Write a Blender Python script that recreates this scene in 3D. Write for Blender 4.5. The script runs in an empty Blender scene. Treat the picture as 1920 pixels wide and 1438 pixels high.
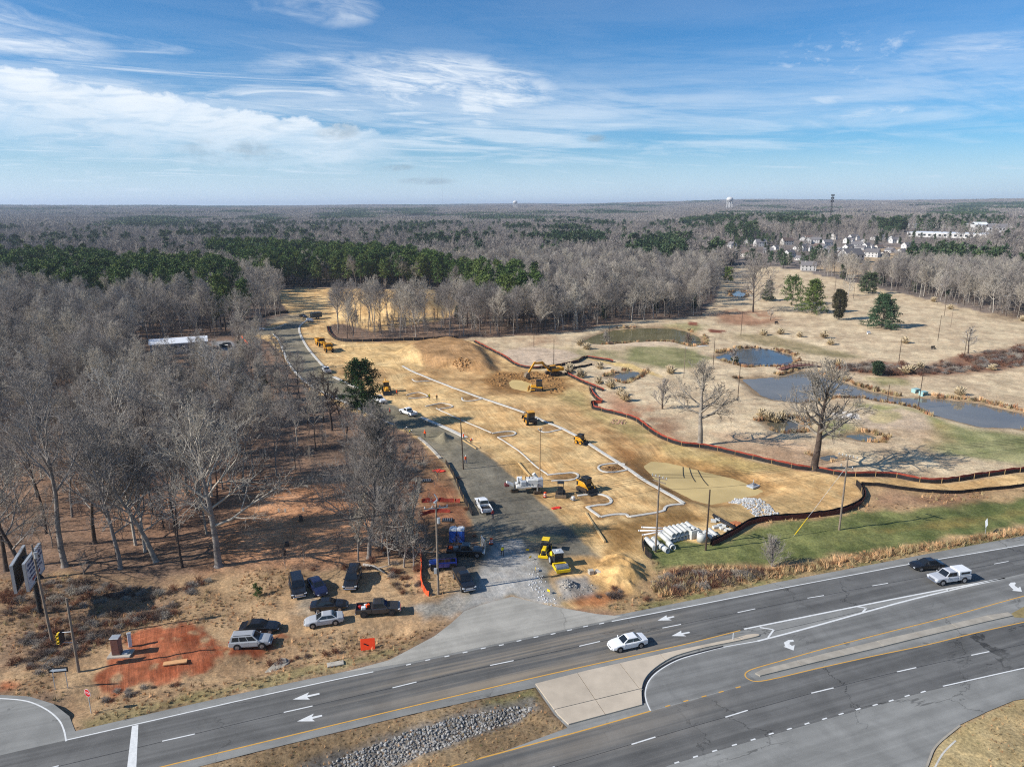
import bpy, math, random
import numpy as np
from mathutils import Vector, Matrix
R = random.Random(7)
SC = bpy.context.scene
COL = SC.collection
PI = math.pi
# ------------------------------------------------------------------ camera
CAMH = 52.0; FPX = 1331.0; PITCH = math.atan((719-386)/FPX)
cam = bpy.data.cameras.new('camera'); cam.sensor_width = 36; cam.lens = 36*FPX/1920
cam.clip_start = 1; cam.clip_end = 60000
camo = bpy.data.objects.new('camera', cam); COL.objects.link(camo)
camo.location = (0, 0, CAMH); camo.rotation_euler = (PI/2-PITCH, 0, 0)
SC.camera = camo
# ------------------------------------------------------------------ world, sun, exposure
SUN_EL = math.radians(33); SUN_DIR = Vector((-0.957*math.cos(SUN_EL), -0.29*math.cos(SUN_EL), math.sin(SUN_EL)))
SKY_STRENGTH = 0.085; SUN_STRENGTH = 4.3; EXPOSURE = 0.56
SC.view_settings.view_transform = 'Standard'; SC.view_settings.look = 'None'
SC.view_settings.exposure = EXPOSURE; SC.view_settings.gamma = 1
SC.cycles.max_bounces = 5; SC.cycles.diffuse_bounces = 2; SC.cycles.glossy_bounces = 2
SC.cycles.transmission_bounces = 2; SC.cycles.transparent_max_bounces = 4; SC.cycles.volume_bounces = 1
SC.cycles.use_denoising = False; SC.cycles.use_adaptive_sampling = True; SC.cycles.adaptive_threshold = 0.01
SC.cycles.filter_width = 1.15; SC.cycles.sample_clamp_indirect = 1.5; SC.cycles.sample_clamp_direct = 12; SC.cycles.caustics_reflective = False; SC.cycles.caustics_refractive = False

class NT:
    """small node-tree writer"""
    def __init__(s, t): s.t = t; t.nodes.clear()
    def n(s, typ, props=None, **ins):
        nd = s.t.nodes.new(typ)
        for k, v in (props or {}).items(): setattr(nd, k, v)
        for k, v in ins.items(): s.set(nd, k, v)
        return nd
    def set(s, nd, k, v):
        i = nd.inputs[int(k[1:])] if k[0] == '_' and k[1:].isdigit() else nd.inputs[k.replace('_', ' ')]
        if isinstance(v, bpy.types.NodeSocket): s.t.links.new(v, i)
        elif isinstance(v, bpy.types.Node): s.t.links.new(v.outputs[0], i)
        else: i.default_value = v
    def m(s, op, a, b=0.0, c=None, clamp=False):
        nd = s.n('ShaderNodeMath', {'operation': op, 'use_clamp': clamp}, _0=a, _1=b)
        if c is not None: s.set(nd, '_2', c)
        return nd.outputs[0]
    def ss(s, v, a, b, lo=0.0, hi=1.0):
        nd = s.n('ShaderNodeMapRange', {'interpolation_type': 'SMOOTHSTEP'}, _0=v, _1=a, _2=b, _3=lo, _4=hi)
        return nd.outputs[0]
    def mix(s, f, a, b, bt='MIX'):
        nd = s.n('ShaderNodeMix', {'data_type': 'RGBA', 'blend_type': bt}, _0=f, _6=a, _7=b)
        return nd.outputs[2]
    def noise(s, vec, scale, detail=4.0, rough=0.55, dist=0.0):
        nd = s.n('ShaderNodeTexNoise', {}, Scale=scale, Detail=detail, Roughness=rough, Distortion=dist)
        if vec is not None: s.set(nd, 'Vector', vec)
        return nd.outputs[0]
    def xyz(s, x, y, z=0.0): return s.n('ShaderNodeCombineXYZ', {}, X=x, Y=y, Z=z).outputs[0]

def G(x, y, z=0.0):
    """ground point (height z) seen at photo pixel x, y"""
    u = (x-960)/FPX; v = (y-719)/FPX
    dy = math.cos(PITCH)-v*math.sin(PITCH); dz = -math.sin(PITCH)-v*math.cos(PITCH)
    t = (CAMH-z)/-dz
    return (u*t, dy*t)
def AE(x, y):
    u = (x-960)/FPX; v = (y-719)/FPX
    d = Vector((u, math.cos(PITCH)-v*math.sin(PITCH), -math.sin(PITCH)-v*math.cos(PITCH))).normalized()
    return math.degrees(math.atan2(d.x, d.y)), math.degrees(math.asin(d.z))

def build_world():
    w = bpy.data.worlds.new('World'); SC.world = w; w.use_nodes = True
    N = NT(w.node_tree)
    sky = N.n('ShaderNodeTexSky', {'sky_type': 'NISHITA', 'sun_disc': False, 'sun_elevation': SUN_EL,
              'sun_rotation': math.atan2(SUN_DIR.x, SUN_DIR.y), 'altitude': 200, 'air_density': 1.0, 'dust_density': 0.3, 'ozone_density': 3.0})
    tc = N.n('ShaderNodeTexCoord').outputs['Generated']
    sp = N.n('ShaderNodeSeparateXYZ', {}, Vector=tc)
    x, y, z = sp.outputs
    el = N.m('MULTIPLY', N.m('ARCSINE', z), 57.2958)
    az = N.m('MULTIPLY', N.m('ARCTAN2', x, y), 57.2958)
    zc = N.m('ADD', N.m('MAXIMUM', z, 0.0), 0.045)
    px = N.m('DIVIDE', x, zc); py = N.m('DIVIDE', y, zc)
    P = N.xyz(px, py, 0.0)
    # streaks of high cloud, drawn out along one wind direction
    a = 0.5
    pr = N.xyz(N.m('ADD', N.m('MULTIPLY', px, 0.35), N.m('MULTIPLY', py, 0.12)), N.m('SUBTRACT', N.m('MULTIPLY', py, 0.75), N.m('MULTIPLY', px, 0.30)), 3.7)
    n_str = N.m('ADD', N.m('MULTIPLY', N.noise(pr, 1.0, 10, 0.64, 1.1), 0.65), N.m('MULTIPLY', N.noise(N.xyz(N.m('MULTIPLY', az, 0.10), N.m('MULTIPLY', el, 1.1), 8.0), 1.0, 9, 0.62, 0.8), 0.35))
    n_big = N.noise(P, 0.22, 4, 0.5, 0.3)
    AEv = N.xyz(az, N.m('MULTIPLY', el, 1.6), 0.0)
    n_puf = N.noise(AEv, 0.55, 7, 0.6, 0.2)
    n_puf2 = N.noise(AEv, 0.16, 5, 0.6, 0.6)
    # thin veil, thicker towards the horizon
    veil = N.m('MULTIPLY', N.ss(el, 12.5, 3.0, 0.10, 1.0), N.ss(n_str, 0.38, 0.62, 0.18, 0.95))
    veil = N.m('MULTIPLY', veil, N.ss(n_big, 0.25, 0.65, 0.5, 1.0))
    veil = N.m('MULTIPLY', veil, N.ss(az, -22.0, 16.0, 1.0, 0.82))
    mid = N.m('MULTIPLY', N.m('MULTIPLY', N.ss(el, 13.5, 8.0), N.ss(az, 14.0, -8.0)), N.ss(N.noise(pr, 1.5, 9, 0.66, 1.4), 0.42, 0.70, 0.0, 0.75))
    veil = N.m('MAXIMUM', veil, mid)
    # bank of cloud with a billowed upper edge, falling from left to right
    (a0, e0), (a1, e1) = AE(0, 118), AE(830, 262)
    sl = (e1-e0)/(a1-a0)
    edge = N.m('ADD', N.m('MULTIPLY', N.m('SUBTRACT', az, a0), sl), e0)
    edge = N.m('ADD', edge, N.m('MULTIPLY', N.m('SUBTRACT', n_puf, 0.5), 2.0))
    under = N.m('SUBTRACT', edge, el)
    bank = N.m('MULTIPLY', N.ss(under, -0.15, 0.35), N.ss(under, 7.5, 0.3, 0.30, 1.0))
    bank = N.m('MULTIPLY', bank, N.ss(az, a1+1.5, a1-9.0))
    bank = N.m('MULTIPLY', N.m('MULTIPLY', bank, N.ss(n_puf2, 0.2, 0.62, 0.7, 1.0)), N.ss(N.noise(N.xyz(N.m('MULTIPLY', az, 0.22), N.m('MULTIPLY', el, 1.3), 1.0), 1.0, 9, 0.62, 1.0), 0.3, 0.60, 0.66, 1.0))
    def blob(cx, cy, rx, ry, tilt=0.0, soft=0.9, lo=0.40, hi=0.66, nz=None):
        ca, ce = AE(cx, cy)
        da = N.m('SUBTRACT', az, ca); de = N.m('SUBTRACT', N.m('SUBTRACT', el, ce), N.m('MULTIPLY', N.m('SUBTRACT', az, ca), tilt))
        r2 = N.m('ADD', N.m('POWER', N.m('ABSOLUTE', N.m('DIVIDE', da, rx)), 2.0), N.m('POWER', N.m('ABSOLUTE', N.m('DIVIDE', de, ry)), 2.0))
        return N.m('MULTIPLY', N.ss(r2, 1.0, 1.0-soft), N.ss(nz if nz is not None else n_puf2, lo, hi))
    wisp = N.ss(N.noise(N.xyz(N.m('MULTIPLY', az, 0.20), N.m('MULTIPLY', N.m('ADD', el, N.m('MULTIPLY', az, 0.10)), 1.4), 3.0), 1.0, 11, 0.68, 0.7), 0.33, 0.63, 0.30, 1.0)
    cl = N.m('MAXIMUM', N.m('MAXIMUM', veil, bank), N.ss(el, 6.0, 0.0, 0.0, 0.85))
    for b in (blob(840, 165, 11, 3.0, -0.05, 1.0, 0.26, 0.60, N.noise(N.xyz(az, N.m('MULTIPLY', el, 3.0), 2.0), 0.22, 8, 0.62, 0.35)), N.m('MULTIPLY', blob(885, 195, 3.4, 2.4, -0.45, 1.0, 0.25, 0.55), 0.85), blob(640, 130, 9, 1.5, 0.02, 1.0, 0.32, 0.72, n_str),
              N.m('MULTIPLY', blob(580, 15, 6, 1.6, 0.0, 1.0, 0.35, 0.7), 0.75),
              N.m('MULTIPLY', blob(1580, 115, 7, 2.4, 0.05, 1.0, 0.42, 0.72, n_puf), 0.6), N.m('MULTIPLY', blob(1800, 95, 8, 1.2, 0.02, 1.0, 0.35, 0.7, n_str), 0.65),
              N.m('MULTIPLY', blob(40, 75, 7, 2.0, -0.12, 1.0, 0.3, 0.6, n_str), 0.9), N.m('MULTIPLY', blob(90, 60, 6.5, 0.7, -0.62, 1.0, 0.2, 0.6), 0.4),
              N.m('MULTIPLY', blob(1640, 212, 3.4, 0.55, 0.08, 1.0, 0.2, 0.5), 0.75), N.m('MULTIPLY', blob(1530, 190, 3.0, 0.5, 0.05, 1.0, 0.2, 0.55), 0.6),
              N.m('MULTIPLY', blob(160, 330, 5.5, 1.1, 0.0, 1.0, 0.3, 0.6, n_puf), 0.8), N.m('MULTIPLY', blob(1700, 250, 9, 0.6, 0.0, 1.0, 0.3, 0.7, n_str), 0.6)):
        cl = N.m('MAXIMUM', cl, N.m('MULTIPLY', b, wisp))
    cl = N.m('MULTIPLY', cl, N.ss(z, -0.01, 0.01), clamp=True)
    grey = 0.0
    for b in (blob(635, 247, 2.0, 0.75, 0.1, 1.0, 0.3, 0.55, n_puf), blob(800, 340, 2.6, 0.35, 0.0, 1.0, 0.3, 0.55, n_puf), blob(1117, 260, 0.9, 0.35, 0.05, 1.0, 0.2, 0.5, n_puf),
              blob(745, 315, 1.6, 0.3, 0.05, 1.0, 0.3, 0.55, n_puf), blob(440, 285, 5, 1.1, 0.0, 1.0, 0.4, 0.75, n_puf)):
        grey = N.m('MAXIMUM', grey, b)
    # shade inside the thick cloud
    shade = N.ss(n_puf2, 0.75, 0.3, 0.80, 1.0)
    ccol = N.mix(N.ss(el, 1.0, 9.0), (0.66, 0.79, 0.90, 1), (0.86, 0.91, 0.96, 1))
    ccol = N.mix(N.m('SUBTRACT', 1.0, shade), ccol, (0.42, 0.52, 0.62, 1))
    skyc = N.mix(1.0, sky.outputs[0], (0.235, 0.64, 0.95, 1), 'MULTIPLY')
    bsky = N.n('ShaderNodeBackground', {}, Color=skyc, Strength=SKY_STRENGTH)
    bcl = N.n('ShaderNodeBackground', {}, Color=ccol, Strength=0.78)
    bgr = N.n('ShaderNodeBackground', {}, Color=(0.36, 0.48, 0.58, 1), Strength=0.62)
    m1 = N.n('ShaderNodeMixShader', {}, _0=cl, _1=bsky, _2=bcl)
    m2 = N.n('ShaderNodeMixShader', {}, _0=N.m('MULTIPLY', grey, 0.6), _1=m1, _2=bgr)
    N.n('ShaderNodeOutputWorld', {}, Surface=m2)
build_world()
sl = bpy.data.lights.new('sun', 'SUN'); sl.energy = SUN_STRENGTH; sl.angle = math.radians(0.5); sl.color = (1.0, 0.955, 0.89)
so = bpy.data.objects.new('sun', sl); COL.objects.link(so); so.location = (0, 0, 200)
so.rotation_euler = SUN_DIR.to_track_quat('Z', 'Y').to_euler()

# ------------------------------------------------------------------ helpers
def L(r, g, b):
    f = lambda c: (c/255/12.92) if c <= 10 else ((c/255+0.055)/1.055)**2.4
    return (f(r), f(g), f(b))
_M = {}
def mat(name, col, rough=0.8, metal=0.0, var=0.12, scale=3.0, spec=0.3, bump=0.0, rnd=0.0, coat=0.0, bscale=None):
    """procedural material: base colour with grain, wear and optional relief and per-object variation"""
    if name in _M: return _M[name]
    m = bpy.data.materials.new(name); m.use_nodes = True; N = NT(m.node_tree)
    tc = N.n('ShaderNodeTexCoord').outputs['Object']
    n1 = N.noise(tc, scale, 5, 0.6)
    f = N.ss(n1, 0.25, 0.75, 1-var, 1+var)
    if rnd:
        oi = N.n('ShaderNodeObjectInfo').outputs['Random']
        f = N.m('MULTIPLY', f, N.ss(oi, 0.0, 1.0, 1-rnd, 1+rnd))
    c = N.mix(1.0, (*col, 1), N.xyz(f, f, f), 'MULTIPLY')
    b = N.n('ShaderNodeBsdfPrincipled', {}, Base_Color=c, Metallic=metal, Roughness=rough)
    b.inputs['Specular IOR Level'].default_value = spec
    if coat: b.inputs['Coat Weight'].default_value = coat; b.inputs['Coat Roughness'].default_value = 0.05
    if bump:
        bp = N.n('ShaderNodeBump', {}, Strength=1.0, Distance=bump, Height=N.noise(tc, bscale or scale*4, 4, 0.6))
        N.set(b, 'Normal', bp)
    N.n('ShaderNodeOutputMaterial', {}, Surface=b)
    _M[name] = m
    return m

def tag(o, label=None, cat=None, group=None, kind=None):
    if label: o['label'] = label
    if cat: o['category'] = cat
    if group: o['group'] = group
    if kind: o['kind'] = kind
    return o
def link_mesh(name, me, parent=None, mats=()):
    o = bpy.data.objects.new(name, me); COL.objects.link(o)
    for m in mats: me.materials.append(m)
    if parent is not None: o.parent = parent
    return o
class MB:
    """collects shapes into one mesh"""
    def __init__(s): s.v = []; s.f = []; s.mi = []; s.sm = []
    def add(s, vs, fs, mi=0, smooth=False):
        o = len(s.v); s.v.extend([tuple(v) for v in vs])
        for f in fs: s.f.append([i+o for i in f]); s.mi.append(mi); s.sm.append(smooth)
        return s
    def box(s, c, d, rz=0.0, ch=0.0, ry=0.0, mi=0, rx=0.0):
        hx, hy, hz = d[0]/2, d[1]/2, d[2]/2
        M = Matrix.Rotation(rz, 3, 'Z') @ Matrix.Rotation(ry, 3, 'Y') @ Matrix.Rotation(rx, 3, 'X')
        c = Vector(c)
        if ch <= 0:
            vs = [(sx*hx, sy*hy, sz*hz) for sz in (-1, 1) for sy in (-1, 1) for sx in (-1, 1)]
            fs = [(0, 2, 3, 1), (4, 5, 7, 6), (0, 1, 5, 4), (2, 6, 7, 3), (0, 4, 6, 2), (1, 3, 7, 5)]
        else:
            vs = []; idx = {}
            for sx in (-1, 1):
                for sy in (-1, 1):
                    for sz in (-1, 1):
                        for k in range(3):
                            p = [sx*(hx-ch), sy*(hy-ch), sz*(hz-ch)]; p[k] = (sx, sy, sz)[k]*(hx, hy, hz)[k]
                            idx[sx, sy, sz, k] = len(vs); vs.append(tuple(p))
            fs = []
            for k in range(3):
                o1, o2 = [(1, 2), (2, 0), (0, 1)][k]
                for sg in (-1, 1):
                    q = []
                    for u, w in ((-1, -1), (1, -1), (1, 1), (-1, 1)):
                        t = [0, 0, 0]; t[k] = sg; t[o1] = u; t[o2] = w; q.append(idx[(*t, k)])
                    fs.append(q if sg > 0 else q[::-1])
                for u in (-1, 1):
                    for w in (-1, 1):
                        t = [0, 0, 0]; t[o1] = u; t[o2] = w
                        t[k] = -1; a1 = idx[(*t, o1)]; b1 = idx[(*t, o2)]
                        t[k] = 1; a2 = idx[(*t, o1)]; b2 = idx[(*t, o2)]
                        q = [a1, a2, b2, b1]; fs.append(q if u*w < 0 else q[::-1])
            for sx in (-1, 1):
                for sy in (-1, 1):
                    for sz in (-1, 1):
                        q = [idx[sx, sy, sz, k] for k in range(3)]; fs.append(q if sx*sy*sz > 0 else q[::-1])
        return s.add([M @ Vector(v)+c for v in vs], fs, mi)
    def cyl(s, p0, p1, r0, r1=None, n=12, cap=True, mi=0, smooth=True):
        p0 = Vector(p0); p1 = Vector(p1); r1 = r0 if r1 is None else r1
        a = (p1-p0).normalized(); u = a.orthogonal().normalized(); w = a.cross(u)
        vs = [p+(u*math.cos(2*PI*i/n)+w*math.sin(2*PI*i/n))*r for p, r in ((p0, r0), (p1, r1)) for i in range(n)]
        s.add(vs, [(i, (i+1) % n, n+(i+1) % n, n+i) for i in range(n)], mi, smooth)
        if cap: s.add(vs, [tuple(range(n))[::-1], tuple(range(n, 2*n))], mi)
        return s
    def hollow(s, p0, p1, r, t, n=14, mi=0):
        p0 = Vector(p0); p1 = Vector(p1); a = (p1-p0).normalized(); u = a.orthogonal().normalized(); w = a.cross(u)
        vs = [p+(u*math.cos(2*PI*i/n)+w*math.sin(2*PI*i/n))*q for p, q in ((p0, r), (p1, r), (p1, r-t), (p0, r-t)) for i in range(n)]
        return s.add(vs, [(k*n+i, k*n+(i+1) % n, ((k+1) % 4)*n+(i+1) % n, ((k+1) % 4)*n+i) for k in range(4) for i in range(n)], mi, True)
    def tube(s, pts, rad, n=5, mi=0, cap=False):
        pts = [Vector(p) for p in pts]; k = len(pts)
        if not hasattr(rad, '__len__'): rad = [rad]*k
        d0 = (pts[1]-pts[0]).normalized(); u = d0.orthogonal().normalized(); vs = []
        cs = [(math.cos(2*PI*i/n), math.sin(2*PI*i/n)) for i in range(n)]
        for i, p in enumerate(pts):
            d = (pts[min(i+1, k-1)]-pts[max(i-1, 0)]).normalized()
            u = (u-d*u.dot(d)).normalized(); w = d.cross(u)
            for c, q in cs: vs.append(p+(u*c+w*q)*rad[i])
        fs = [(j*n+i, j*n+(i+1) % n, (j+1)*n+(i+1) % n, (j+1)*n+i) for j in range(k-1) for i in range(n)]
        if cap: fs += [tuple(range(n))[::-1], tuple(range((k-1)*n, k*n))]
        return s.add(vs, fs, mi, True)
    def prism(s, poly, y0, y1, mi=0):
        """outline in x, z pushed along y"""
        n = len(poly); A = sum(poly[i][0]*poly[(i+1) % n][1]-poly[(i+1) % n][0]*poly[i][1] for i in range(n))
        if A < 0: poly = poly[::-1]
        if y0 > y1: y0, y1 = y1, y0
        vs = [(x, y0, z) for x, z in poly]+[(x, y1, z) for x, z in poly]
        return s.add(vs, [tuple(range(n)), tuple(range(n, 2*n))[::-1]]+[(i, n+i, n+(i+1) % n, (i+1) % n) for i in range(n)], mi)
    def panel(s, q, t=0.02, mi=0):
        """four corners, counter-clockwise seen from outside, given a thickness outward"""
        q = [Vector(p) for p in q]; nn = ((q[1]-q[0]).cross(q[2]-q[0])).normalized()*t
        vs = q+[p+nn for p in q]
        return s.add(vs, [(3, 2, 1, 0), (4, 5, 6, 7), (0, 1, 5, 4), (1, 2, 6, 5), (2, 3, 7, 6), (3, 0, 4, 7)], mi)
    def sphere(s, c, r, n=8, m=6, sq=(1, 1, 1), mi=0):
        vs = [(c[0], c[1], c[2]-r*sq[2])]
        for j in range(1, m):
            t = PI*j/m
            for i in range(n): vs.append((c[0]+r*sq[0]*math.sin(t)*math.cos(2*PI*i/n), c[1]+r*sq[1]*math.sin(t)*math.sin(2*PI*i/n), c[2]-r*sq[2]*math.cos(t)))
        vs.append((c[0], c[1], c[2]+r*sq[2])); e = len(vs)-1
        fs = [(0, 1+(i+1) % n, 1+i) for i in range(n)]+[(1+(m-2)*n+i, 1+(m-2)*n+(i+1) % n, e) for i in range(n)]
        fs += [(1+j*n+i, 1+j*n+(i+1) % n, 1+(j+1)*n+(i+1) % n, 1+(j+1)*n+i) for j in range(m-2) for i in range(n)]
        return s.add(vs, fs, mi, True)
    def mesh(s, name, mats=()):
        me = bpy.data.meshes.new(name); me.from_pydata(s.v, [], s.f)
        me.polygons.foreach_set('material_index', s.mi); me.polygons.foreach_set('use_smooth', s.sm)
        for m in mats: me.materials.append(m)
        me.update(); return me
    def build(s, name, mats, parent=None):
        if not isinstance(mats, (list, tuple)): mats = [mats]
        return link_mesh(name, s.mesh(name, mats), parent)
def thing(name, label, cat, loc=(0, 0, 0), rz=0.0, group=None, sc=1.0):
    o = bpy.data.objects.new(name, None); COL.objects.link(o); o.empty_display_size = 0.3
    o.location = loc; o.rotation_euler = (0, 0, rz); o.scale = (sc, sc, sc)
    return tag(o, label, cat, group)
def kids(o): return [c for c in o.children]
def dup(root, loc, rz=0.0, sc=None, label=None, group=None, ch=None):
    """a copy of a thing and of its parts and sub-parts (mesh data shared)"""
    r = root.copy(); COL.objects.link(r); r.location = loc; r.rotation_euler = (0, 0, rz)
    if sc is not None: r.scale = sc if hasattr(sc, '__len__') else (sc, sc, sc)
    if label: r['label'] = label
    if group: r['group'] = group
    for c in (ch if ch is not None else kids(root)):
        k = c.copy(); COL.objects.link(k); k.parent = r
        for g in (() if ch is not None else kids(c)):
            d = g.copy(); COL.objects.link(d); d.parent = k
    return r

# ------------------------------------------------------------------ numeric helpers
def _h(ix, iy, s):
    n = (ix*374761393+iy*668265263+s*1442695041) & 0xFFFFFFFF
    n = ((n ^ (n >> 13))*1274126177) & 0xFFFFFFFF
    return ((n ^ (n >> 16)) & 0xFFFF)/65535.0
def vnoise(x, y, s=0):
    ix = np.floor(x).astype(np.int64); iy = np.floor(y).astype(np.int64); fx = x-ix; fy = y-iy
    fx = fx*fx*(3-2*fx); fy = fy*fy*(3-2*fy)
    return (_h(ix, iy, s)*(1-fx)+_h(ix+1, iy, s)*fx)*(1-fy)+(_h(ix, iy+1, s)*(1-fx)+_h(ix+1, iy+1, s)*fx)*fy
def fbm(x, y, sc, o=4, s=0):
    t = 0; a = 0.5; q = 0
    for i in range(o): t = t+a*vnoise(x/sc, y/sc, s+i*17); q += a; a *= 0.5; sc *= 0.5
    return t/q
def sst(v, a, b):
    t = np.clip((v-a)/(b-a), 0, 1); return t*t*(3-2*t)
def sdist(poly, x, y):
    """signed distance to a polygon, positive inside"""
    p = np.asarray(poly, float); d = np.full(x.shape, 1e18); ins = np.zeros(x.shape, bool)
    for i in range(len(p)):
        a = p[i]; b = p[(i+1) % len(p)]; e = b-a; wx = x-a[0]; wy = y-a[1]
        t = np.clip((wx*e[0]+wy*e[1])/max(e@e, 1e-9), 0, 1)
        d = np.minimum(d, (wx-e[0]*t)**2+(wy-e[1]*t)**2)
        c = ((a[1] <= y) & (b[1] > y)) | ((b[1] <= y) & (a[1] > y))
        if abs(e[1]) > 1e-12: ins ^= c & (x < a[0]+(y-a[1])/e[1]*e[0])
    d = np.sqrt(d); return np.where(ins, d, -d)
def ldist(line, x, y):
    p = np.asarray(line, float); d = np.full(x.shape, 1e18)
    for a, b in zip(p[:-1], p[1:]):
        e = b-a; t = np.clip(((x-a[0])*e[0]+(y-a[1])*e[1])/max(e@e, 1e-9), 0, 1)
        d = np.minimum(d, (x-a[0]-e[0]*t)**2+(y-a[1]-e[1]*t)**2)
    return np.sqrt(d)
def W(pts, z=0.0): return np.array([G(a, b, z) for a, b in pts])
def smooth(pts, k=6, closed=False):
    """Catmull-Rom through the points"""
    p = [np.asarray(q, float) for q in pts]; n = len(p); out = []
    for i in range(n if closed else n-1):
        g = lambda j: p[j % n] if closed else p[min(max(j, 0), n-1)]
        a, b, c, d = g(i-1), g(i), g(i+1), g(i+2)
        for t in np.arange(k)/k: out.append(0.5*(2*b+(c-a)*t+(2*a-5*b+4*c-d)*t*t+(3*b-a-3*c+d)*t**3))
    if not closed: out.append(p[-1])
    return np.array(out)
def offset(line, d):
    p = np.asarray(line, float); t = np.gradient(p, axis=0); t /= np.linalg.norm(t, axis=1)[:, None]+1e-9
    return p+np.stack([-t[:, 1], t[:, 0]], 1)*d
# ------------------------------------------------------------------ outlines of the setting, from photo pixels to metres
HW = W([(-80, 1412), (-60, 1309), (0, 1302), (55, 1305), (100, 1319), (130, 1342), (141, 1370), (300, 1333), (480, 1293), (620, 1264), (740, 1238), (840, 1213), (960, 1190), (1060, 1171), (1150, 1154),
        (1320, 1120), (1453, 1092), (1630, 1059), (1760, 1034), (1920, 1004), (2120, 968), (2200, 1150), (2120, 1262), (1990, 1296), (1900, 1313), (1852, 1333), (1800, 1358), (1758, 1393), (1737, 1440), (1700, 1560),
        (560, 1560), (835, 1447), (960, 1402), (1064, 1364), (1040, 1340), (1004, 1288), (900, 1310), (760, 1341), (620, 1375), (480, 1409), (340, 1445), (100, 1560), (-300, 1560)])
MED = W([(340, 1445), (480, 1409), (620, 1375), (760, 1341), (900, 1310), (1004, 1288), (1040, 1340), (1064, 1364), (960, 1402), (835, 1447), (560, 1560), (100, 1560)])
APRON = W([(640, 1261), (730, 1237), (770, 1216), (815, 1192), (846, 1168), (870, 1146), (905, 1133), (960, 1118), (1010, 1131), (1062, 1141), (1120, 1151), (1165, 1155), (1150, 1160), (1060, 1180), (900, 1213), (760, 1243)])
MUDDY = W([(1210, 865), (1225, 857), (1255, 860), (1310, 873), (1375, 888), (1402, 898), (1428, 910), (1415, 917), (1388, 923), (1363, 929), (1335, 935), (1300, 926), (1238, 895)])
MUD2 = W([(952, 715), (960, 709), (978, 710), (991, 715), (1004, 723), (990, 731), (965, 725)])
PONDS = [W([(1085, 641), (1110, 628), (1150, 617), (1200, 613), (1255, 613), (1290, 620), (1317, 632), (1316, 645), (1296, 647), (1265, 640), (1225, 638), (1180, 641), (1130, 645)]),
         W([(1338, 667), (1360, 659), (1390, 653), (1418, 651), (1457, 656), (1485, 664), (1489, 675), (1465, 684), (1398, 685), (1366, 677)]),
         W([(1386, 708), (1428, 706), (1473, 702), (1500, 693), (1530, 696), (1552, 705), (1584, 714), (1630, 730), (1685, 742), (1753, 744), (1834, 752), (1920, 772), (1990, 786), (1985, 806), (1920, 801),
            (1834, 797), (1753, 776), (1720, 760), (1658, 750), (1617, 742), (1560, 742), (1500, 752), (1450, 747), (1425, 738), (1411, 727)]),
         W([(1140, 705), (1160, 698), (1179, 693.5), (1205, 695), (1192, 705), (1168, 715), (1147, 710)]),
         W([(1584, 814), (1600, 810), (1620, 808), (1652, 817), (1644, 825), (1612, 822)]),
         W([(1530, 853), (1563, 847), (1580, 854), (1552, 861)]),
         W([(1369, 548), (1385, 544), (1402, 547), (1394, 557), (1376, 556)]),
         W([(1430, 790), (1465, 778), (1505, 785), (1500, 806), (1460, 806)])]
MOUND = W([(735, 664), (772, 646), (810, 641), (845, 637), (880, 642), (908, 655), (932, 681), (938, 696), (900, 699), (850, 694), (790, 684)])
SPOIL = W([(1128, 1045), (1165, 1040), (1205, 1058), (1216, 1090), (1185, 1108), (1140, 1098), (1115, 1070)])
DIRTHILL = W([(610, 598), (640, 566), (700, 558), (850, 556), (870, 575), (840, 592), (740, 602)])
GRAVELPILE = W([(1044, 1095), (1060, 1085), (1082, 1090), (1088, 1103), (1068, 1110), (1048, 1108)])
DARKPILE = W([(812, 823), (830, 812), (848, 817), (852, 826), (835, 832), (816, 829)])
ROADW = W([(1000, 1128), (960, 1118), (905, 1133), (868, 1140), (872, 1115), (885, 1090), (905, 1045), (898, 1010), (880, 970), (862, 920), (845, 888), (830, 862), (812, 842), (795, 828), (780, 816), (740, 797), (700, 780), (670, 765), (625, 745), (590, 728), (560, 705),
           (540, 680), (530, 655), (522, 637), (513, 628), (480, 628), (452, 626), (452, 617), (500, 618), (525, 612), (540, 604), (573, 600), (562, 612), (563, 625), (575, 650), (595, 675), (612, 693), (628, 708), (655, 722), (700, 742), (750, 765), (790, 783),
           (830, 800), (868, 818), (905, 846), (945, 880), (985, 915), (1030, 955), (1075, 998), (1110, 1030), (1130, 1050), (1060, 1055), (1030, 1075), (1045, 1120)])
SITE = W([(452, 626), (500, 612), (545, 592), (520, 560), (515, 545), (560, 541), (625, 541), (700, 545), (840, 548), (868, 575), (830, 600), (700, 622), (640, 606), (612, 612), (618, 630), (650, 641), (720, 641), (780, 639), (860, 636), (890, 641), (918, 657), (941, 669), (976, 689), (1003, 692), (1060, 702), (1085, 715), (1108, 726),
          (1108, 754), (1112, 767), (1160, 780), (1189, 789), (1207, 803), (1220, 812), (1245, 826), (1279, 838), (1319, 842), (1358, 850), (1408, 862), (1458, 873), (1497, 881), (1530, 885), (1590, 895), (1671, 896), (1726, 906), (1780, 907), (1848, 896), (1920, 887), (2050, 865), (2050, 890),
          (1920, 911), (1861, 918), (1780, 924), (1698, 918), (1644, 911), (1604, 907), (1616, 925), (1606, 947), (1576, 961), (1536, 967), (1468, 972), (1427, 976), (1388, 992), (1363, 1007), (1330, 1022), (1262, 1010), (1208, 1018), (1216, 1045), (1232, 1080), (1210, 1110), (1190, 1140), (1105, 1140), (1010, 1131), (960, 1118), (868, 1140), (872, 1115), (895, 1060),
          (898, 1010), (870, 960), (855, 910), (830, 872), (800, 838), (770, 815), (700, 788), (640, 762), (585, 735), (545, 695), (522, 655), (505, 640)])
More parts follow.
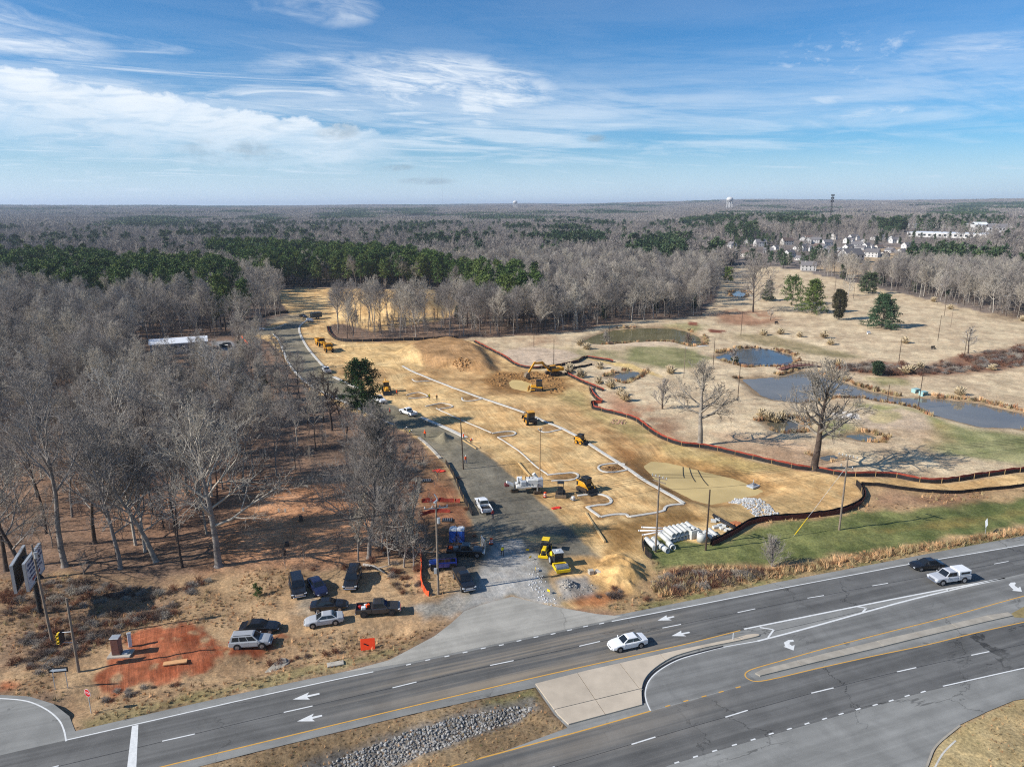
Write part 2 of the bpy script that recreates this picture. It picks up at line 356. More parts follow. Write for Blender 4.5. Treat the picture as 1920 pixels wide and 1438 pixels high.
GOLF = W([(860, 636), (930, 632), (1010, 628), (1080, 622), (1130, 612), (1180, 604), (1260, 598), (1320, 590), (1345, 560), (1350, 520), (1372, 503), (1440, 503), (1500, 509), (1560, 520), (1620, 535), (1680, 548), (1740, 563), (1800, 576), (1860, 588), (1920, 600), (2100, 630), (2300, 700), (2300, 930), (2000, 910), (1920, 886),
          (1848, 895), (1780, 906), (1726, 905), (1671, 895), (1590, 894), (1530, 884), (1458, 872), (1408, 861), (1358, 849), (1319, 841), (1279, 837), (1220, 811), (1160, 779), (1110, 760), (1108, 725), (1060, 702), (1003, 692), (976, 689), (941, 669), (890, 640)])
VERGE = W([(-500, 1150), (0, 1085), (120, 1075), (200, 1085), (300, 1090), (420, 1075), (520, 1062), (600, 1068), (690, 1052), (790, 1045), (862, 1078), (868, 1142), (842, 1170), (775, 1214), (730, 1238), (480, 1294), (140, 1374), (128, 1340), (90, 1312), (0, 1300), (-200, 1310), (-500, 1330)])
RIGHTV = W([(1208, 1018), (1262, 1012), (1330, 1023), (1388, 993), (1427, 977), (1536, 968), (1606, 948), (1618, 925), (1600, 910), (1700, 920), (1780, 927), (1861, 920), (1920, 913), (2200, 870), (2300, 960), (1920, 1006), (1760, 1035), (1630, 1060), (1453, 1093), (1320, 1121), (1190, 1148), (1105, 1145), (1190, 1112), (1225, 1080)])
BOTR = W([(2120, 1262), (1990, 1296), (1900, 1313), (1852, 1333), (1800, 1358), (1758, 1393), (1737, 1440), (1700, 1560), (2600, 1560), (2600, 1300)])
CLEAR = W([(430, 960), (470, 915), (520, 897), (600, 893), (650, 905), (680, 950), (670, 1010), (640, 1050), (520, 1050), (440, 1040)])
FIELDR = W([(1520, 505), (1575, 497), (1650, 480), (1740, 482), (1760, 500), (1660, 512), (1640, 530), (1600, 520)])
FENCE_MAIN = [(613, 612), (614, 622), (622, 633), (650, 640), (690, 640.5), (720, 640), (780, 638), (860, 635), (888, 642), (918, 657), (941, 669), (958, 681), (976, 689), (1003, 692), (1029, 690)]
TREESTRIP = W([(620, 628), (628, 612), (660, 601), (720, 598), (840, 596), (860, 633), (780, 636), (720, 639), (650, 639)])

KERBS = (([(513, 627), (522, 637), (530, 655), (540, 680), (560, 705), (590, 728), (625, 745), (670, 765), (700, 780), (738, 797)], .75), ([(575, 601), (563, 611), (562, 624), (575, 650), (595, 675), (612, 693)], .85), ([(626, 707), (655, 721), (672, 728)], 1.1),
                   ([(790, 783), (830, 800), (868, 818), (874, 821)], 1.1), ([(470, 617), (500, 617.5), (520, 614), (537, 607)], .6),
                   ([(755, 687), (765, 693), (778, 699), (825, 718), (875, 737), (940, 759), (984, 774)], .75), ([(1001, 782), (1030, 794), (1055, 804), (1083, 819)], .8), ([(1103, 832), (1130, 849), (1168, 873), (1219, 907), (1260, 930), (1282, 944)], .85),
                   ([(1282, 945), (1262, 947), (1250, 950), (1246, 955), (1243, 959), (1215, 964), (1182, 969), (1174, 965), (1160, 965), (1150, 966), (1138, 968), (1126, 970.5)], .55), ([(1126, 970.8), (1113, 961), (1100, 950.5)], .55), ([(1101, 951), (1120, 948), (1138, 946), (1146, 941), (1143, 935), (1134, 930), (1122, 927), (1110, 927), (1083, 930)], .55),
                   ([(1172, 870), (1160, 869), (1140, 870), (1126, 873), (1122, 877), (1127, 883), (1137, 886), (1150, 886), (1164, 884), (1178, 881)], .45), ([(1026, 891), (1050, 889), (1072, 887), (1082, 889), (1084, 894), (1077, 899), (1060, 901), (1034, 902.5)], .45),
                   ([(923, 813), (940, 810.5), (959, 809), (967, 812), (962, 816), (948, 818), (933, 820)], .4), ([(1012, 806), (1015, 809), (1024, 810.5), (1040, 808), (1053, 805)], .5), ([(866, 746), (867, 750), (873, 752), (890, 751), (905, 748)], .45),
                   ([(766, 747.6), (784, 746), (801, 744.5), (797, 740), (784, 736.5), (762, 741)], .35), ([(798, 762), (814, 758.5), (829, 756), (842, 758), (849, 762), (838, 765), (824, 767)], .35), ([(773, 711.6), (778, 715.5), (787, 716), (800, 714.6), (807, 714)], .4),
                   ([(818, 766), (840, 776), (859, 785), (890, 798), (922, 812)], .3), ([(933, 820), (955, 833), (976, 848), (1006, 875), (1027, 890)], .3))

def hills(x, y):
    d = np.hypot(x, y); az = np.degrees(np.arctan2(x, y))
    n = fbm(x, y, 2600, 3, 5); n2 = fbm(x, y, 700, 3, 9)
    h = sst(d, 900, 5200)*(n-0.36)*62+sst(d, 500, 1500)*(n2-0.5)*9+sst(d, 2500, 7500)*(18+34*sst(az, -25, 25))
    return h+13*sst(d, 570, 1050)*sst(az, 11, 17)
def height(x, y):
    x = np.asarray(x, float); y = np.asarray(y, float)
    d = np.hypot(x, y); near = d < 560
    z = hills(x, y)+(fbm(x, y, 60, 2, 3)-0.5)*1.6*sst(d, 180, 320)
    if not near.any(): return z
    X = x[near]; Y = y[near]; zz = z[near]
    bb = lambda p, m: (X > p[:, 0].min()-m) & (X < p[:, 0].max()+m) & (Y > p[:, 1].min()-m) & (Y < p[:, 1].max()+m)
    def on(p, m, fn):
        k = bb(p, m)
        if k.any(): zz[k] = fn(zz[k], sdist(p, X[k], Y[k]), X[k], Y[k])
    rough = np.ones(X.shape)
    for p, mg, mn in ((HW, 4, 0.0), (APRON, 3, 0.05), (ROADW, 3, 0.12), (SITE, 4, 0.45)):
        k = bb(p, mg+1)
        if k.any(): rough[k] = np.minimum(rough[k], 1-(1-mn)*sst(sdist(p, X[k], Y[k]), -mg, -0.3))
    zz += rough*((fbm(X, Y, 2.2, 3, 21)-0.5)*0.42+(fbm(X, Y, 14, 2, 22)-0.5)*0.5)
    on(HW, 3, lambda q, s, a, b: q-0.14*sst(s, -0.4, 0.5))
    on(APRON, 3, lambda q, s, a, b: q-0.06*sst(s, 0.1, 0.8))
    on(MED, 3, lambda q, s, a, b: q-0.95*sst(s, 1.2, 5.0)+(fbm(a, b, 0.6, 2, 4)-0.5)*0.15)
    on(MOUND, 3, lambda q, s, a, b: q+2.5*sst(s+fbm(a, b, 6, 2, 8)*1.5, 0, 6.5)+(fbm(a, b, 2.5, 3, 2)-0.5)*0.3)
    on(DIRTHILL, 3, lambda q, s, a, b: q+7.0*sst(s, 0, 18))
    on(SPOIL, 3, lambda q, s, a, b: q+1.5*sst(s, 0, 3.0)+(0.5*np.abs(np.sin(0.9*a+1.3*b+4*fbm(a, b, 5, 2, 6)))+1.1*(fbm(a, b, 1.8, 3, 7)-0.5))*sst(s, -1, 1))
    on(GRAVELPILE, 2, lambda q, s, a, b: q+0.9*sst(s, 0, 1.6)+0.3*(fbm(a, b, 0.7, 2, 7)-0.5)*sst(s, 0, .4))
    on(DARKPILE, 2, lambda q, s, a, b: q+1.7*sst(s, 0, 2.6))
    on(MUDDY, 8, lambda q, s, a, b: q*(1-0.6*sst(s, -4, 0))-1.2*sst(s, -5, 0.4)-1.2*sst(s, 0, 4))
    on(MUD2, 8, lambda q, s, a, b: q-0.5*sst(s, -3, .3)-0.8*sst(s, 0, 3))
    for p in PONDS: on(p, 8, lambda q, s, a, b: q*(1-0.7*sst(s, -4, 0))-0.5*sst(s+(fbm(a, b, 4, 2, 3)-0.5)*2.2, -3.5, 0.5)-1.2*sst(s, 0, 4))
    ditch = W([(100, 1330), (230, 1290), (420, 1252), (560, 1228), (690, 1198), (740, 1185)])
    k = bb(ditch, 5)
    if k.any(): zz[k] -= 0.7*sst(ldist(ditch, X[k], Y[k]), 3.2, 0.6)
    z[near] = zz
    return z
def hz(x, y): return float(height(np.array([x]), np.array([y]))[0])
def GR(px, py):
    """point of the rolling ground seen at a photo pixel"""
    z = 0.0
    for _ in range(12): x, y = G(px, py, z); z = 0.5*z+0.5*hz(x, y)
    return x, y
def at(px, py, dz=0.0):
    x, y = G(px, py); return Vector((x, y, hz(x, y)+dz))

# ------------------------------------------------------------------ ground: one sheet, cut into its named pieces
def build_ground():
    th = np.arange(1.12, 0.0041, -0.0021)
    d = CAMH/np.tan(th); d = np.concatenate([d[d < 4000], np.geomspace(4000, 26000, 60)])
    az = np.concatenate([np.arange(-1.45, -0.78, 0.03), np.arange(-0.76, 0.7601, 0.0021), np.arange(0.79, 1.46, 0.03)])
    D, A = np.meshgrid(d, az, indexing='ij'); nr, nc = D.shape
    X = (D*np.sin(A)).ravel(); Y = (D*np.cos(A)).ravel(); Z = height(X, Y); dd = D.ravel()
    n = len(X)
    f1 = fbm(X, Y, 9, 4, 31); f2 = fbm(X, Y, 40, 3, 32); f3 = fbm(X, Y, 2.5, 3, 33)
    col = np.zeros((n, 3)); mask = np.zeros((n, 3)); zid = np.zeros(n, int)
    def base(c1, c2, f): return np.array(c1)[None]*(1-f[:, None])+np.array(c2)[None]*f[:, None]
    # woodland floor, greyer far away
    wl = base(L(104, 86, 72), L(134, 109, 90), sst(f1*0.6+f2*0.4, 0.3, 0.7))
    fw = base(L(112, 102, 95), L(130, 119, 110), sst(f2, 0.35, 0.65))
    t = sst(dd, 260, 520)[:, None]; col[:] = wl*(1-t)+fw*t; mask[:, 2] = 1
    names = ['ground']
    def zone(poly, c1, c2, soft=0.5, amp=1.0, asc=3.0, msk=None, name=None, ex=25, wmax=1.0, f=None, brk=None):
        p = np.asarray(poly); k = np.nonzero((X > p[:, 0].min()-ex) & (X < p[:, 0].max()+ex) & (Y > p[:, 1].min()-ex) & (Y < p[:, 1].max()+ex))[0]
        if not len(k): return
        s = sdist(p, X[k], Y[k])+(fbm(X[k], Y[k], asc, 3, len(names)+40)-0.5)*2*amp
        w = sst(s, -soft, soft)*wmax
        if brk: w = w*np.maximum(sst(fbm(X[k], Y[k], brk, 4, 88), .20, .42), sst(s, brk, brk*2.2)*.9)
        ff = sst((f if f is not None else (f1*0.5+f3*0.5))[k], 0.32, 0.68)
        col[k] = col[k]*(1-w[:, None])+base(c1, c2, ff)*w[:, None]
        if msk is not None: mask[k] = mask[k]*(1-w[:, None])+np.array(msk)[None]*w[:, None]
        if name:
            if name not in names: names.append(name)
            zid[k[w > 0.5]] = names.index(name)
    gr, li, di = (0, 1, 0), (0, 0, 1), (1, 0, 0)
    px = W
    tan1, tan2 = L(180, 158, 128), L(206, 186, 152)
    zone(GOLF, tan1, tan2, 1.2, 2.5, 8, gr, 'golf_course_ground', 60)
    zone(FIELDR, L(160, 138, 108), L(176, 152, 120), 5, 6, 20, gr, 'field_ground', 60)
    # golf: green strips, worn red patches, greens, bunkers
    for q, c1, c2, wm in (([(1178, 655), (1230, 650), (1290, 655), (1330, 670), (1310, 690), (1240, 690), (1180, 680)], L(108, 112, 68), L(134, 130, 88), 0.85),
              ([(1380, 625), (1450, 628), (1500, 640), (1560, 655), (1620, 668), (1590, 672), (1500, 660), (1400, 638)], L(118, 112, 74), L(142, 128, 92), 0.8),
              ([(1720, 772), (1800, 800), (1930, 812), (2000, 850), (1930, 872), (1850, 866), (1780, 850), (1745, 836), (1740, 800)], L(104, 114, 66), L(138, 138, 92), 0.85),
              ([(1620, 760), (1700, 762), (1745, 778), (1760, 800), (1730, 790), (1660, 770)], L(110, 122, 62), L(140, 140, 84), 0.8),
              ([(1550, 785), (1590, 795), (1600, 812), (1560, 818), (1540, 800)], L(100, 120, 56), L(130, 134, 76), 0.85),
              ([(940, 660), (1010, 652), (1060, 650), (1120, 655), (1170, 662), (1150, 672), (1060, 680), (960, 682)], L(122, 120, 80), L(160, 142, 108), 0.7),
              ([(1240, 612), (1300, 606), (1330, 612), (1300, 622)], L(124, 124, 76), L(150, 140, 96), 0.8),
              ([(1620, 705), (1680, 708), (1700, 720), (1650, 724)], L(120, 122, 70), L(150, 140, 96), 0.75)):
        zone(px(q), c1, c2, 3, 3.5, 7, None, None, 40, wm)
    for q, wm in (([(1330, 590), (1380, 578), (1440, 584), (1470, 602), (1420, 612), (1350, 606)], 0.75), ([(1150, 758), (1200, 770), (1280, 805), (1290, 832), (1240, 822), (1180, 786)], 0.75), ([(1130, 735), (1200, 750), (1250, 780), (1200, 790), (1130, 765)], 0.65),
                  ([(1360, 820), (1440, 812), (1520, 830), (1600, 880), (1500, 876), (1400, 856)], 0.45), ([(1700, 800), (1760, 795), (1790, 830), (1740, 842)], 0.35), ([(980, 636), (1030, 632), (1040, 645), (990, 648)], 0.4)):
        zone(px(q), L(136, 92, 68), L(164, 116, 88), 5, 5, 10, None, None, 40, wm, None, 7)
    zone(px([(1340, 632), (1360, 624), (1480, 636), (1500, 652), (1430, 644)]), L(150, 132, 100), L(172, 150, 116), 4, 4, 8, None, None, 40, 0.5)
    for q, c in (([(925, 672), (950, 656), (1000, 650), (1060, 656), (1090, 668), (1050, 682), (990, 686), (950, 684)], L(196, 174, 150)), ([(1180, 632), (1250, 640), (1280, 645), (1220, 652), (1150, 648)], L(206, 184, 156)),
                 ([(1640, 772), (1690, 766), (1735, 778), (1748, 800), (1720, 808), (1670, 800), (1630, 806), (1610, 788)], L(192, 170, 144))):
        zone(px(q), c, tuple(v*0.92 for v in c), 1.5, 1.0, 6, None, None, 20, 0.9)
    zone(px([(1627, 780), (1650, 771), (1685, 773), (1692, 784), (1665, 794), (1635, 792)]), L(168, 156, 112), L(182, 166, 124), 0.7, 0.6, 5, None, None, 20, 0.9)
    zone(px([(1556, 776), (1580, 772), (1612, 776), (1608, 784), (1570, 783)]), L(222, 216, 206), L(236, 230, 222), 0.8, 1.5, 3, None, None, 20, 0.95)
    for cx, cy, rx, ry in ((1299, 608.5, 9, 3.6), (1344, 621, 18, 3.0)):
        zone(px([(cx+rx*math.cos(a), cy+ry*math.sin(a)) for a in np.arange(14)*2*PI/14]), L(128, 78, 60), L(140, 88, 68), 0.6, 0.6, 4, di, None, 20)
    zone(px([(1840, 588), (1900, 583), (1960, 600), (1900, 606)]), L(120, 100, 80), L(150, 130, 104), 4, 4, 10, None, None, 40, 0.6)
    zone(px([(1560, 690), (1640, 676), (1740, 684), (1800, 668), (1930, 648), (2000, 660), (1990, 690), (1930, 690), (1800, 700), (1700, 708), (1620, 700)]), L(112, 78, 62), L(138, 98, 76), 3, 3, 6, li, None, 40, 0.9)
    zone(px([(1150, 678.5), (1180, 680), (1230, 700), (1250, 708), (1215, 700), (1170, 688), (1110, 676), (1100, 670)]), L(206, 178, 116), L(192, 164, 108), 1, 1, 4, None, None, 20, 0.9)
    # pond margins: wet earth
    for p in PONDS: zone(offset_poly(p, 1.6), L(118, 96, 72), L(140, 114, 86), 1.4, 1.2, 3, None, None, 20, 0.8)
    # woodland strips and clearing
    zone(px([(380, 1085), (430, 950), (500, 905), (640, 895), (700, 960), (790, 1000), (800, 1060), (690, 1060), (500, 1075)]), L(126, 96, 74), L(156, 121, 94), 4, 4, 8, li, None, 40)
    zone(CLEAR, L(172, 125, 90), L(196, 148, 110), 5, 3, 6, li, 'clearing_ground', 40)
    zone(px([(180, 880), (300, 860), (420, 870), (450, 930), (400, 1010), (250, 1020), (170, 960)]), L(128, 96, 76), L(156, 119, 94), 8, 6, 10, li, None, 40, 0.75)
    # building site
    zone(SITE, L(200, 162, 110), L(214, 182, 130), 0.7, 1.0, 4, di, 'construction_site_ground', 30)
    zone(px([(700, 640), (780, 640), (800, 660), (880, 685), (930, 700), (1010, 760), (1110, 765), (1160, 790), (1280, 850), (1460, 880), (1400, 900), (1250, 850), (1190, 870), (1060, 800), (940, 750), (850, 722), (760, 690)]), L(164, 126, 84), L(184, 148, 102), 6, 5, 10, None, None, 40, 0.75)
    zone(px([(1150, 830), (1190, 850), (1215, 865), (1240, 900), (1300, 935), (1285, 945), (1230, 915), (1170, 870)]), L(150, 106, 64), L(166, 122, 76), 2, 2, 5, None, None, 30, 0.85)
    zone(px([(1040, 722), (1100, 738), (1104, 766), (1190, 792), (1240, 828), (1200, 832), (1130, 790), (1060, 752), (1020, 735)]), L(158, 144, 96), L(184, 160, 110), 3, 3, 6, None, None, 30, 0.8)
    zone(px([(1245, 832), (1400, 862), (1470, 880), (1380, 886), (1260, 858), (1238, 845)]), L(176, 154, 100), L(200, 176, 124), 2, 2, 6, None, None, 30, 0.8)
    zone(px([(1300, 940), (1360, 930), (1430, 975), (1390, 990), (1330, 980)]), L(186, 160, 112), L(168, 140, 96), 1, 1, 4, None, 'straw_matting', 30, 0.9)
    zone(px([(1432, 940), (1490, 925), (1550, 960), (1470, 972)]), L(180, 152, 106), L(164, 134, 92), 1, 0.6, 4, None, 'straw_matting', 30, 0.9)
    zone(MOUND, L(158, 122, 82), L(178, 140, 98), 2, 2, 5, None, 'dirt_mound', 30, 0.95)
    zone(px([(900, 712), (930, 698), (1000, 696), (1055, 705), (1075, 722), (1050, 738), (1010, 742), (960, 736), (910, 726)]), L(132, 96, 56), L(160, 118, 70), 2, 2.5, 3, None, None, 30, 0.85)
    zone(px([(900, 642), (930, 668), (945, 690), (930, 696), (905, 690), (940, 690)]), L(110, 88, 66), L(130, 104, 76), 1.5, 1.5, 3, None, None, 30, 0.8)  # shade on the mound's right flank, painted into the ground colour
    zone(px([(930, 842), (975, 858), (1020, 905), (1060, 960), (1130, 1010), (1110, 1020), (1010, 940), (960, 880)]), L(160, 130, 84), L(182, 150, 100), 2, 1.5, 4, None, None, 30, 0.7)
    zone(px([(1120, 990), (1200, 965), (1290, 950), (1330, 975), (1260, 1000), (1208, 1018), (1200, 1040), (1140, 1035)]), L(126, 94, 54), L(148, 114, 68), 2.5, 2, 4, None, None, 30, 0.85)
    zone(SPOIL, L(176, 140, 88), L(196, 160, 106), 1.5, 1, 4, None, 'spoil_heap', 30, 0.8)
    zone(px([(800, 838), (840, 880), (868, 940), (895, 1000), (890, 1040), (800, 1040), (780, 960), (790, 900), (785, 860)]), L(120, 92, 68), L(150, 116, 84), 2, 2, 5, di, 'road_bank', 30, 0.9)
    zone(px([(800, 900), (840, 905), (860, 935), (870, 980), (830, 990), (790, 970)]), L(142, 88, 62), L(160, 108, 78), 2, 3, 4, None, None, 30, 0.5)
    for q in ([(1126, 875), (1150, 871), (1176, 873), (1174, 880), (1150, 884), (1132, 883)], [(1026, 893), (1072, 889), (1081, 892), (1074, 897), (1034, 900)], [(925, 814), (958, 810), (964, 812), (955, 815), (934, 818)], [(1014, 800), (1040, 796), (1053, 803), (1040, 807), (1022, 808)], [(868, 744), (895, 741), (905, 747), (885, 750), (872, 750)],
              [(764, 746), (786, 738), (799, 744), (780, 746)], [(800, 761), (830, 757), (847, 762), (824, 766)], [(776, 708), (795, 706), (806, 712), (788, 715)], [(1086, 934), (1120, 929), (1140, 936), (1142, 942), (1110, 946), (1095, 950)]):
        zone(px(q), L(120, 90, 58), L(150, 116, 78), 0.5, 0.6, 1.5, None, None, 12, 0.85)
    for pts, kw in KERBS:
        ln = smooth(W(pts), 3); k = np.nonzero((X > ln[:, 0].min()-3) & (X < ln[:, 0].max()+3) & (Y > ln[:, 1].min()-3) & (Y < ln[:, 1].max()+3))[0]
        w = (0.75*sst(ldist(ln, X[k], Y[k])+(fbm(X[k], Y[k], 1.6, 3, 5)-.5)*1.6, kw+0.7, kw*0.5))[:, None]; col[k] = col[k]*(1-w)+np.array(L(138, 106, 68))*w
    zone(px([(625, 690), (660, 682), (700, 690), (740, 700), (700, 735), (660, 720)]), L(158, 124, 84), L(178, 144, 100), 2, 2, 5, None, None, 30, 0.7)
    zone(px([(640, 648), (762, 644), (800, 690), (770, 698), (720, 690), (650, 680)]), L(212, 178, 122), L(224, 194, 140), 1.5, 1, 5, None, None, 30, 0.7)
    zone(offset_poly(MUDDY, 3.2), L(140, 106, 66), L(158, 122, 78), 1.2, 1.2, 3, None, None, 30, 0.8)
    # access road
    rc = (L(112, 106, 92), L(136, 128, 110))
    zone(ROADW, rc[0], rc[1], 0.5, 0.5, 3, (0.5, 0, 0), 'access_road', 30)
    zone(px([(590, 710), (570, 650), (545, 615), (575, 650), (640, 715), (720, 755), (800, 795), (870, 830), (900, 870), (840, 850), (740, 795), (650, 745)]), L(126, 118, 94), L(142, 132, 108), 3, 2, 5, None, None, 30, 0.6)
    zone(px([(855, 835), (905, 850), (960, 900), (1010, 945), (1060, 990), (1120, 1045), (1040, 1052), (930, 1030), (890, 960), (870, 900)]), L(104, 100, 90), L(124, 118, 104), 3, 2, 4, None, None, 30, 0.7)
    zone(px([(925, 1018), (960, 1012), (975, 1010), (1000, 1040), (1020, 1090), (1045, 1125), (1060, 1140), (1010, 1133), (960, 1118), (900, 1135), (866, 1142), (885, 1100), (905, 1050)]), L(140, 138, 132), L(168, 165, 158), 1.0, 1.2, 2.5, (0.5, 0, 0), 'gravel_entrance', 20)
    zone(px([(955, 1008), (1010, 1003), (1060, 1008), (1050, 1018), (1000, 1018), (985, 1012)]), L(196, 162, 112), L(206, 172, 122), 0.8, 0.8, 2, None, None, 20, 0.95)
    zone(px([(1030, 1050), (1110, 1042), (1160, 1058), (1190, 1075), (1100, 1070), (1060, 1078)]), L(190, 152, 100), L(176, 138, 88), 1, 1, 3, None, None, 20, 0.85)
    zone(px([(1035, 1085), (1100, 1080), (1120, 1100), (1110, 1118), (1050, 1125)]), L(124, 124, 122), L(148, 148, 146), 1, 1, 2, None, None, 20, 0.85)
    zone(px([(1075, 1130), (1110, 1112), (1160, 1105), (1200, 1128), (1196, 1146), (1120, 1142)]), L(150, 92, 56), L(176, 116, 76), 1.2, 1.2, 3, di, 'clay_patch', 20, 0.9)
    zone(px([(395, 643), (425, 638), (460, 650), (470, 660), (430, 662)]), L(128, 130, 132), L(142, 144, 144), 1.5, 1, 4, None, 'gravel_yard', 20, 0.9)
    zone(px([(500, 600), (545, 590), (575, 590), (560, 600), (520, 606), (500, 608)]), L(120, 116, 104), L(136, 130, 116), 1.2, 1, 4, None, None, 20, 0.7)
    # verges
    zone(VERGE, L(142, 116, 88), L(170, 142, 108), 2, 2, 3, gr, 'grass_verge', 30)
    zone(px([(0, 1085), (120, 1080), (250, 1095), (380, 1100), (330, 1150), (220, 1190), (130, 1225), (0, 1250)]), L(106, 88, 74), L(138, 114, 92), 3, 3, 4, None, None, 30, 0.75)
    zone(px([(520, 1110), (620, 1130), (780, 1130), (860, 1150), (800, 1185), (700, 1190), (600, 1180), (500, 1200), (420, 1230), (400, 1210), (480, 1160)]), L(156, 126, 94), L(180, 150, 114), 2.5, 2, 3, (0.3, 0.6, 0), None, 30, 0.8)
    zone(px([(780, 1135), (868, 1108), (872, 1140), (850, 1160), (790, 1160)]), L(138, 136, 128), L(158, 154, 146), 1.2, 1.5, 2.5, None, 'gravel_track', 20, 0.9)
    zone(px([(560, 1120), (620, 1128), (660, 1140), (600, 1150), (560, 1150)]), L(146, 136, 120), L(160, 150, 132), 1.2, 1.2, 2, None, None, 20, 0.7)
    zone(px([(790, 1055), (850, 1030), (895, 1035), (905, 1050), (885, 1090), (870, 1120), (850, 1075)]), L(104, 96, 84), L(126, 116, 100), 1.2, 1.2, 3, None, None, 20, 0.85)
    zone(px([(165, 1305), (205, 1240), (255, 1185), (290, 1172), (380, 1172), (385, 1192), (430, 1205), (500, 1195), (535, 1180), (540, 1192), (480, 1222), (400, 1240), (330, 1262), (240, 1275), (190, 1300)]), L(142, 76, 50), L(164, 98, 68), 0.7, 1.6, 2.0, di, 'red_clay_ground', 20, 1.0, None, 1.8)
    zone(px([(0, 1278), (28, 1278), (34, 1290), (0, 1294)]), L(160, 92, 58), L(170, 104, 70), 0.8, 0.8, 2, None, None, 20, 0.8)
    zone(px([(150, 1372), (300, 1330), (480, 1290), (620, 1260), (730, 1232), (780, 1205), (700, 1222), (560, 1255), (400, 1290), (250, 1325), (150, 1350)]), L(124, 116, 78), L(150, 136, 98), 0.8, 1, 3, None, None, 20, 0.8)
    # right-hand verge
    zone(RIGHTV, L(160, 134, 98), L(182, 152, 114), 1.2, 1.2, 3, gr, 'grass_verge', 30)
    zone(px([(1215, 1012), (1262, 1008), (1330, 1022), (1390, 1000), (1430, 985), (1540, 974), (1620, 962), (1750, 950), (1850, 942), (1930, 930), (2100, 900), (2100, 960), (1930, 985), (1800, 1005), (1700, 1022), (1560, 1042), (1440, 1058), (1330, 1056), (1240, 1062), (1222, 1040)]), L(86, 94, 54), L(118, 120, 74), 1.2, 2.5, 5, gr, 'lawn', 30)
    zone(px([(1600, 1000), (1720, 985), (1850, 965), (1930, 955), (1930, 962), (1800, 985), (1650, 1004)]), L(140, 118, 70), L(126, 116, 66), 1.2, 2, 4, None, None, 30, 0.55)
    zone(px([(1640, 920), (1720, 928), (1840, 930), (1780, 948), (1680, 950), (1630, 945)]), L(132, 96, 76), L(160, 126, 100), 3, 3, 4, None, None, 30, 0.7)
    zone(px([(1215, 1100), (1260, 1072), (1330, 1062), (1440, 1066), (1560, 1050), (1720, 1024), (1930, 990), (1930, 1000), (1720, 1036), (1560, 1066), (1450, 1084), (1330, 1105), (1240, 1122)]), L(122, 92, 70), L(158, 126, 92), 1.5, 1.5, 2.5, gr, None, 30, 0.85)
    zone(px([(1196, 1146), (1320, 1120), (1453, 1092), (1630, 1059), (1760, 1034), (1930, 1002), (1930, 996), (1760, 1026), (1630, 1050), (1453, 1082), (1320, 1110), (1210, 1132)]), L(108, 112, 68), L(150, 134, 96), 0.7, 0.7, 2.5, None, None, 20, 0.85)
    zone(MED, L(126, 106, 80), L(152, 130, 100), 0.4, 0.3, 2, gr, 'median_ground', 12)
    zone(px([(910, 1315), (1000, 1290), (1012, 1310), (960, 1330), (900, 1336)]), L(104, 108, 64), L(132, 122, 84), 1, 1, 2, None, None, 12, 0.7)
    zone(px([(500, 1460), (640, 1400), (860, 1330), (1000, 1308), (1020, 1330), (960, 1350), (800, 1400), (690, 1450)]), L(104, 100, 94), L(128, 122, 114), 0.7, 0.8, 2, None, None, 12, 0.9)
    zone(BOTR, L(158, 140, 100), L(180, 160, 118), 0.4, 0.4, 2, gr, 'grass_verge', 12)
    zone(px([(1840, 1340), (1900, 1322), (1990, 1340), (1960, 1420), (1880, 1400)]), L(134, 116, 84), L(160, 140, 104), 2, 2, 2, None, None, 12, 0.6)
    # mesh pieces
    q = np.arange(nr-1)[:, None]*nc+np.arange(nc-1)[None]
    F = np.stack([q, q+nc, q+nc+1, q+1], -1).reshape(-1, 4)
    ctr = np.stack([X[F].mean(1), Y[F].mean(1)], 1)
    zf = zid[F]; zf = np.sort(zf, 1)[:, 1]
    V = np.stack([X, Y, Z], 1)
    gm = ground_material(); out = {}
    for i, nm in enumerate(names):
        k = np.nonzero(zf == i)[0]
        if not len(k): continue
        fk = F[k][:, ::-1]; uq, inv = np.unique(fk, return_inverse=True); inv = inv.reshape(-1, 4)
        me = bpy.data.meshes.new(nm); me.vertices.add(len(uq)); me.vertices.foreach_set('co', V[uq].ravel())
        me.loops.add(len(k)*4); me.loops.foreach_set('vertex_index', inv.ravel().astype(np.int32))
        me.polygons.add(len(k)); me.polygons.foreach_set('loop_start', np.arange(len(k), dtype=np.int32)*4)
        me.polygons.foreach_set('use_smooth', np.ones(len(k), bool))
        for an, arr in (('Col', col), ('Kind', mask)):
            a = me.attributes.new(an, 'FLOAT_COLOR', 'POINT'); a.data.foreach_set('color', np.c_[arr[uq], np.ones(len(uq))].ravel().astype(np.float32))
        me.update(calc_edges=True)
        o = link_mesh(nm, me, None, [gm]); tag(o, kind='structure'); out[nm] = o
    return out
def offset_poly(p, d):
    p = np.asarray(p); c = p.mean(0); A = 0
    for i in range(len(p)): a, b = p[i], p[(i+1) % len(p)]; A += a[0]*b[1]-a[1]*b[0]
    s = -1 if A > 0 else 1; q = np.roll(p, -1, 0)-np.roll(p, 1, 0); q /= np.linalg.norm(q, axis=1)[:, None]+1e-9
    return p+np.stack([-q[:, 1], q[:, 0]], 1)*d*s
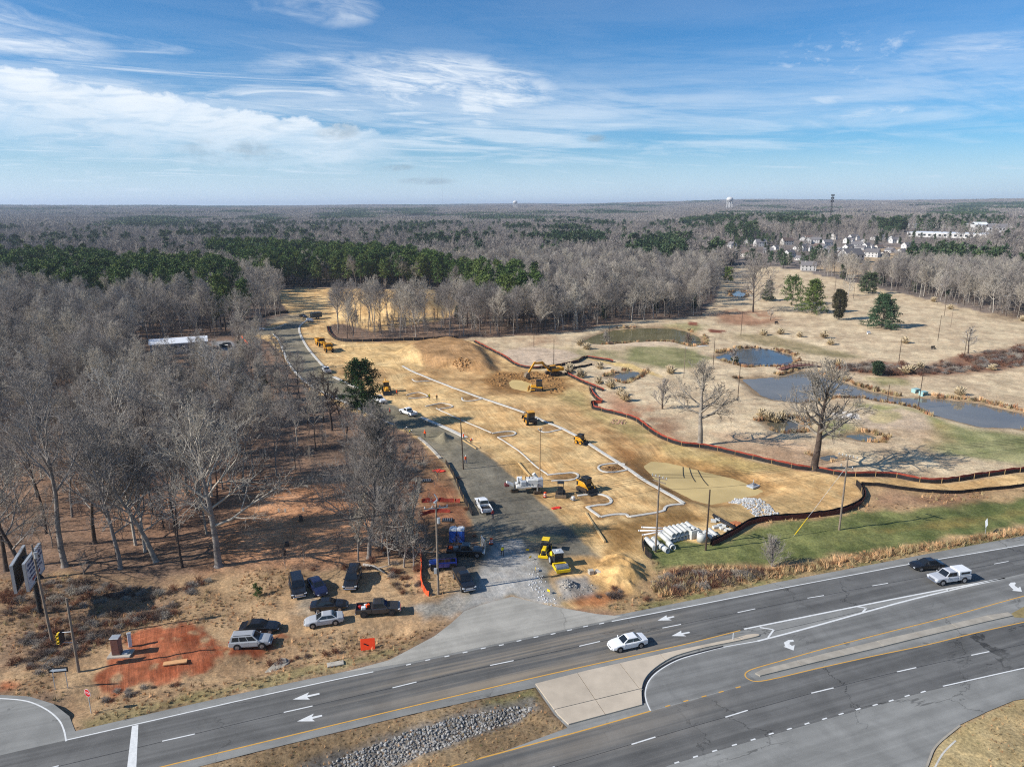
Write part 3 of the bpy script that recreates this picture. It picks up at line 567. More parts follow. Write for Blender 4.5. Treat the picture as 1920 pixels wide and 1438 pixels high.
def ground_material():
    m = bpy.data.materials.new('earth_and_grass'); m.use_nodes = True; N = NT(m.node_tree)
    col = N.n('ShaderNodeAttribute', {'attribute_name': 'Col'}).outputs['Color']
    kd = N.n('ShaderNodeSeparateColor', {}, Color=N.n('ShaderNodeAttribute', {'attribute_name': 'Kind'}).outputs['Color'])
    pos = N.n('ShaderNodeNewGeometry').outputs['Position']
    sp = N.n('ShaderNodeSeparateXYZ', {}, Vector=pos)
    n0 = N.noise(pos, 0.35, 5, 0.6); n1 = N.noise(pos, 1.6, 5, 0.65); n2 = N.noise(pos, 6.0, 3, 0.6)
    f = N.m('MULTIPLY', N.ss(n0, 0.25, 0.75, 0.84, 1.16), N.ss(n1, 0.25, 0.75, 0.80, 1.22))
    f = N.m('MULTIPLY', f, N.ss(n2, 0.25, 0.75, 0.86, 1.16))
    # wheel and blade tracks drawn along the length of the site
    ax = np.array(G(1010, 940))-np.array(G(760, 720)); ax = ax/np.linalg.norm(ax)
    u = N.m('ADD', N.m('MULTIPLY', sp.outputs[0], ax[0]), N.m('MULTIPLY', sp.outputs[1], ax[1]))
    v = N.m('SUBTRACT', N.m('MULTIPLY', sp.outputs[1], ax[0]), N.m('MULTIPLY', sp.outputs[0], ax[1]))
    v = N.m('ADD', v, N.m('MULTIPLY', N.noise(pos, 0.03, 2, 0.5), 14.0))
    tr = N.noise(N.xyz(N.m('MULTIPLY', u, 0.045), N.m('MULTIPLY', v, 0.95), 0.0), 1.0, 5, 0.65)
    tr2 = N.noise(N.xyz(N.m('MULTIPLY', u, 0.10), N.m('MULTIPLY', v, 2.6), 5.0), 1.0, 3, 0.6)
    tf = N.m('MULTIPLY', N.ss(tr, 0.32, 0.68, 0.82, 1.12), N.m('MULTIPLY', N.ss(tr2, 0.3, 0.7, 0.88, 1.10), N.ss(N.noise(N.xyz(N.m('MULTIPLY', u, 0.03), N.m('MULTIPLY', v, 5.0), 9.0), 1.0, 4, 0.7), 0.62, 0.70, 1.0, 0.80)))
    patch = N.ss(N.noise(pos, 0.12, 6, 0.65, 0.6), 0.36, 0.64, 0.74, 1.16)
    f = N.m('MULTIPLY', f, N.mix_f(kd.outputs[0], 1.0, N.m('MULTIPLY', tf, patch)))
    # mown and worn grass: large soft mottling
    gm = N.m('MULTIPLY', N.ss(N.noise(pos, 0.09, 6, 0.62, 0.4), 0.33, 0.67, 0.84, 1.12), N.ss(N.noise(pos, 3.2, 4, 0.7), 0.3, 0.7, 0.82, 1.18))
    f = N.m('MULTIPLY', f, N.mix_f(kd.outputs[1], 1.0, gm))
    lf = N.ss(N.noise(pos, 2.6, 6, 0.75), 0.34, 0.66, 0.62, 1.34)
    f = N.m('MULTIPLY', f, N.mix_f(kd.outputs[2], 1.0, lf))
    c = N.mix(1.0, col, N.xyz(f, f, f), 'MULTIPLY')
    hue = N.mix(N.ss(N.noise(pos, 0.8, 4, 0.6), 0.4, 0.7), (1.0, 1.0, 1.0, 1), (1.05, 0.99, 0.93, 1))
    c = N.mix(0.8, c, hue, 'MULTIPLY')
    hh = N.m('ADD', N.m('MULTIPLY', n1, 0.6), N.m('MULTIPLY', n2, 0.25))
    hh = N.m('ADD', hh, N.m('MULTIPLY', N.m('MULTIPLY', tr2, kd.outputs[0]), 0.5))
    bp = N.n('ShaderNodeBump', {}, Strength=0.5, Distance=0.22, Height=hh)
    b = N.n('ShaderNodeBsdfPrincipled', {}, Base_Color=c, Roughness=0.95, Normal=bp); b.inputs['Specular IOR Level'].default_value = 0.08
    N.n('ShaderNodeOutputMaterial', {}, Surface=b)
    return m
NT.mix_f = lambda s, f, a, b: s.n('ShaderNodeMix', {'data_type': 'FLOAT'}, _0=f, _2=a, _3=b).outputs[0]
GROUND = build_ground()

# ------------------------------------------------------------------ sheets: asphalt, markings, water
def sheet(name, poly, z, m, parent=None, kind=None, flat=True):
    p = [(a, b, z) for a, b in poly]
    A = sum(p[i][0]*p[(i+1) % len(p)][1]-p[(i+1) % len(p)][0]*p[i][1] for i in range(len(p)))
    if A < 0: p = p[::-1]
    me = bpy.data.meshes.new(name); me.from_pydata(p, [], [list(range(len(p)))]); me.update()
    o = link_mesh(name, me, parent, [m])
    if kind: tag(o, kind=kind)
    return o
def strip(line, w, z):
    a = offset(line, w/2); b = offset(line, -w/2); n = len(a)
    vs = [(q[0], q[1], z) for q in a]+[(q[0], q[1], z) for q in b]
    return vs, [(n+i, n+i+1, i+1, i) for i in range(n-1)]
def strips(name, items, z, m, parent=None):
    mb = MB()
    for ln, w in items: mb.add(*strip(ln, w, z))
    return mb.build(name, m, parent)
def asphalt(name, c, crack=0.5, patch=0.25, dust=False):
    m = bpy.data.materials.new(name); m.use_nodes = True; N = NT(m.node_tree)
    pos = N.n('ShaderNodeNewGeometry').outputs['Position']; sp = N.n('ShaderNodeSeparateXYZ', {}, Vector=pos)
    ax = np.array(G(1200, 1226))-np.array(G(480, 1394)); ax = ax/np.linalg.norm(ax)
    u = N.m('ADD', N.m('MULTIPLY', sp.outputs[0], ax[0]), N.m('MULTIPLY', sp.outputs[1], ax[1]))
    v = N.m('SUBTRACT', N.m('MULTIPLY', sp.outputs[1], ax[0]), N.m('MULTIPLY', sp.outputs[0], ax[1]))
    lane = N.noise(N.xyz(N.m('MULTIPLY', u, 0.02), N.m('MULTIPLY', v, 0.8), 0.0), 1.0, 4, 0.6)
    n1 = N.noise(pos, 0.25, 6, 0.65, 0.5); n2 = N.noise(pos, 14, 3, 0.7)
    f = N.m('MULTIPLY', N.ss(lane, 0.3, 0.7, 1-patch, 1+patch), N.m('MULTIPLY', N.ss(n1, 0.3, 0.7, 0.86, 1.14), N.ss(n2, 0.25, 0.75, 0.85, 1.15)))
    vo = N.n('ShaderNodeTexVoronoi', {'feature': 'DISTANCE_TO_EDGE'}, Vector=N.xyz(N.m('ADD', sp.outputs[0], N.m('MULTIPLY', n1, 9.0)), N.m('ADD', sp.outputs[1], N.m('MULTIPLY', lane, 7.0)), 0.0), Scale=0.085)
    cr = N.m('MULTIPLY', N.ss(vo.outputs['Distance'], 0.010, 0.003), N.ss(N.noise(pos, 0.07, 3, 0.5), 0.45, 0.6))
    f = N.m('MULTIPLY', f, N.m('SUBTRACT', 1.0, N.m('MULTIPLY', cr, crack)))
    st = N.m('MULTIPLY', N.ss(N.noise(pos, 0.5, 3, 0.5), 0.70, 0.76), 0.4)
    f = N.m('MULTIPLY', f, N.m('SUBTRACT', 1.0, st))
    cc = N.mix(1.0, (*c, 1), N.xyz(f, f, f), 'MULTIPLY')
    if dust:      # mud carried out by the site traffic, and pale grit along the gutter
        q = G(960, 1200); dx = N.m('SUBTRACT', sp.outputs[0], q[0]); dy = N.m('SUBTRACT', sp.outputs[1], q[1]); dd = N.m('SQRT', N.m('ADD', N.m('MULTIPLY', dx, dx), N.m('MULTIPLY', dy, dy)))
        cc = N.mix(N.m('MULTIPLY', N.ss(dd, 30.0, 3.0), N.ss(lane, 0.4, 0.65, 0.0, 0.5)), cc, (*L(166, 146, 118), 1))
        cc = N.mix(N.ss(N.noise(pos, 5.0, 2, 0.8), 0.66, 0.72, 0.0, 0.35), cc, (*L(160, 156, 148), 1))
    b = N.n('ShaderNodeBsdfPrincipled', {}, Base_Color=cc, Roughness=0.85); b.inputs['Specular IOR Level'].default_value = 0.25
    N.n('ShaderNodeOutputMaterial', {}, Surface=b); return m
M_ASPH = asphalt('worn_asphalt', L(132, 131, 126), 0.45, 0.14)
M_LANE = asphalt('lane_asphalt', L(100, 99, 96), 0.6, 0.26, True)
M_APRON = asphalt('dusty_pavement', L(158, 154, 144), 0.25, 0.12)
M_WHITE = mat('white_road_paint', L(214, 214, 210), 0.7, var=0.12, scale=2.5)
M_YEL = mat('yellow_road_paint', L(204, 156, 74), 0.7, var=0.12, scale=2.5)
M_TAR = mat('crack_tar', (0.022, 0.022, 0.024), 0.6, var=0.2)
M_CONC = mat('concrete', L(176, 168, 154), 0.85, var=0.16, scale=0.8, bump=0.01)
M_NEWC = mat('new_concrete', L(194, 189, 178), 0.8, var=0.16, scale=1.2)
M_OLDC = mat('weathered_concrete', L(160, 152, 138), 0.85, var=0.16, scale=0.7)
hw = sheet('highway', HW, 0.0, M_ASPH, None, 'structure')
NEDGE = [(124, 1387), (300, 1347), (480, 1306), (620, 1275.5), (766, 1245), (906, 1215), (1020, 1191), (1147, 1164.5), (1300, 1135), (1453, 1105), (1630, 1071.5), (1705, 1057.5), (1920, 1021), (2100, 988)]
YL = [(100, 1489), (300, 1438), (480, 1394), (670, 1348), (855, 1304), (1028, 1264), (1200, 1226), (1290, 1206), (1395, 1180)]
WL = [(1395, 1179), (1500, 1158), (1604, 1137), (1700, 1118), (1779, 1103), (1884, 1083.5)]
SEDGE = [(1254, 1433), (1400, 1390), (1560, 1344), (1731, 1296.5), (1768, 1286), (1920, 1252), (2100, 1212)]
SY = [(700, 1482), (843, 1437), (960, 1405), (1100, 1367), (1219.6, 1332.5)]
northl = np.concatenate([W(NEDGE), W([(2100, 1032), (1884, 1083), (1779, 1104), (1604, 1138), (1395, 1181), (1200, 1227), (855, 1305), (480, 1395), (300, 1439), (100, 1490), (-200, 1560), (-500, 1530)])])
sheet('travel_lane', northl, 0.004, M_LANE, hw)
sheet('travel_lane', np.concatenate([W([(520, 1560), (843, 1437), (1100, 1367), (1219, 1333), (1300, 1312), (1400, 1283), (1420, 1277), (1527, 1254), (1736, 1209), (1919, 1166), (2200, 1105)]), W([(2200, 1200), (2100, 1213), (1920, 1253), (1731, 1297), (1560, 1345), (1400, 1391), (1254, 1434), (1000, 1560)])]), 0.004, M_LANE, hw)
sheet('turn_lane', W([(1222, 1331), (1214, 1312), (1212, 1297), (1220, 1276), (1240, 1257), (1274, 1238), (1316, 1225), (1420, 1203), (1619, 1150), (1780, 1108), (1884, 1086), (2100, 1034), (2100, 1072), (1920, 1116), (1775, 1157), (1548, 1215), (1416, 1252), (1401, 1262), (1420, 1277), (1300, 1309)]), 0.006, asphalt('turn_lane_asphalt', L(118, 117, 113), 0.4, 0.2), hw)
sheet('driveway_apron', APRON, 0.012, M_APRON, None, 'structure')
def pl(pts, k=5): return smooth(W(pts), k)
strips('edge_line', [(pl(NEDGE[7:]), 0.17)], 0.010, M_WHITE, hw)
strips('edge_line', [(pl(NEDGE[:4]+[(700, 1259)]), 0.15)], 0.010, M_WHITE, hw)
strips('edge_line', [(pl(YL[:-1]+[(1388, 1181.5)]), 0.16)], 0.010, M_YEL, hw)
strips('edge_line', [(pl(SY), 0.16)], 0.010, M_YEL, hw)
strips('edge_line', [(pl(SEDGE[4:]), 0.15)], 0.010, M_WHITE, hw)
strips('edge_line', [(pl([(2000, 1100), (1920, 1117), (1775, 1157), (1660, 1186), (1548, 1215), (1470, 1237), (1422, 1250.5), (1404, 1257), (1397, 1264), (1402, 1272), (1420, 1277), (1460, 1270), (1527, 1254), (1640, 1229), (1736, 1209), (1830, 1186), (1919, 1166), (2000, 1148)]), 0.14)], 0.010, M_YEL, hw)
strips('turn_lane_line', [(pl(WL), 0.26), (pl([(1420, 1201.6), (1500, 1181), (1619, 1148), (1700, 1126), (1779, 1107), (1884, 1083.5)]), 0.26)], 0.0105, M_WHITE, hw)
strips('turn_lane_line', [(pl([(1420, 1201.6), (1356, 1213), (1313.6, 1224), (1271, 1237), (1237, 1256), (1217.5, 1275), (1210, 1296), (1212, 1314), (1219.6, 1332)]), 0.14)], 0.0105, M_WHITE, hw)
for c in ([(1424.6, 1176), (1451, 1180), (1440, 1195)], [(1604, 1136.5), (1624.5, 1139.7), (1617, 1148)], [(1768, 1104.6), (1780, 1106), (1776, 1107.5)]):
    p = W(c); strips('chevron_line', [(p[:2], 0.22), (p[1:], 0.22)], 0.012, M_WHITE, hw)
for a, b in (((532, 1335), (586, 1323)), ((736, 1289), (781, 1278)), ((919, 1247), (963, 1238)), ((1086, 1211), (1125, 1202)), ((304, 1389), (365, 1375.5)), ((1242, 1177), (1277, 1170)), ((1383, 1148), (1416, 1141)), ((1514, 1121), (1545, 1116)), ((1635, 1098), (1665, 1093)), ((1760, 1075), (1782, 1071)),
             ((1864, 1057), (1891, 1052)), ((40, 1452), (110, 1435)), ((1184, 1395), (1229, 1381)), ((1360, 1344), (1402, 1331)), ((1521, 1299), (1563, 1289)), ((1682, 1259), (1718, 1251)), ((1821, 1228), (1855, 1221)), ((990, 1452), (1040, 1437))):
    strips('lane_dash', [(W([a, b]), 0.15)], 0.010, M_WHITE, hw)
for cx, cy in ((766, 1245.5), (802, 1237), (838, 1230), (872, 1222.6), (906, 1215), (940, 1209), (973, 1201), (1005, 1194), (1037, 1188), (1068, 1181), (1098, 1174), (1128, 1168.5)):
    strips('edge_dash', [(W([(cx-4.5, cy+1), (cx+4.5, cy-1)]), 0.17)], 0.0135, M_WHITE, hw)
for cx, cy in ((1269, 1429), (1304, 1418), (1340, 1407), (1377, 1396), (1412, 1386), (1446, 1375), (1480, 1366), (1513, 1356), (1546, 1347), (1577, 1338), (1609, 1329), (1641, 1321), (1671, 1313), (1701, 1304), (1731, 1296.5)):
    strips('edge_dash', [(W([(cx-4.5, cy+1.4), (cx+4.5, cy-1.4)]), 0.16)], 0.0135, M_WHITE, hw)
for cx, cy in ((1252, 1323), (1286, 1313.6), (1320, 1305), (1352, 1296.5), (1384, 1288)):
    strips('edge_dash', [(W([(cx-4.5, cy+1.2), (cx+4.5, cy-1.2)]), 0.16)], 0.0135, M_YEL, hw)
sheet('stop_line', W([(247.5, 1361), (259.5, 1358), (255, 1450), (237, 1450)]), 0.012, M_WHITE, hw)
strips('tar_seam', [(pl([(0, 1462), (304, 1390), (559, 1329), (758, 1284), (941, 1243), (1105, 1207), (1260, 1174), (1400, 1145), (1530, 1119), (1650, 1096), (1880, 1055), (2000, 1034)]), 0.06)], 0.0075, M_TAR, hw)
strips('tar_seam', [(pl([(900, 1478), (1015, 1445), (1207, 1388), (1381, 1338), (1542, 1294), (1700, 1255), (1838, 1225), (2000, 1190)]), 0.05)], 0.0075, M_TAR, hw)
strips('tar_seam', [(pl([(1420, 1190), (1500, 1172), (1600, 1149), (1690, 1128)]), 0.05)], 0.0085, M_TAR, hw)
def arrow(tip, tail, turn=0):
    a = np.array(G(*tail)); b = np.array(G(*tip)); t = (b-a)/np.linalg.norm(b-a); n = np.array([-t[1], t[0]]); l = np.linalg.norm(b-a)
    P = lambda u, v: tuple(a+t*u+n*v)
    return [P(0, .13), P(l-1.5, .16), P(l-1.75, .62), P(l, 0), P(l-1.75, -.62), P(l-1.5, -.16), P(0, -.13)]
for tip, tail in (((549, 1311), (599, 1300)), ((557, 1352), (604, 1341)), ((1233, 1163), (1264, 1155.5)), ((1259, 1192), (1293, 1185))):
    sheet('straight_arrow', arrow(tip, tail), 0.0125, M_WHITE, hw)
for c in ([(1487, 1199), (1478, 1199.5), (1470, 1204), (1472, 1211), (1469, 1212), (1488, 1219), (1490, 1209), (1485, 1210.5), (1480, 1207), (1481, 1203.5), (1489, 1202)], [(1903, 1091.5), (1895, 1092), (1891, 1096), (1897, 1102), (1901, 1105.5), (1897, 1107), (1916, 1109), (1913, 1099.5), (1909, 1102), (1904, 1099), (1902, 1096), (1905, 1094)]):
    sheet('turn_arrow', W(c), 0.0125, M_WHITE, hw)
strips('side_street_line', [(pl([(-40, 1309), (0, 1309), (50, 1314), (86, 1329), (110, 1349), (120, 1369), (124, 1389)]), 0.15)], 0.011, M_WHITE, hw)
strips('kerb_line', [(pl([(1752, 1440), (1768, 1412), (1792, 1388)]), 0.16)], 0.02, M_NEWC, hw)
# concrete islands made of slabs
def slabs(name, outline, cuts_u, cuts_v, axis, z0, z1, m, lab=None):
    """an outlined island sawn into slabs along and across its axis; open joints between them"""
    import bmesh
    root = None
    ax = np.array(G(*axis[1]))-np.array(G(*axis[0])); ax /= np.linalg.norm(ax); o0 = np.array(G(*axis[0])); nv = np.array([-ax[1], ax[0]])
    q = np.asarray(outline)-o0; U = q@ax; Vv = q@nv; poly = list(zip(U, Vv))
    def clip(p, k, lim, sgn):
        out = []
        for i in range(len(p)):
            a, b = p[i], p[(i+1) % len(p)]; da, db = sgn*(a[k]-lim), sgn*(b[k]-lim)
            if da >= 0: out.append(a)
            if (da >= 0) != (db >= 0): t = da/(da-db); out.append((a[0]+(b[0]-a[0])*t, a[1]+(b[1]-a[1])*t))
        return out
    us = [-1e3]+cuts_u+[1e3]; vs = [-1e3]+cuts_v+[1e3]; g = 0.035
    base = MB(); r = random.Random(3)
    root = sheet(name, outline, z0, M_TAR, None, 'structure')
    for u0, u1 in zip(us, us[1:]):
        for v0, v1 in zip(vs, vs[1:]):
            p = clip(clip(clip(clip(poly, 0, u0+g, 1), 0, u1-g, -1), 1, v0+g, 1), 1, v1-g, -1)
            if len(p) < 3: continue
            w = [o0+ax*a+nv*b for a, b in p]
            if sum(w[i][0]*w[(i+1) % len(w)][1]-w[(i+1) % len(w)][0]*w[i][1] for i in range(len(w))) < 0: w = w[::-1]
            if r.random() < 2: zz = z1+r.uniform(-.008, .008)
            n = len(w); mb = MB(); mb.add([(a, b, z0-0.02) for a, b in w]+[(a, b, zz) for a, b in w], [tuple(range(n, 2*n))]+[(i, (i+1) % n, n+(i+1) % n, n+i) for i in range(n)])
            mb.build('slab', m, root)
    return root
M_ISL = mat('island_concrete', L(184, 170, 150), 0.85, var=0.13, scale=0.35, rnd=0.05)
isl = np.concatenate([W([(1004, 1283), (1100, 1258.5), (1200, 1236), (1290, 1216), (1373, 1199)]), pl([(1400, 1191.5), (1416, 1189.5), (1424, 1192), (1412, 1196), (1380, 1203), (1330, 1213), (1290, 1223), (1258, 1234), (1228, 1253), (1210, 1272), (1203, 1293), (1204, 1322)], 3), W([(1066, 1359), (1046, 1340)])])
slabs('concrete_island', isl, [5.2, 10.6, 16.0, 21.5, 27], [-4.6], ((1004, 1283), (1373, 1199)), 0.016, 0.15, M_ISL)
strips('island_gutter', [(pl([(1356, 1211.5), (1313.6, 1222), (1269, 1235), (1233, 1254.5), (1214, 1274), (1206.5, 1295), (1208, 1318)]), 0.25)], 0.0145, M_TAR, hw)
slabs('concrete_median_strip', W([(1416, 1263), (1430, 1256), (1467, 1246.5), (1548, 1226), (1660, 1199), (1775, 1173), (1850, 1155), (1890, 1149), (1899, 1155), (1850, 1166), (1736, 1193), (1655, 1213), (1527, 1243), (1425, 1268)]), [6*i for i in range(1, 9)], [], ((1420, 1266), (1890, 1153)), 0.014, 0.14, M_OLDC)
sheet('median_grass', W([(1896, 1150), (1920, 1137), (2050, 1105), (2050, 1128), (1920, 1158), (1902, 1157)]), 0.013, mat('verge_turf', L(140, 124, 84), 0.95, var=0.3, scale=1.0), None, 'structure')
# grass-edge kerb bottom right, dark mulch strip
strips('kerb', [(pl([(1728, 1470), (1742, 1425), (1757, 1396), (1800, 1360)]), 0.2)], 0.05, M_OLDC, hw)

def water(name, poly, z, c, rough=0.06, wav=0.02, spec=0.27):
    m = bpy.data.materials.new(name); m.use_nodes = True; N = NT(m.node_tree)
    pos = N.n('ShaderNodeNewGeometry').outputs['Position']
    n1 = N.noise(pos, 0.07, 4, 0.6, 0.6)
    cc = N.mix(1.0, (*c, 1), N.xyz(*[N.ss(n1, 0.3, 0.7, 0.85, 1.15)]*3), 'MULTIPLY')
    bp = N.n('ShaderNodeBump', {}, Strength=0.5, Distance=wav, Height=N.noise(pos, 1.2, 3, 0.6))
    b = N.n('ShaderNodeBsdfPrincipled', {}, Base_Color=cc, Roughness=rough, Normal=bp, IOR=1.33); b.inputs['Specular IOR Level'].default_value = spec
    N.n('ShaderNodeOutputMaterial', {}, Surface=b)
    return sheet(name, poly, z, m, None, 'structure')
water('settling_pond_water', offset_poly(MUDDY, 2.2), -1.15, L(192, 168, 116), 0.4, 0.01, 0.12)
water('settling_pond_water', offset_poly(MUD2, 2.0), -0.5, L(206, 178, 118), 0.4, 0.01, 0.12)
wc = [L(104, 98, 68), L(84, 90, 92), L(116, 110, 98), L(96, 92, 78), L(96, 100, 92), L(96, 96, 88), L(80, 92, 104), L(92, 86, 70)]
for p, c in zip(PONDS, wc): water('pond_water', offset_poly(p, 2.5), -0.55, c, 0.05, 0.01)
# ------------------------------------------------------------------ trees
HIDDEN = bpy.data.collections.new('growth_sources')       # never linked: sources for scattered growth
def bark(name, c, c2, rnd=0.16):
    m = bpy.data.materials.new(name); m.use_nodes = True; N = NT(m.node_tree)
    tc = N.n('ShaderNodeTexCoord').outputs['Object']
    n1 = N.noise(tc, 0.5, 5, 0.65); n2 = N.noise(tc, 5.0, 3, 0.6)
    oi = N.n('ShaderNodeObjectInfo').outputs['Random']
    cc = N.mix(N.ss(n1, 0.35, 0.65), (*c, 1), (*c2, 1))
    f = N.m('MULTIPLY', N.ss(n2, 0.2, 0.8, 0.8, 1.2), N.ss(oi, 0, 1, 1-rnd, 1+rnd))
    cc = N.mix(1.0, cc, N.xyz(f, f, N.m('MULTIPLY', f, N.ss(oi, 0.3, 0.9, 1.03, 0.95))), 'MULTIPLY')
    b = N.n('ShaderNodeBsdfPrincipled', {}, Base_Color=cc, Roughness=0.9); b.inputs['Specular IOR Level'].default_value = 0.1
    N.n('ShaderNodeOutputMaterial', {}, Surface=b); return m
B_TRUNK = bark('grey_bark', L(120, 112, 104), L(150, 142, 133))
B_PALE = bark('pale_bark', L(154, 146, 136), L(182, 174, 163))
B_TWIG = bark('twig_bark', L(145, 136, 126), L(171, 162, 151), 0.24)
B_DARK = bark('dark_bark', L(70, 60, 54), L(92, 80, 72))
B_FAR = bark('far_twig_bark', L(132, 124, 117), L(156, 147, 139), 0.2)
B_BUSH = bark('bramble_bark', L(104, 88, 80), L(138, 120, 106))
def needles(name, c, c2, rnd=0.25):
    m = bpy.data.materials.new(name); m.use_nodes = True; N = NT(m.node_tree)
    tc = N.n('ShaderNodeTexCoord').outputs['Object']; oi = N.n('ShaderNodeObjectInfo').outputs['Random']
    cc = N.mix(N.m('MULTIPLY', N.ss(N.noise(tc, 0.45, 4, 0.6), 0.35, 0.65), 1.0), (*c, 1), (*c2, 1))
    f = N.ss(oi, 0, 1, 1-rnd, 1+rnd)
    cc = N.mix(1.0, cc, N.xyz(N.m('MULTIPLY', f, N.ss(oi, 0.2, 1, 0.9, 1.2)), f, f), 'MULTIPLY')
    b = N.n('ShaderNodeBsdfPrincipled', {}, Base_Color=cc, Roughness=0.75); b.inputs['Specular IOR Level'].default_value = 0.2
    N.n('ShaderNodeOutputMaterial', {}, Surface=b); return m
N_PINE = needles('pine_needles', L(66, 86, 42), L(92, 112, 56))
N_LONE = needles('lone_pine_needles', L(46, 66, 34), L(70, 92, 46))
N_CEDAR = needles('cedar_needles', L(48, 62, 42), L(74, 88, 60))
N_BLUE = needles('white_pine_needles', L(62, 84, 58), L(94, 114, 80))
N_JUN = needles('juniper_scales', L(60, 56, 38), L(84, 76, 50))
N_FAR = needles('far_needles', L(52, 70, 46), L(72, 90, 58), 0.3)

def bare_tree(seed, H, r0, base=0.3, spread=0.42, limbs=14, lv=(6, 5, 3), twig=0.022, gn=0.16, up=0.25, lean=(0, 0), a0=62, a1=22, fork=False, sides=(8, 5, 4, 3, 3)):
    """trunk and crown meshes of a leafless tree"""
    r = random.Random(seed); T = MB(); Cn = MB()
    def path(p, d, l, n, g, u):
        pts = [p]; step = l/n
        for i in range(n):
            d = (d+Vector((r.uniform(-g, g), r.uniform(-g, g), r.uniform(-g, g)+u/n))).normalized()
            pts.append(pts[-1]+d*step)
        return pts, d
    def sample(pts, t):
        f = t*(len(pts)-1); i = min(int(f), len(pts)-2); q = f-i
        return pts[i].lerp(pts[i+1], q), (pts[i+1]-pts[i]).normalized()
    def branch(p, d, l, rad, lev):
        n = (6, 4, 3, 2, 1)[min(lev, 4)]
        pts, de = path(p, d, l, n, gn*(1.0 if lev < 3 else 1.3), up)
        k = len(pts); tip = max(twig*0.6, rad*0.28)
        Cn.tube(pts, [rad+(tip-rad)*(i/(k-1)) for i in range(k)], sides[min(lev, 4)], 0)
        if lev-1 < len(lv):
            c = lv[lev-1]
            for i in range(c):
                t = 0.22+0.78*(i+r.uniform(0.1, 0.9))/c
                q, dq = sample(pts, min(t, 0.99)); perp = dq.orthogonal().normalized(); perp = Matrix.Rotation(r.uniform(0, 2*PI), 3, dq) @ perp
                a = math.radians(r.uniform(28, 58)); nd = (dq*math.cos(a)+perp*math.sin(a)).normalized()
                rr = max(twig, (rad+(tip-rad)*t)*0.62)
                branch(q, nd, l*r.uniform(0.38, 0.62)*(1.15-0.5*t), rr, lev+1)
    tp, _ = path(Vector((0, 0, -0.15)), Vector((lean[0], lean[1], 1)).normalized(), H*(0.62 if fork else 0.86), 9, 0.05+gn*0.25, 0.05)
    k = len(tp)
    trr = [r0*(1.5 if i == 0 else 1.0)*(1-0.8*(i/(k-1))**0.9)+twig for i in range(k)]
    T.tube([tp[0], tp[0].lerp(tp[1], 0.25)]+tp[1:], [trr[0], trr[1]*1.1]+trr[1:], sides[0], 0)
    for i in range(limbs):
        t = base+(1-base)*(i+r.uniform(0, 0.8))/limbs; t = min(t, 0.985)
        q, dq = sample(tp, t); az = i*2.39996+r.uniform(-.5, .5); s = (t-base)/(1-base)
        a = math.radians(a0+(a1-a0)*s+r.uniform(-8, 8)); nd = Vector((math.cos(az)*math.sin(a), math.sin(az)*math.sin(a), math.cos(a)))
        branch(q, nd, H*spread*(1-0.45*s)*r.uniform(0.75, 1.15), r0*(0.42-0.24*s)*r.uniform(0.8, 1.15)+twig, 1)
    return T, Cn
def blades(mb, c, r, n, l, w, rr, flat=1.0, upb=0.2):
    """a spray of needle blades round a point"""
    for _ in range(n):
        d = Vector((rr.gauss(0, 1), rr.gauss(0, 1), rr.gauss(0, 1)*flat+upb)).normalized()
        p = Vector(c)+d*r*rr.uniform(0.2, 1.0); u = Vector((rr.uniform(-1, 1), rr.uniform(-1, 1), rr.uniform(-1, 1)))
        e = (d+u*0.6).normalized(); s = e.orthogonal().normalized(); s = (Matrix.Rotation(rr.uniform(0, 6.3), 3, e) @ s)*w*rr.uniform(.7, 1.2)
        mb.add([p-s, p+s, p+e*l*rr.uniform(0.7, 1.3)], [(0, 1, 2)])
def pine(seed, H, bare=0.5, width=0.2, nb=26, cl=3, nbl=16, l=0.8, w=0.2, shape='round', cr=0.9):
    rr = random.Random(seed); T = MB(); Cn = MB()
    wob = [Vector((rr.uniform(-.12, .12)*i, rr.uniform(-.12, .12)*i, H*i/6*0.97)) for i in range(7)]; wob[0] = Vector((0, 0, -0.15))
    r0 = H*0.013
    T.tube(wob, [r0*(1.3 if i == 0 else 1-0.13*i) for i in range(7)], 7)
    for i in range(nb):
        t = bare+(1-bare)*(i+rr.random())/nb; t = min(t, 0.99); f = t*6; j = min(int(f), 5); p = wob[j].lerp(wob[j+1], f-j)
        s = (t-bare)/(1-bare)
        if shape == 'round': ln = H*width*(0.55+0.9*math.sin(PI*min(1, 0.18+s*0.8)))*rr.uniform(0.6, 1.15)*0.75; elev = -0.1+0.9*s
        elif shape == 'cone': ln = H*width*(1.05-0.86*s)*rr.uniform(0.7, 1.15); elev = -0.12+0.5*s
        else: ln = H*width*math.sin(PI*min(1, 0.16+0.8*s))*rr.uniform(0.8, 1.1); elev = 0.9
        az = i*2.39996+rr.uniform(-.5, .5); d = Vector((math.cos(az), math.sin(az), elev)).normalized(); e = p+d*ln
        T.tube([p, p.lerp(e, 0.5)+Vector((0, 0, -.03*ln)), e], [r0*(.32-.2*s)+.015, r0*.15+.012, .012], 3)
        for k in range(cl):
            q = p.lerp(e, 0.38+0.62*(k+0.6)/cl)+Vector((rr.uniform(-.3, .3), rr.uniform(-.3, .3), rr.uniform(-.1, .2)))*ln*0.3
            blades(Cn, q, cr*rr.uniform(0.7, 1.2), nbl, l, w, rr, 0.55 if shape == 'cone' else 0.8)
    blades(Cn, wob[-1], cr*0.8, nbl*2, l, w, rr)
    return T, Cn
def proto(kind, label, cat, TC, mt, mc, group=None):
    """a tree ready for copying: empty, trunk, crown (not yet placed)"""
    return dict(kind=kind, label=label, cat=cat, t=TC[0].mesh('trunk', [mt]), c=TC[1].mesh('crown', [mc]), group=group)
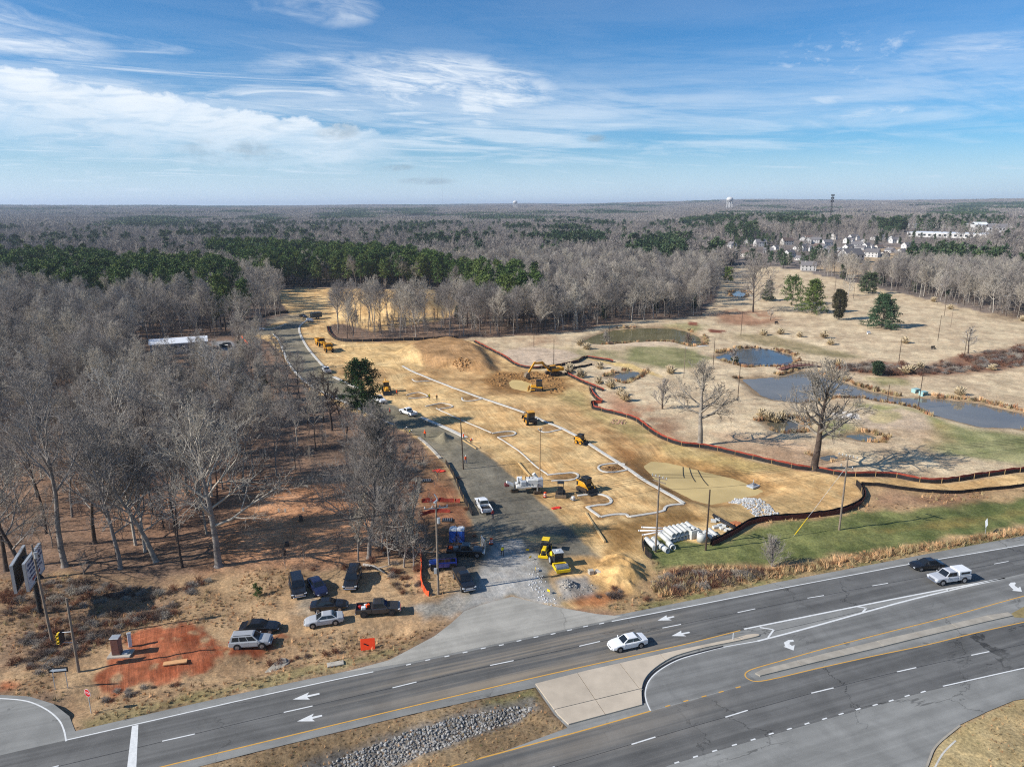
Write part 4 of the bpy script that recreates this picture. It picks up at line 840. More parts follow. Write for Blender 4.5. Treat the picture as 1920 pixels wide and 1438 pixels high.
def plant(p, loc, rz, sc, label=None, group=None, squash=1.0):
    r = bpy.data.objects.new(p['kind'], None); COL.objects.link(r); r.location = loc; r.rotation_euler = (0, 0, rz); r.scale = (sc, sc, sc*squash); r.empty_display_size = 0.3
    tag(r, label or p['label'], p['cat'], group or p['group'])
    for nm, me in (('trunk', p['t']), ('crown', p['c'])):
        o = bpy.data.objects.new(nm, me); COL.objects.link(o); o.parent = r
    return r
def joined(name, TC, mt, mc):
    mb = MB(); mb.add(TC[0].v, TC[0].f, 0, True); mb.add(TC[1].v, TC[1].f, 1, False)
    o = bpy.data.objects.new(name, mb.mesh(name, [mt, mc])); HIDDEN.objects.link(o); return o
def scatter(name, pts, rot, scl, idx, srcs, kind='stuff', sz=None, tilt=None):
    """one object that carries many copies of the sources"""
    c = bpy.data.collections.new(name+'_sources')
    for i, s in enumerate(srcs):
        s.name = f'{name}_source_{i:02d}'; c.objects.link(s)
    me = bpy.data.meshes.new(name); n = len(pts); me.vertices.add(n); me.vertices.foreach_set('co', np.asarray(pts, np.float32).ravel())
    a = me.attributes.new('rotv', 'FLOAT_VECTOR', 'POINT'); rv = np.zeros((n, 3), np.float32); rv[:, 2] = rot
    if tilt is not None: rv[:, :2] = tilt
    a.data.foreach_set('vector', rv.ravel())
    a = me.attributes.new('sclv', 'FLOAT_VECTOR', 'POINT'); sv = np.repeat(np.asarray(scl, np.float32)[:, None], 3, 1)
    if sz is not None: sv[:, 2] *= sz
    a.data.foreach_set('vector', sv.ravel())
    a = me.attributes.new('pick', 'INT', 'POINT'); a.data.foreach_set('value', np.asarray(idx, np.int32))
    o = link_mesh(name, me); tag(o, kind=kind)
    ng = bpy.data.node_groups.new(name+'_nodes', 'GeometryNodeTree')
    ng.interface.new_socket('Geometry', in_out='INPUT', socket_type='NodeSocketGeometry'); ng.interface.new_socket('Geometry', in_out='OUTPUT', socket_type='NodeSocketGeometry')
    gi = ng.nodes.new('NodeGroupInput'); go = ng.nodes.new('NodeGroupOutput'); ip = ng.nodes.new('GeometryNodeInstanceOnPoints')
    ci = ng.nodes.new('GeometryNodeCollectionInfo'); ci.inputs['Collection'].default_value = c; ci.inputs['Separate Children'].default_value = True; ci.inputs['Reset Children'].default_value = True
    def at_(nm, ty):
        q = ng.nodes.new('GeometryNodeInputNamedAttribute'); q.data_type = ty; q.inputs['Name'].default_value = nm; return q.outputs['Attribute']
    e2r = ng.nodes.new('FunctionNodeEulerToRotation'); ng.links.new(at_('rotv', 'FLOAT_VECTOR'), e2r.inputs[0])
    ng.links.new(gi.outputs[0], ip.inputs['Points']); ng.links.new(ci.outputs[0], ip.inputs['Instance']); ip.inputs['Pick Instance'].default_value = True
    ng.links.new(at_('pick', 'INT'), ip.inputs['Instance Index']); ng.links.new(e2r.outputs[0], ip.inputs['Rotation']); ng.links.new(at_('sclv', 'FLOAT_VECTOR'), ip.inputs['Scale'])
    ng.links.new(ip.outputs[0], go.inputs[0])
    md = o.modifiers.new('scatter', 'NODES'); md.node_group = ng
    return o
def top_px(px, py, h):
    """photo row at which a thing of height h standing at px, py ends"""
    x, y = G(px, py); zz = h-CAMH; d = y*math.cos(PITCH)-zz*math.sin(PITCH); u = y*math.sin(PITCH)+zz*math.cos(PITCH)
    return 719-FPX*u/d
def h_of(px, py, ptop):
    lo, hi = 0.0, 60.0
    for _ in range(40):
        m = (lo+hi)/2
        if top_px(px, py, m) > ptop: lo = m
        else: hi = m
    return lo

# --- notable bare trees, each grown for its place
SPECIAL = []      # keep-out circles for the wood
def bare_at(px, py, ptop, label, seed, mt=B_TRUNK, mc=B_TWIG, name='bare_tree', group=None, **kw):
    h = h_of(px, py, ptop); p = at(px, py)
    p_ = dict(r0=h*0.02, base=0.3, spread=0.42, limbs=14, lv=(6, 5, 4), twig=0.03); p_.update(kw)
    T = bare_tree(seed, h, p_.pop('r0'), **p_)
    SPECIAL.append((p.x, p.y, 4.0))
    return plant(proto(name, label, 'tree', T, mt, mc, group), p, 0, 1.0)
def notable_trees():
    bare_at(410, 1062, 775, 'broad bare tree with pale spreading limbs at the edge of the leafy clearing', 11, B_TRUNK, B_TWIG, r0=0.52, base=0.3, spread=0.52, limbs=15, lv=(7, 6, 5), a0=66, gn=.18)
    bare_at(226, 1066, 800, 'slender bare tree behind the red clay patch with a straight grey trunk', 12, lv=(6, 5, 4), r0=.3)
    bare_at(293, 1052, 830, 'bare tree leaning left at the wood edge, next to the broad pale tree', 13, lean=(-0.28, 0.0), lv=(6, 5, 4), r0=.36, spread=.36)
    bare_at(122, 1062, 690, 'tall bare tree with white upper limbs behind the billboard', 14, B_TRUNK, B_TWIG, r0=.4, base=.45, spread=.34, limbs=12, lv=(6, 5, 4), gn=.2, a0=40)
    bare_at(178, 1020, 800, 'dark-stemmed bare tree just right of the billboard', 15, B_DARK, B_TWIG, r0=.3)
    bare_at(52, 1090, 860, 'bare tree at the wood edge beneath the billboard faces', 16, B_DARK, B_TWIG, r0=.3, lean=(-.2, 0))
    bare_at(12, 1070, 850, 'bare tree cut by the edge of the picture beside the billboard', 17, B_DARK, B_TWIG, r0=.3)
    bare_at(247, 925, 705, 'forked bare tree with a pale crown deep in the wood behind the clearing', 18, B_TRUNK, B_PALE, r0=.42, spread=.46, base=.4)
    bare_at(422, 800, 640, 'white-limbed bare tree standing above the wood near the access road', 19, B_PALE, B_PALE, r0=.4, spread=.42)
    bare_at(692, 1046, 792, 'round-headed bare tree behind the parked vans, its twigs a fine grey dome', 20, B_TRUNK, B_TWIG, r0=.34, base=.16, spread=.46, limbs=36, lv=(9, 8, 6), a0=84, a1=6, up=.5, twig=.018)
    for i, (x, y, t, s) in enumerate(((730, 1058, 900, 21), (757, 1062, 890, 22), (775, 1066, 935, 23), (716, 1030, 860, 24), (745, 1025, 865, 25), (672, 1052, 905, 26))):
        bare_at(x, y, t, ['thin pale sapling with many upright twigs by the orange net', 'tallest upright sapling between the round-headed tree and the orange net', 'thin grey sapling right beside the orange net', 'grey sapling close behind the round-headed tree', 'grey sapling on the bank above the portable toilets', 'low sapling left of the round-headed tree'][i], s, B_TWIG, B_TWIG if i else B_PALE, name='bare_sapling', r0=.1, base=.15, spread=.26, limbs=16, lv=(5, 5, 3), a0=30, a1=12, up=.5)
    bare_at(622, 808, 694, 'dark bare tree with crooked limbs beside the access road, left of the pine', 27, B_DARK, B_DARK, r0=.3, spread=.38, gn=.22, lv=(5, 4, 3))
    bare_at(641, 800, 720, 'dark bare tree close to the pine by the access road', 28, B_DARK, B_DARK, r0=.2, spread=.3, lv=(5, 4, 3))
    for i, (x, y, t) in enumerate(((592, 772, 692), (607, 792, 704), (562, 748, 660), (541, 722, 640), (577, 802, 706), (519, 694, 618), (548, 786, 690), (650, 826, 752))):
        bare_at(x, y, t, ['dark-stemmed tree left of the crooked dark one by the road', 'dark-stemmed tree just in front of the crooked dark one', 'thin dark tree standing over the kerb curve', 'thin dark tree left of the kerb curve', 'dark tree at the corner of the wood above the clearing', 'thin tree nearest the far kerb bend', 'dark tree inside the corner of the wood above the clearing', 'dark sapling between the pine and the round-headed tree'][i], 70+i, B_DARK, B_TRUNK, r0=.16, spread=.34, limbs=13, lv=(6, 5, 3), gn=.2)
    bare_at(1312, 836, 690, 'big bare tree rising beside the black silt fence on the golf course', 29, B_TRUNK, B_TRUNK, r0=.62, base=.42, spread=.46, limbs=13, lv=(7, 6, 4), gn=.24, a0=68, twig=.035)
    bare_at(1526, 881, 694, 'largest bare tree, with a thick dark trunk, behind the utility pole with two cross-arms', 30, B_DARK, B_TRUNK, r0=.78, base=.36, spread=.5, limbs=16, lv=(8, 6, 5), gn=.24, a0=72, twig=.035)
    bare_at(1242, 766, 712, 'small bare multi-stemmed tree on the dry fairway near the pampas clumps', 31, B_DARK, B_TWIG, r0=.2, base=.08, spread=.5, limbs=14, lv=(6, 5, 4), a0=40, up=.5)
    bare_at(1412, 584, 488, 'tall bare tree at the far corner of the golf course by the blue pool', 32, B_DARK, B_TWIG, r0=.42, base=.22, spread=.56, limbs=20, lv=(7, 6, 4), twig=.05)
    bare_at(1445, 600, 578, 'little bare tree on the fairway in front of the far conifers', 33, B_DARK, B_TWIG, r0=.15, spread=.4, limbs=10, lv=(5, 4), twig=.05)
    bare_at(1590, 556, 515, 'pale-stemmed bare tree behind the brown juniper', 34, B_PALE, B_PALE, r0=.2, spread=.42, base=.12, lv=(6, 4), twig=.06, a0=40)
    bare_at(1907, 592, 532, 'round bare tree at the right-hand end of the golf course tree line', 35, B_DARK, B_TWIG, r0=.4, spread=.42, lv=(7, 6, 4), twig=.06)
    bare_at(1815, 664, 612, 'lone bare tree at the edge of the brown thicket', 36, B_DARK, B_TWIG, r0=.2, spread=.34, lv=(6, 5), twig=.05)
    bare_at(1374, 683, 650, 'slim bare tree on the near bank of the round pond', 37, B_TRUNK, B_TWIG, r0=.16, spread=.36, lv=(6, 5), twig=.05)
    bare_at(1447, 1062, 1015, 'grey leafless shrub standing in the dry grass above the highway', 38, B_TWIG, B_TWIG, name='bare_shrub', r0=.08, base=.03, spread=.75, limbs=40, lv=(5, 4), a0=45, a1=8, up=.5, twig=.02)
    bare_at(1137, 640, 618, 'small bare bush in the shallow end of the far pond', 39, B_DARK, B_TWIG, name='bare_shrub', r0=.1, base=.03, spread=.7, limbs=18, lv=(5, 4), a0=45, a1=8, twig=.04)
    bare_at(1292, 640, 622, 'bare willow bush by the footbridge end of the far pond', 40, B_DARK, B_BUSH, name='bare_shrub', r0=.1, base=.03, spread=.8, limbs=22, lv=(5, 4), a0=55, a1=8, twig=.04)
def conifers():
    def con(px, py, ptop, label, seed, m, mt=B_DARK, name='pine_tree', hs=1.0, **kw):
        h = h_of(px, py, ptop)*hs; p = at(px, py)
        SPECIAL.append((p.x, p.y, 4.5))
        return plant(proto(name, label, 'tree', pine(seed, h, **kw), mt, m), p, 0, 1.0)
    con(681, 802, 680, 'lone dark green pine leaning over the kerb of the access road', 51, N_LONE, bare=.3, width=.27, nb=52, cl=5, nbl=40, l=.5, w=.11, cr=.85)
    con(708, 806, 754, 'small scruffy pine just right of the lone big pine', 52, N_CEDAR, bare=.2, width=.22, nb=18, cl=3, nbl=18, l=.4, w=.08, cr=.5)
    con(1653, 615, 554, 'widest layered conifer alone on the dry fairway, red earth at its foot', 53, N_BLUE, bare=.05, width=.66, nb=74, cl=6, nbl=22, l=.7, w=.16, shape='cone', cr=.8)
    con(1571, 601, 545, 'dense brown-green juniper standing between two open conifers', 54, N_JUN, name='juniper_tree', bare=.03, width=.33, nb=70, cl=4, nbl=26, l=.55, w=.17, shape='column', cr=.75)
    con(1522, 588, 527, 'broad green conifer left of the brown juniper', 55, N_PINE, bare=.08, width=.6, nb=64, cl=5, nbl=20, l=.75, w=.18, shape='cone', cr=.9)
    con(1484, 573, 521, 'thin-crowned green pine behind the broad conifer', 56, N_PINE, bare=.2, width=.42, nb=40, cl=4, nbl=16, l=.8, w=.2, cr=.9)
    con(1439, 564, 527, 'low dark green cedar beside the blue pool', 57, N_CEDAR, bare=.06, width=.4, nb=34, cl=4, nbl=20, l=.8, w=.22, shape='cone', cr=.9)
    con(1628, 551, 516, 'dark round pine farthest up the fairway', 58, N_CEDAR, bare=.14, width=.5, nb=40, cl=4, nbl=20, l=.9, w=.24, cr=1.1)
    con(1364, 532, 505, 'small flat-topped pine beside the red slope at the edge of the wood', 59, N_PINE, bare=.25, width=.42, nb=20, cl=4, nbl=16, l=.9, w=.26, cr=1.1)
    con(484, 1118, 1098, 'knee-high green seedling pine in the dry grass by the parked cars', 60, N_PINE, name='pine_seedling', bare=.05, width=.4, nb=24, cl=3, nbl=14, l=.22, w=.035, shape='cone', cr=.2)
    con(1645, 703, 681, 'dark evergreen bush in the brown thicket', 61, N_CEDAR, name='evergreen_shrub', bare=.02, width=.55, nb=40, cl=4, nbl=20, l=.5, w=.16, shape='column', cr=.8)
    con(1378, 679, 669, 'small dark evergreen bush on the bank of the round pond', 62, N_CEDAR, name='evergreen_shrub', bare=.02, width=.6, nb=24, cl=3, nbl=18, l=.4, w=.14, shape='column', cr=.6)
    con(2, 742, 706, 'green cedar cut by the edge of the picture above the left wood', 63, N_CEDAR, name='cedar_tree', bare=.05, width=.3, nb=40, cl=4, nbl=22, l=.5, w=.14, shape='cone', cr=.8)
notable_trees(); conifers()

# --- the woods: where trees stand
def jitter_grid(x0, x1, y0, y1, s, seed):
    rg = np.random.RandomState(seed); gx, gy = np.meshgrid(np.arange(x0, x1, s), np.arange(y0, y1, s))
    return gx.ravel()+rg.uniform(-.48, .48, gx.size)*s, gy.ravel()+rg.uniform(-.48, .48, gx.size)*s, rg
def inside(poly, x, y, m=0.0):
    p = np.asarray(poly); k = (x > p[:, 0].min()-abs(m)) & (x < p[:, 0].max()+abs(m)) & (y > p[:, 1].min()-abs(m)) & (y < p[:, 1].max()+abs(m))
    r = np.zeros(x.shape, bool); r[k] = sdist(p, x[k], y[k]) > m; return r
PINES = [np.array([G(a, b, 19) for a, b in q]) for q in (
    [(385, 455), (440, 450), (540, 456), (640, 460), (730, 460), (860, 486), (930, 488), (1010, 502), (1018, 522), (960, 530), (880, 520), (800, 516), (720, 502), (620, 496), (560, 500), (500, 500), (440, 480)],
    [(-60, 462), (60, 470), (140, 468), (240, 478), (330, 476), (420, 486), (470, 505), (484, 525), (430, 548), (390, 530), (330, 520), (250, 518), (170, 530), (90, 512), (-60, 500)],
    [(200, 410), (260, 404), (330, 406), (350, 415), (300, 419), (210, 417)], [(470, 405), (520, 400), (530, 410), (480, 412)], [(600, 402), (690, 398), (700, 405), (610, 410)], [(1015, 436), (1110, 432), (1140, 442), (1050, 446)],
    [(1180, 452), (1260, 440), (1290, 462), (1250, 480), (1200, 468)], [(740, 398), (800, 396), (800, 402), (745, 405)], [(1430, 410), (1510, 405), (1520, 412), (1440, 417)], [(1740, 404), (1830, 398), (1860, 410), (1760, 414)], [(1640, 425), (1690, 420), (1700, 432), (1650, 436)])]
SHED = W([(262, 760), (420, 760), (430, 640), (405, 632), (262, 644)])
HOODS = [np.array([GR(*q) for q in [(1335, 470), (1400, 452), (1480, 444), (1560, 438), (1690, 436), (1780, 446), (1830, 466), (1760, 500), (1660, 486), (1600, 508), (1500, 508), (1400, 500), (1345, 488)]])]
BUILT = [np.array([GR(*q) for q in ((1690, 434), (1920, 434), (1940, 452), (1690, 452))]), np.array([GR(*q) for q in ((1600, 412), (1960, 410), (1960, 434), (1600, 434))]), W([(55, 446), (160, 440), (160, 432), (55, 436)]), W([(120, 474), (260, 468), (260, 460), (120, 464)])]
NEAR_TWO = W([(500, 636), (425, 650), (410, 720), (450, 800), (545, 860), (640, 890), (700, 780)])
NEAR_ROAD = W([(500, 636), (478, 652), (498, 705), (545, 750), (585, 790), (608, 830), (596, 900), (600, 1066), (690, 1068), (880, 1060), (890, 1000), (830, 862), (780, 816), (700, 780), (625, 745), (560, 705), (530, 655)])
HOUSE_PX = [(1372, 461), (1347, 458), (1425, 458), (1404, 453), (1516, 444), (1505, 447), (1562, 445), (1600, 446), (1495, 464), (1508, 467), (1535, 464), (1542, 469), (1514, 453), (1579, 476), (1573, 471), (1590, 466), (1606, 461), (1614, 464), (1625, 463), (1635, 478), (1658, 477), (1669, 470), (1677, 452), (1670, 449), (1690, 470), (1640, 446), (1455, 464), (1480, 478), (1400, 478), (1500, 484), (1515, 503), (1440, 470), (1770, 461), (1655, 446), (1700, 462), (1720, 468), (1590, 452), (1550, 457), (1475, 455), (1385, 466), (1530, 452), (1618, 452), (1648, 462), (1594, 492)]
def open_ground(x, y):
    bad = np.zeros(x.shape, bool)
    for p, m in ((SITE, -2.5), (GOLF, -1.0), (HW, -6), (VERGE, 1.0), (RIGHTV, -4), (FIELDR, -3), (CLEAR, 2.0), (SHED, -2), (ROADW, -3), (BOTR, -3), (MED, -3)): bad |= inside(p, x, y, m)
    bad |= inside(DIRTHILL, x, y, -4)
    bad &= ~inside(TREESTRIP, x, y, 1.5)
    for a, b, r in SPECIAL: bad |= (x-a)**2+(y-b)**2 < r*r
    return bad
def woods():
    gW = 'bare trees crowded in the wood left of the access road'; gC = 'bare trees of the wood beyond the building site'; gS = 'thin bare trees in the fenced strip beside the earth mover park'
    gP = 'tall pines in the green band across the wood'; gR = 'bare trees along the far edge of the golf course'
    pr = []
    for i in range(4): pr.append(bare_tree(100+i, 17, .2, .38, .42, 18, (7, 6, 5), .021, .16, .3, (R.uniform(-.06, .06), 0), 50, 14, sides=(6, 4, 3, 3, 3)))
    for i in range(3): pr.append(bare_tree(110+i, 19, .2, .5, .34, 16, (7, 5, 5), .021, .16, .3, (R.uniform(-.06, .06), 0), 46, 14, sides=(6, 4, 3, 3, 3)))
    for i in range(2): pr.append(bare_tree(120+i, 9, .09, .25, .32, 12, (5, 5, 2), .026, .16, .35, (R.uniform(-.1, .1), 0), 45, 14, sides=(5, 4, 3, 3, 3)))
    mats_t = [B_TRUNK, B_TRUNK, B_DARK, B_PALE, B_TRUNK, B_DARK, B_PALE, B_TRUNK, B_DARK]; mats_c = [B_TWIG, B_TWIG, B_TWIG, B_PALE, B_TWIG, B_TWIG, B_TWIG, B_TWIG, B_TWIG]
    protos = [proto('bare_tree', '', 'tree', t, a, b) for t, a, b in zip(pr, mats_t, mats_c)]
    midsrc = [joined('w', t, a, b) for t, a, b in zip(pr, mats_t, mats_c)]
    x, y, rg = jitter_grid(-420, 420, 95, 620, 5.2, 4)
    u = x/np.maximum(y, 1); k = (np.abs(u) < 0.80) & (np.hypot(x, y) < 600); x = x[k]; y = y[k]
    bad = open_ground(x, y) | inside(NEAR_ROAD, x, y); x, y = x[~bad], y[~bad]
    inp = np.zeros(x.shape, bool)
    for p in PINES: inp |= inside(p, x, y)
    strip_ = inside(TREESTRIP, x, y, 0)
    keep = rg.uniform(size=x.size) < np.where(strip_, 0.55, np.where(inp, 0.3, np.where(np.hypot(x, y) < 175, 0.56, 0.93))); x, y, inp, strip_ = x[keep], y[keep], inp[keep], strip_[keep]
    d = np.hypot(x, y); z = height(x, y); ty = np.where(rg.uniform(size=x.size) < 0.30, rg.randint(7, 9, x.size), np.where(rg.uniform(size=x.size) < .55, rg.randint(0, 4, x.size), rg.randint(4, 7, x.size)))
    ty = np.where(strip_, np.where(rg.uniform(size=x.size) < .7, rg.randint(4, 7, x.size), 7), ty)
    sc = rg.uniform(0.72, 1.12, x.size)*np.where(inside(NEAR_TWO, x, y), .68, 1); rot = rg.uniform(0, 6.28, x.size)
    view = np.abs(x/y) < 0.735
    # the 270 that show largest, as individuals
    front = d-40*(strip_)+np.where(view, 0, 400)
    order = np.argsort(front); ind = order[:262]; rest = order[262:]
    for i in ind:
        g = gS if strip_[i] else (gW if x[i] < 0 else gR if y[i] > 330 and x[i] > 120 else gC)
        look = {3: 'pale-barked', 6: 'pale-stemmed', 2: 'dark-trunked', 5: 'dark-stemmed', 7: 'low thin', 8: 'low dark'}.get(int(ty[i]), 'grey' if sc[i] < .95 else 'tall grey')
        px = 960+FPX*x[i]/(y[i]*math.cos(PITCH)+CAMH*math.sin(PITCH))
        if g == gW: where = ('behind the billboard' if px < 190 else 'behind the red clay patch' if px < 330 else 'around the leafy clearing') if d[i] < 165 else ('at the left edge of the picture' if px < 120 else 'in front of the white-roofed shed' if 250 < px < 430 and d[i] > 190 else 'close to the access road kerb' if px > 430 else 'in the thick of the left wood')
        elif g == gS: where = 'at the left end of the fenced strip' if px < 690 else 'in the middle of the fenced strip' if px < 770 else 'at the right end of the fenced strip'
        elif g == gR: where = 'along the far edge of the golf course'
        else: where = 'behind the dirt mound' if px < 1000 else 'behind the far pond' if px < 1200 else 'at the red slope where the wood ends'
        plant(protos[ty[i]], (x[i], y[i], z[i]-.1), rot[i], sc[i], f'{look} bare tree {where}', g)
    scatter('bare_woods', np.c_[x, y, z-.1][rest], rot[rest], sc[rest], ty[rest], midsrc)
    # undergrowth of saplings on the woodland floor
    sap = [joined('s', bare_tree(130+i, 3.2, .03, .1, .5, 12, (4, 3), .016, .2, .3, (0, 0), 50, 15, sides=(4, 3, 3, 3, 3)), B_TWIG, B_BUSH if i else B_TWIG) for i in range(3)]
    x, y, rg = jitter_grid(-330, 260, 95, 420, 4.0, 14); k = (np.abs(x/y) < .8); x, y = x[k], y[k]; k = ~open_ground(x, y) & (rg.uniform(size=x.size) < .6); x, y = x[k], y[k]; n = x.size
    scatter('woodland_undergrowth', np.c_[x, y, height(x, y)-.05], rg.uniform(0, 6.28, n), rg.uniform(.5, 1.3, n), rg.randint(0, 3, n), sap)
    # pines
    pp = [pine(140+i, 21, .45 if i < 3 else .3, .19, 24, 3, 15, 1.0, .26, 'round', 1.1) for i in range(4)]
    pprot = [proto('pine_tree', 'tall green pine in the band across the wood', 'tree', t, B_DARK, N_PINE, gP) for t in pp]
    psrc = [joined('p', t, B_DARK, N_PINE) for t in pp]
    px_, py_, pz_, = [], [], []
    for j, p in enumerate(PINES[:2]):
        x, y, rg = jitter_grid(p[:, 0].min(), p[:, 0].max(), p[:, 1].min(), p[:, 1].max(), 6.6, 30+j)
        k = inside(p, x, y, 0) & ~open_ground(x, y) & (rg.uniform(size=x.size) < np.where(fbm(x, y, 40, 2, 77) > (.42 if j == 0 else .5), .88 if j == 0 else .8, .4 if j == 0 else .25)); px_ += list(x[k]); py_ += list(y[k])
    x = np.array(px_); y = np.array(py_); z = height(x, y); d = np.hypot(x, y)+np.where(np.abs(x/y) < .735, 0, 500); rg = np.random.RandomState(8)
    order = np.argsort(d); rot = rg.uniform(0, 6.28, x.size); sc = rg.uniform(.78, 1.12, x.size); ty = rg.randint(0, 4, x.size)
    for i in order[:250]:
        px = 960+FPX*x[i]/(y[i]*math.cos(PITCH)+CAMH*math.sin(PITCH)); where = 'at the left edge of the picture' if px < 130 else 'above the left wood' if px < 300 else 'above the white-roofed shed' if px < 440 else 'behind the end of the access road' if px < 640 else 'behind the golden dirt hill' if px < 840 else 'at the right end of the green band'
        plant(pprot[ty[i]], (x[i], y[i], z[i]-.1), rot[i], sc[i], f"{'tall' if sc[i] > .95 else 'shorter'} green pine {where}")
    r2 = order[250:]; scatter('pine_woods', np.c_[x, y, z-.1][r2], rot[r2], sc[r2], ty[r2], psrc)
    # scattered cedars under the bare trees
    ced = [joined('c', pine(150+i, 9, .08, .22, 22, 3, 12, .8, .24, 'cone', .8), B_DARK, N_CEDAR) for i in range(2)]
    x, y, rg = jitter_grid(-500, 600, 200, 900, 26, 44); k = (np.abs(x/y) < .8) & ~open_ground(x, y) & (rg.uniform(size=x.size) < .45); x, y = x[k], y[k]; n = x.size
    scatter('cedar_undergrowth', np.c_[x, y, height(x, y)], rg.uniform(0, 6.28, n), rg.uniform(.6, 1.2, n), rg.randint(0, 2, n), ced)
    # far woods: simple trees to 1.7 km, stands of trees beyond
    far = [joined('f', bare_tree(160+i, 15, .16, .3, .34, 11, (5, 4), .085, .2, .3, (0, 0), 55, 14, sides=(4, 3, 3, 3, 3)), B_FAR, B_FAR) for i in range(4)]+[joined('g', pine(170+i, 17, .25, .22, 14, 2, 8, 1.6, .6, 'round', 1.5), B_DARK, N_FAR) for i in range(2)]
    rg = np.random.RandomState(50); xs, ys = [], []
    for r0, r1, s in ((600, 1000, 7.0), (1000, 1700, 8.5)):
        n = int(1.5*(r1*r1-r0*r0)/2/(s*s)*1.0); a = rg.uniform(-.75, .75, n); r = np.sqrt(rg.uniform(r0*r0, r1*r1, n)); xs.append(r*np.sin(a)); ys.append(r*np.cos(a))
    x = np.concatenate(xs); y = np.concatenate(ys); k = ~open_ground(x, y)
    hood = np.zeros(x.size, bool)
    for p in HOODS: hood |= inside(p, x, y)
    k &= ~(hood & (rg.uniform(size=x.size) < .5))
    for a, b in HOUSE_PX:
        q = np.array(GR(a, b+4)); t = -q/np.linalg.norm(q); f = (x-q[0])*t[0]+(y-q[1])*t[1]; s = np.abs((x-q[0])*t[1]-(y-q[1])*t[0])
        k &= ~((f > -11) & (f < 50) & (s < 8) & (rg.uniform(size=x.size) < np.where(f < 12, 1, .8)))
    for p in BUILT: k &= ~(inside(p, x, y, -8) & (rg.uniform(size=x.size) < .74))
    fields = fbm(x, y, 160, 3, 91); k &= fields < .70
    x, y, hood = x[k], y[k], hood[k]; n = x.size; inp = np.zeros(n, bool)
    for p in PINES: inp |= inside(p, x, y)
    gp = (fbm(x, y, 90, 3, 93) > .66); t = np.where(inp & (rg.uniform(size=n) < .9) | gp & (rg.uniform(size=n) < .7) | (rg.uniform(size=n) < .02), rg.randint(4, 6, n), rg.randint(0, 4, n))
    scatter('far_woods', np.c_[x, y, height(x, y)-.3], rg.uniform(0, 6.28, n), rg.uniform(.75, 1.25, n)*np.where(hood, .62, 1), t, far)
    def stand(seed, ev):
        r = random.Random(seed); mb = MB()
        for i in range(34):
            a, b = r.uniform(-38, 38), r.uniform(-38, 38); h = r.uniform(11, 18)
            if ev:
                for q in range(26):
                    th, ph = r.uniform(0, 6.28), r.uniform(.1, 1.5); rr = r.uniform(2, 5); c = Vector((a+rr*math.cos(th)*math.cos(ph*.7), b+rr*math.sin(th)*math.cos(ph*.7), h*.6+rr*math.sin(ph)))
                    blades(mb, c, 1.0, 1, 3.4, 1.5, r)
            else:
                for q in range(40):
                    az = r.uniform(0, 6.28); tl = r.uniform(.1, .8); d = Vector((math.cos(az)*math.sin(tl), math.sin(az)*math.sin(tl), math.cos(tl))); p0 = Vector((a, b, h*r.uniform(.3, .65))); e = p0+d*r.uniform(3, 7)
                    s = d.orthogonal().normalized()*.22; s = Matrix.Rotation(r.uniform(0, 6.28), 3, d) @ s; mb.add([p0-s, p0+s, e+s*.7, e-s*.7], [(0, 1, 2, 3)])
                mb.add([(a-.2, b, 0), (a+.2, b, 0), (a+.15, b, h*.6), (a-.15, b, h*.6)], [(0, 1, 2, 3)])
        o = bpy.data.objects.new('st', mb.mesh('st', [N_FAR if ev else B_FAR])); HIDDEN.objects.link(o); return o
    stands = [stand(200+i, False) for i in range(4)]+[stand(210+i, True) for i in range(2)]
    xs, ys, ss = [], [], []
    for r0, r1, s in ((1680, 3200, 44), (3200, 7000, 62), (7000, 15000, 120)):
        n = int(1.5*(r1*r1-r0*r0)/2/(s*s)); a = rg.uniform(-.75, .75, n); r = np.sqrt(rg.uniform(r0*r0, r1*r1, n)); xs.append(r*np.sin(a)); ys.append(r*np.cos(a)); ss.append(np.full(n, s/44.0))
    x = np.concatenate(xs); y = np.concatenate(ys); s = np.concatenate(ss); k = (fbm(x, y, 330, 3, 95) < .66)
    for p in BUILT: k &= ~(inside(p, x, y, -30) & (rg.uniform(size=x.size) < .8))
    x, y, s = x[k], y[k], s[k]; n = x.size; inp = np.zeros(n, bool)
    for p in PINES: inp |= inside(p, x, y)
    gp = fbm(x, y, 420, 3, 97) > .62; t = np.where(inp | gp & (rg.uniform(size=n) < .7), rg.randint(4, 6, n), rg.randint(0, 4, n))
    scatter('distant_forest', np.c_[x, y, height(x, y)-.5], rg.uniform(0, 6.28, n), s*rg.uniform(.85, 1.2, n), t, stands, sz=1/np.maximum(1, s*.8))
woods()
# ------------------------------------------------------------------ vehicles
def paint(name, c, rough=0.3, metal=0.0): return mat('paint_'+name, c, rough, metal, var=0.03, scale=1.0, spec=0.5, coat=0.6)
M_GLASS = mat('tinted_glass', (0.012, 0.015, 0.018), 0.05, var=0.02, spec=0.7)
M_TYRE = mat('tyre_rubber', (0.02, 0.02, 0.021), 0.9, var=0.2)
M_RIM = mat('alloy_rim', (0.36, 0.36, 0.37), 0.35, 0.7, var=0.08)
M_RIMD = mat('dark_rim', (0.06, 0.06, 0.065), 0.4, 0.4)
M_CHROME = mat('chrome', (0.62, 0.62, 0.63), 0.18, 0.9, var=0.05)
M_BLACK = mat('black_plastic', (0.02, 0.02, 0.022), 0.6, var=0.1)
M_LAMP = mat('lamp_lens', (0.62, 0.64, 0.66), 0.12, var=0.03, spec=0.6)
M_RED = mat('red_lens', (0.32, 0.02, 0.015), 0.25, var=0.05)
M_STEEL = mat('bare_steel', (0.36, 0.36, 0.36), 0.45, 0.6, var=0.15)
M_LID = mat('plain_plate', (0.6, 0.6, 0.58), 0.5)
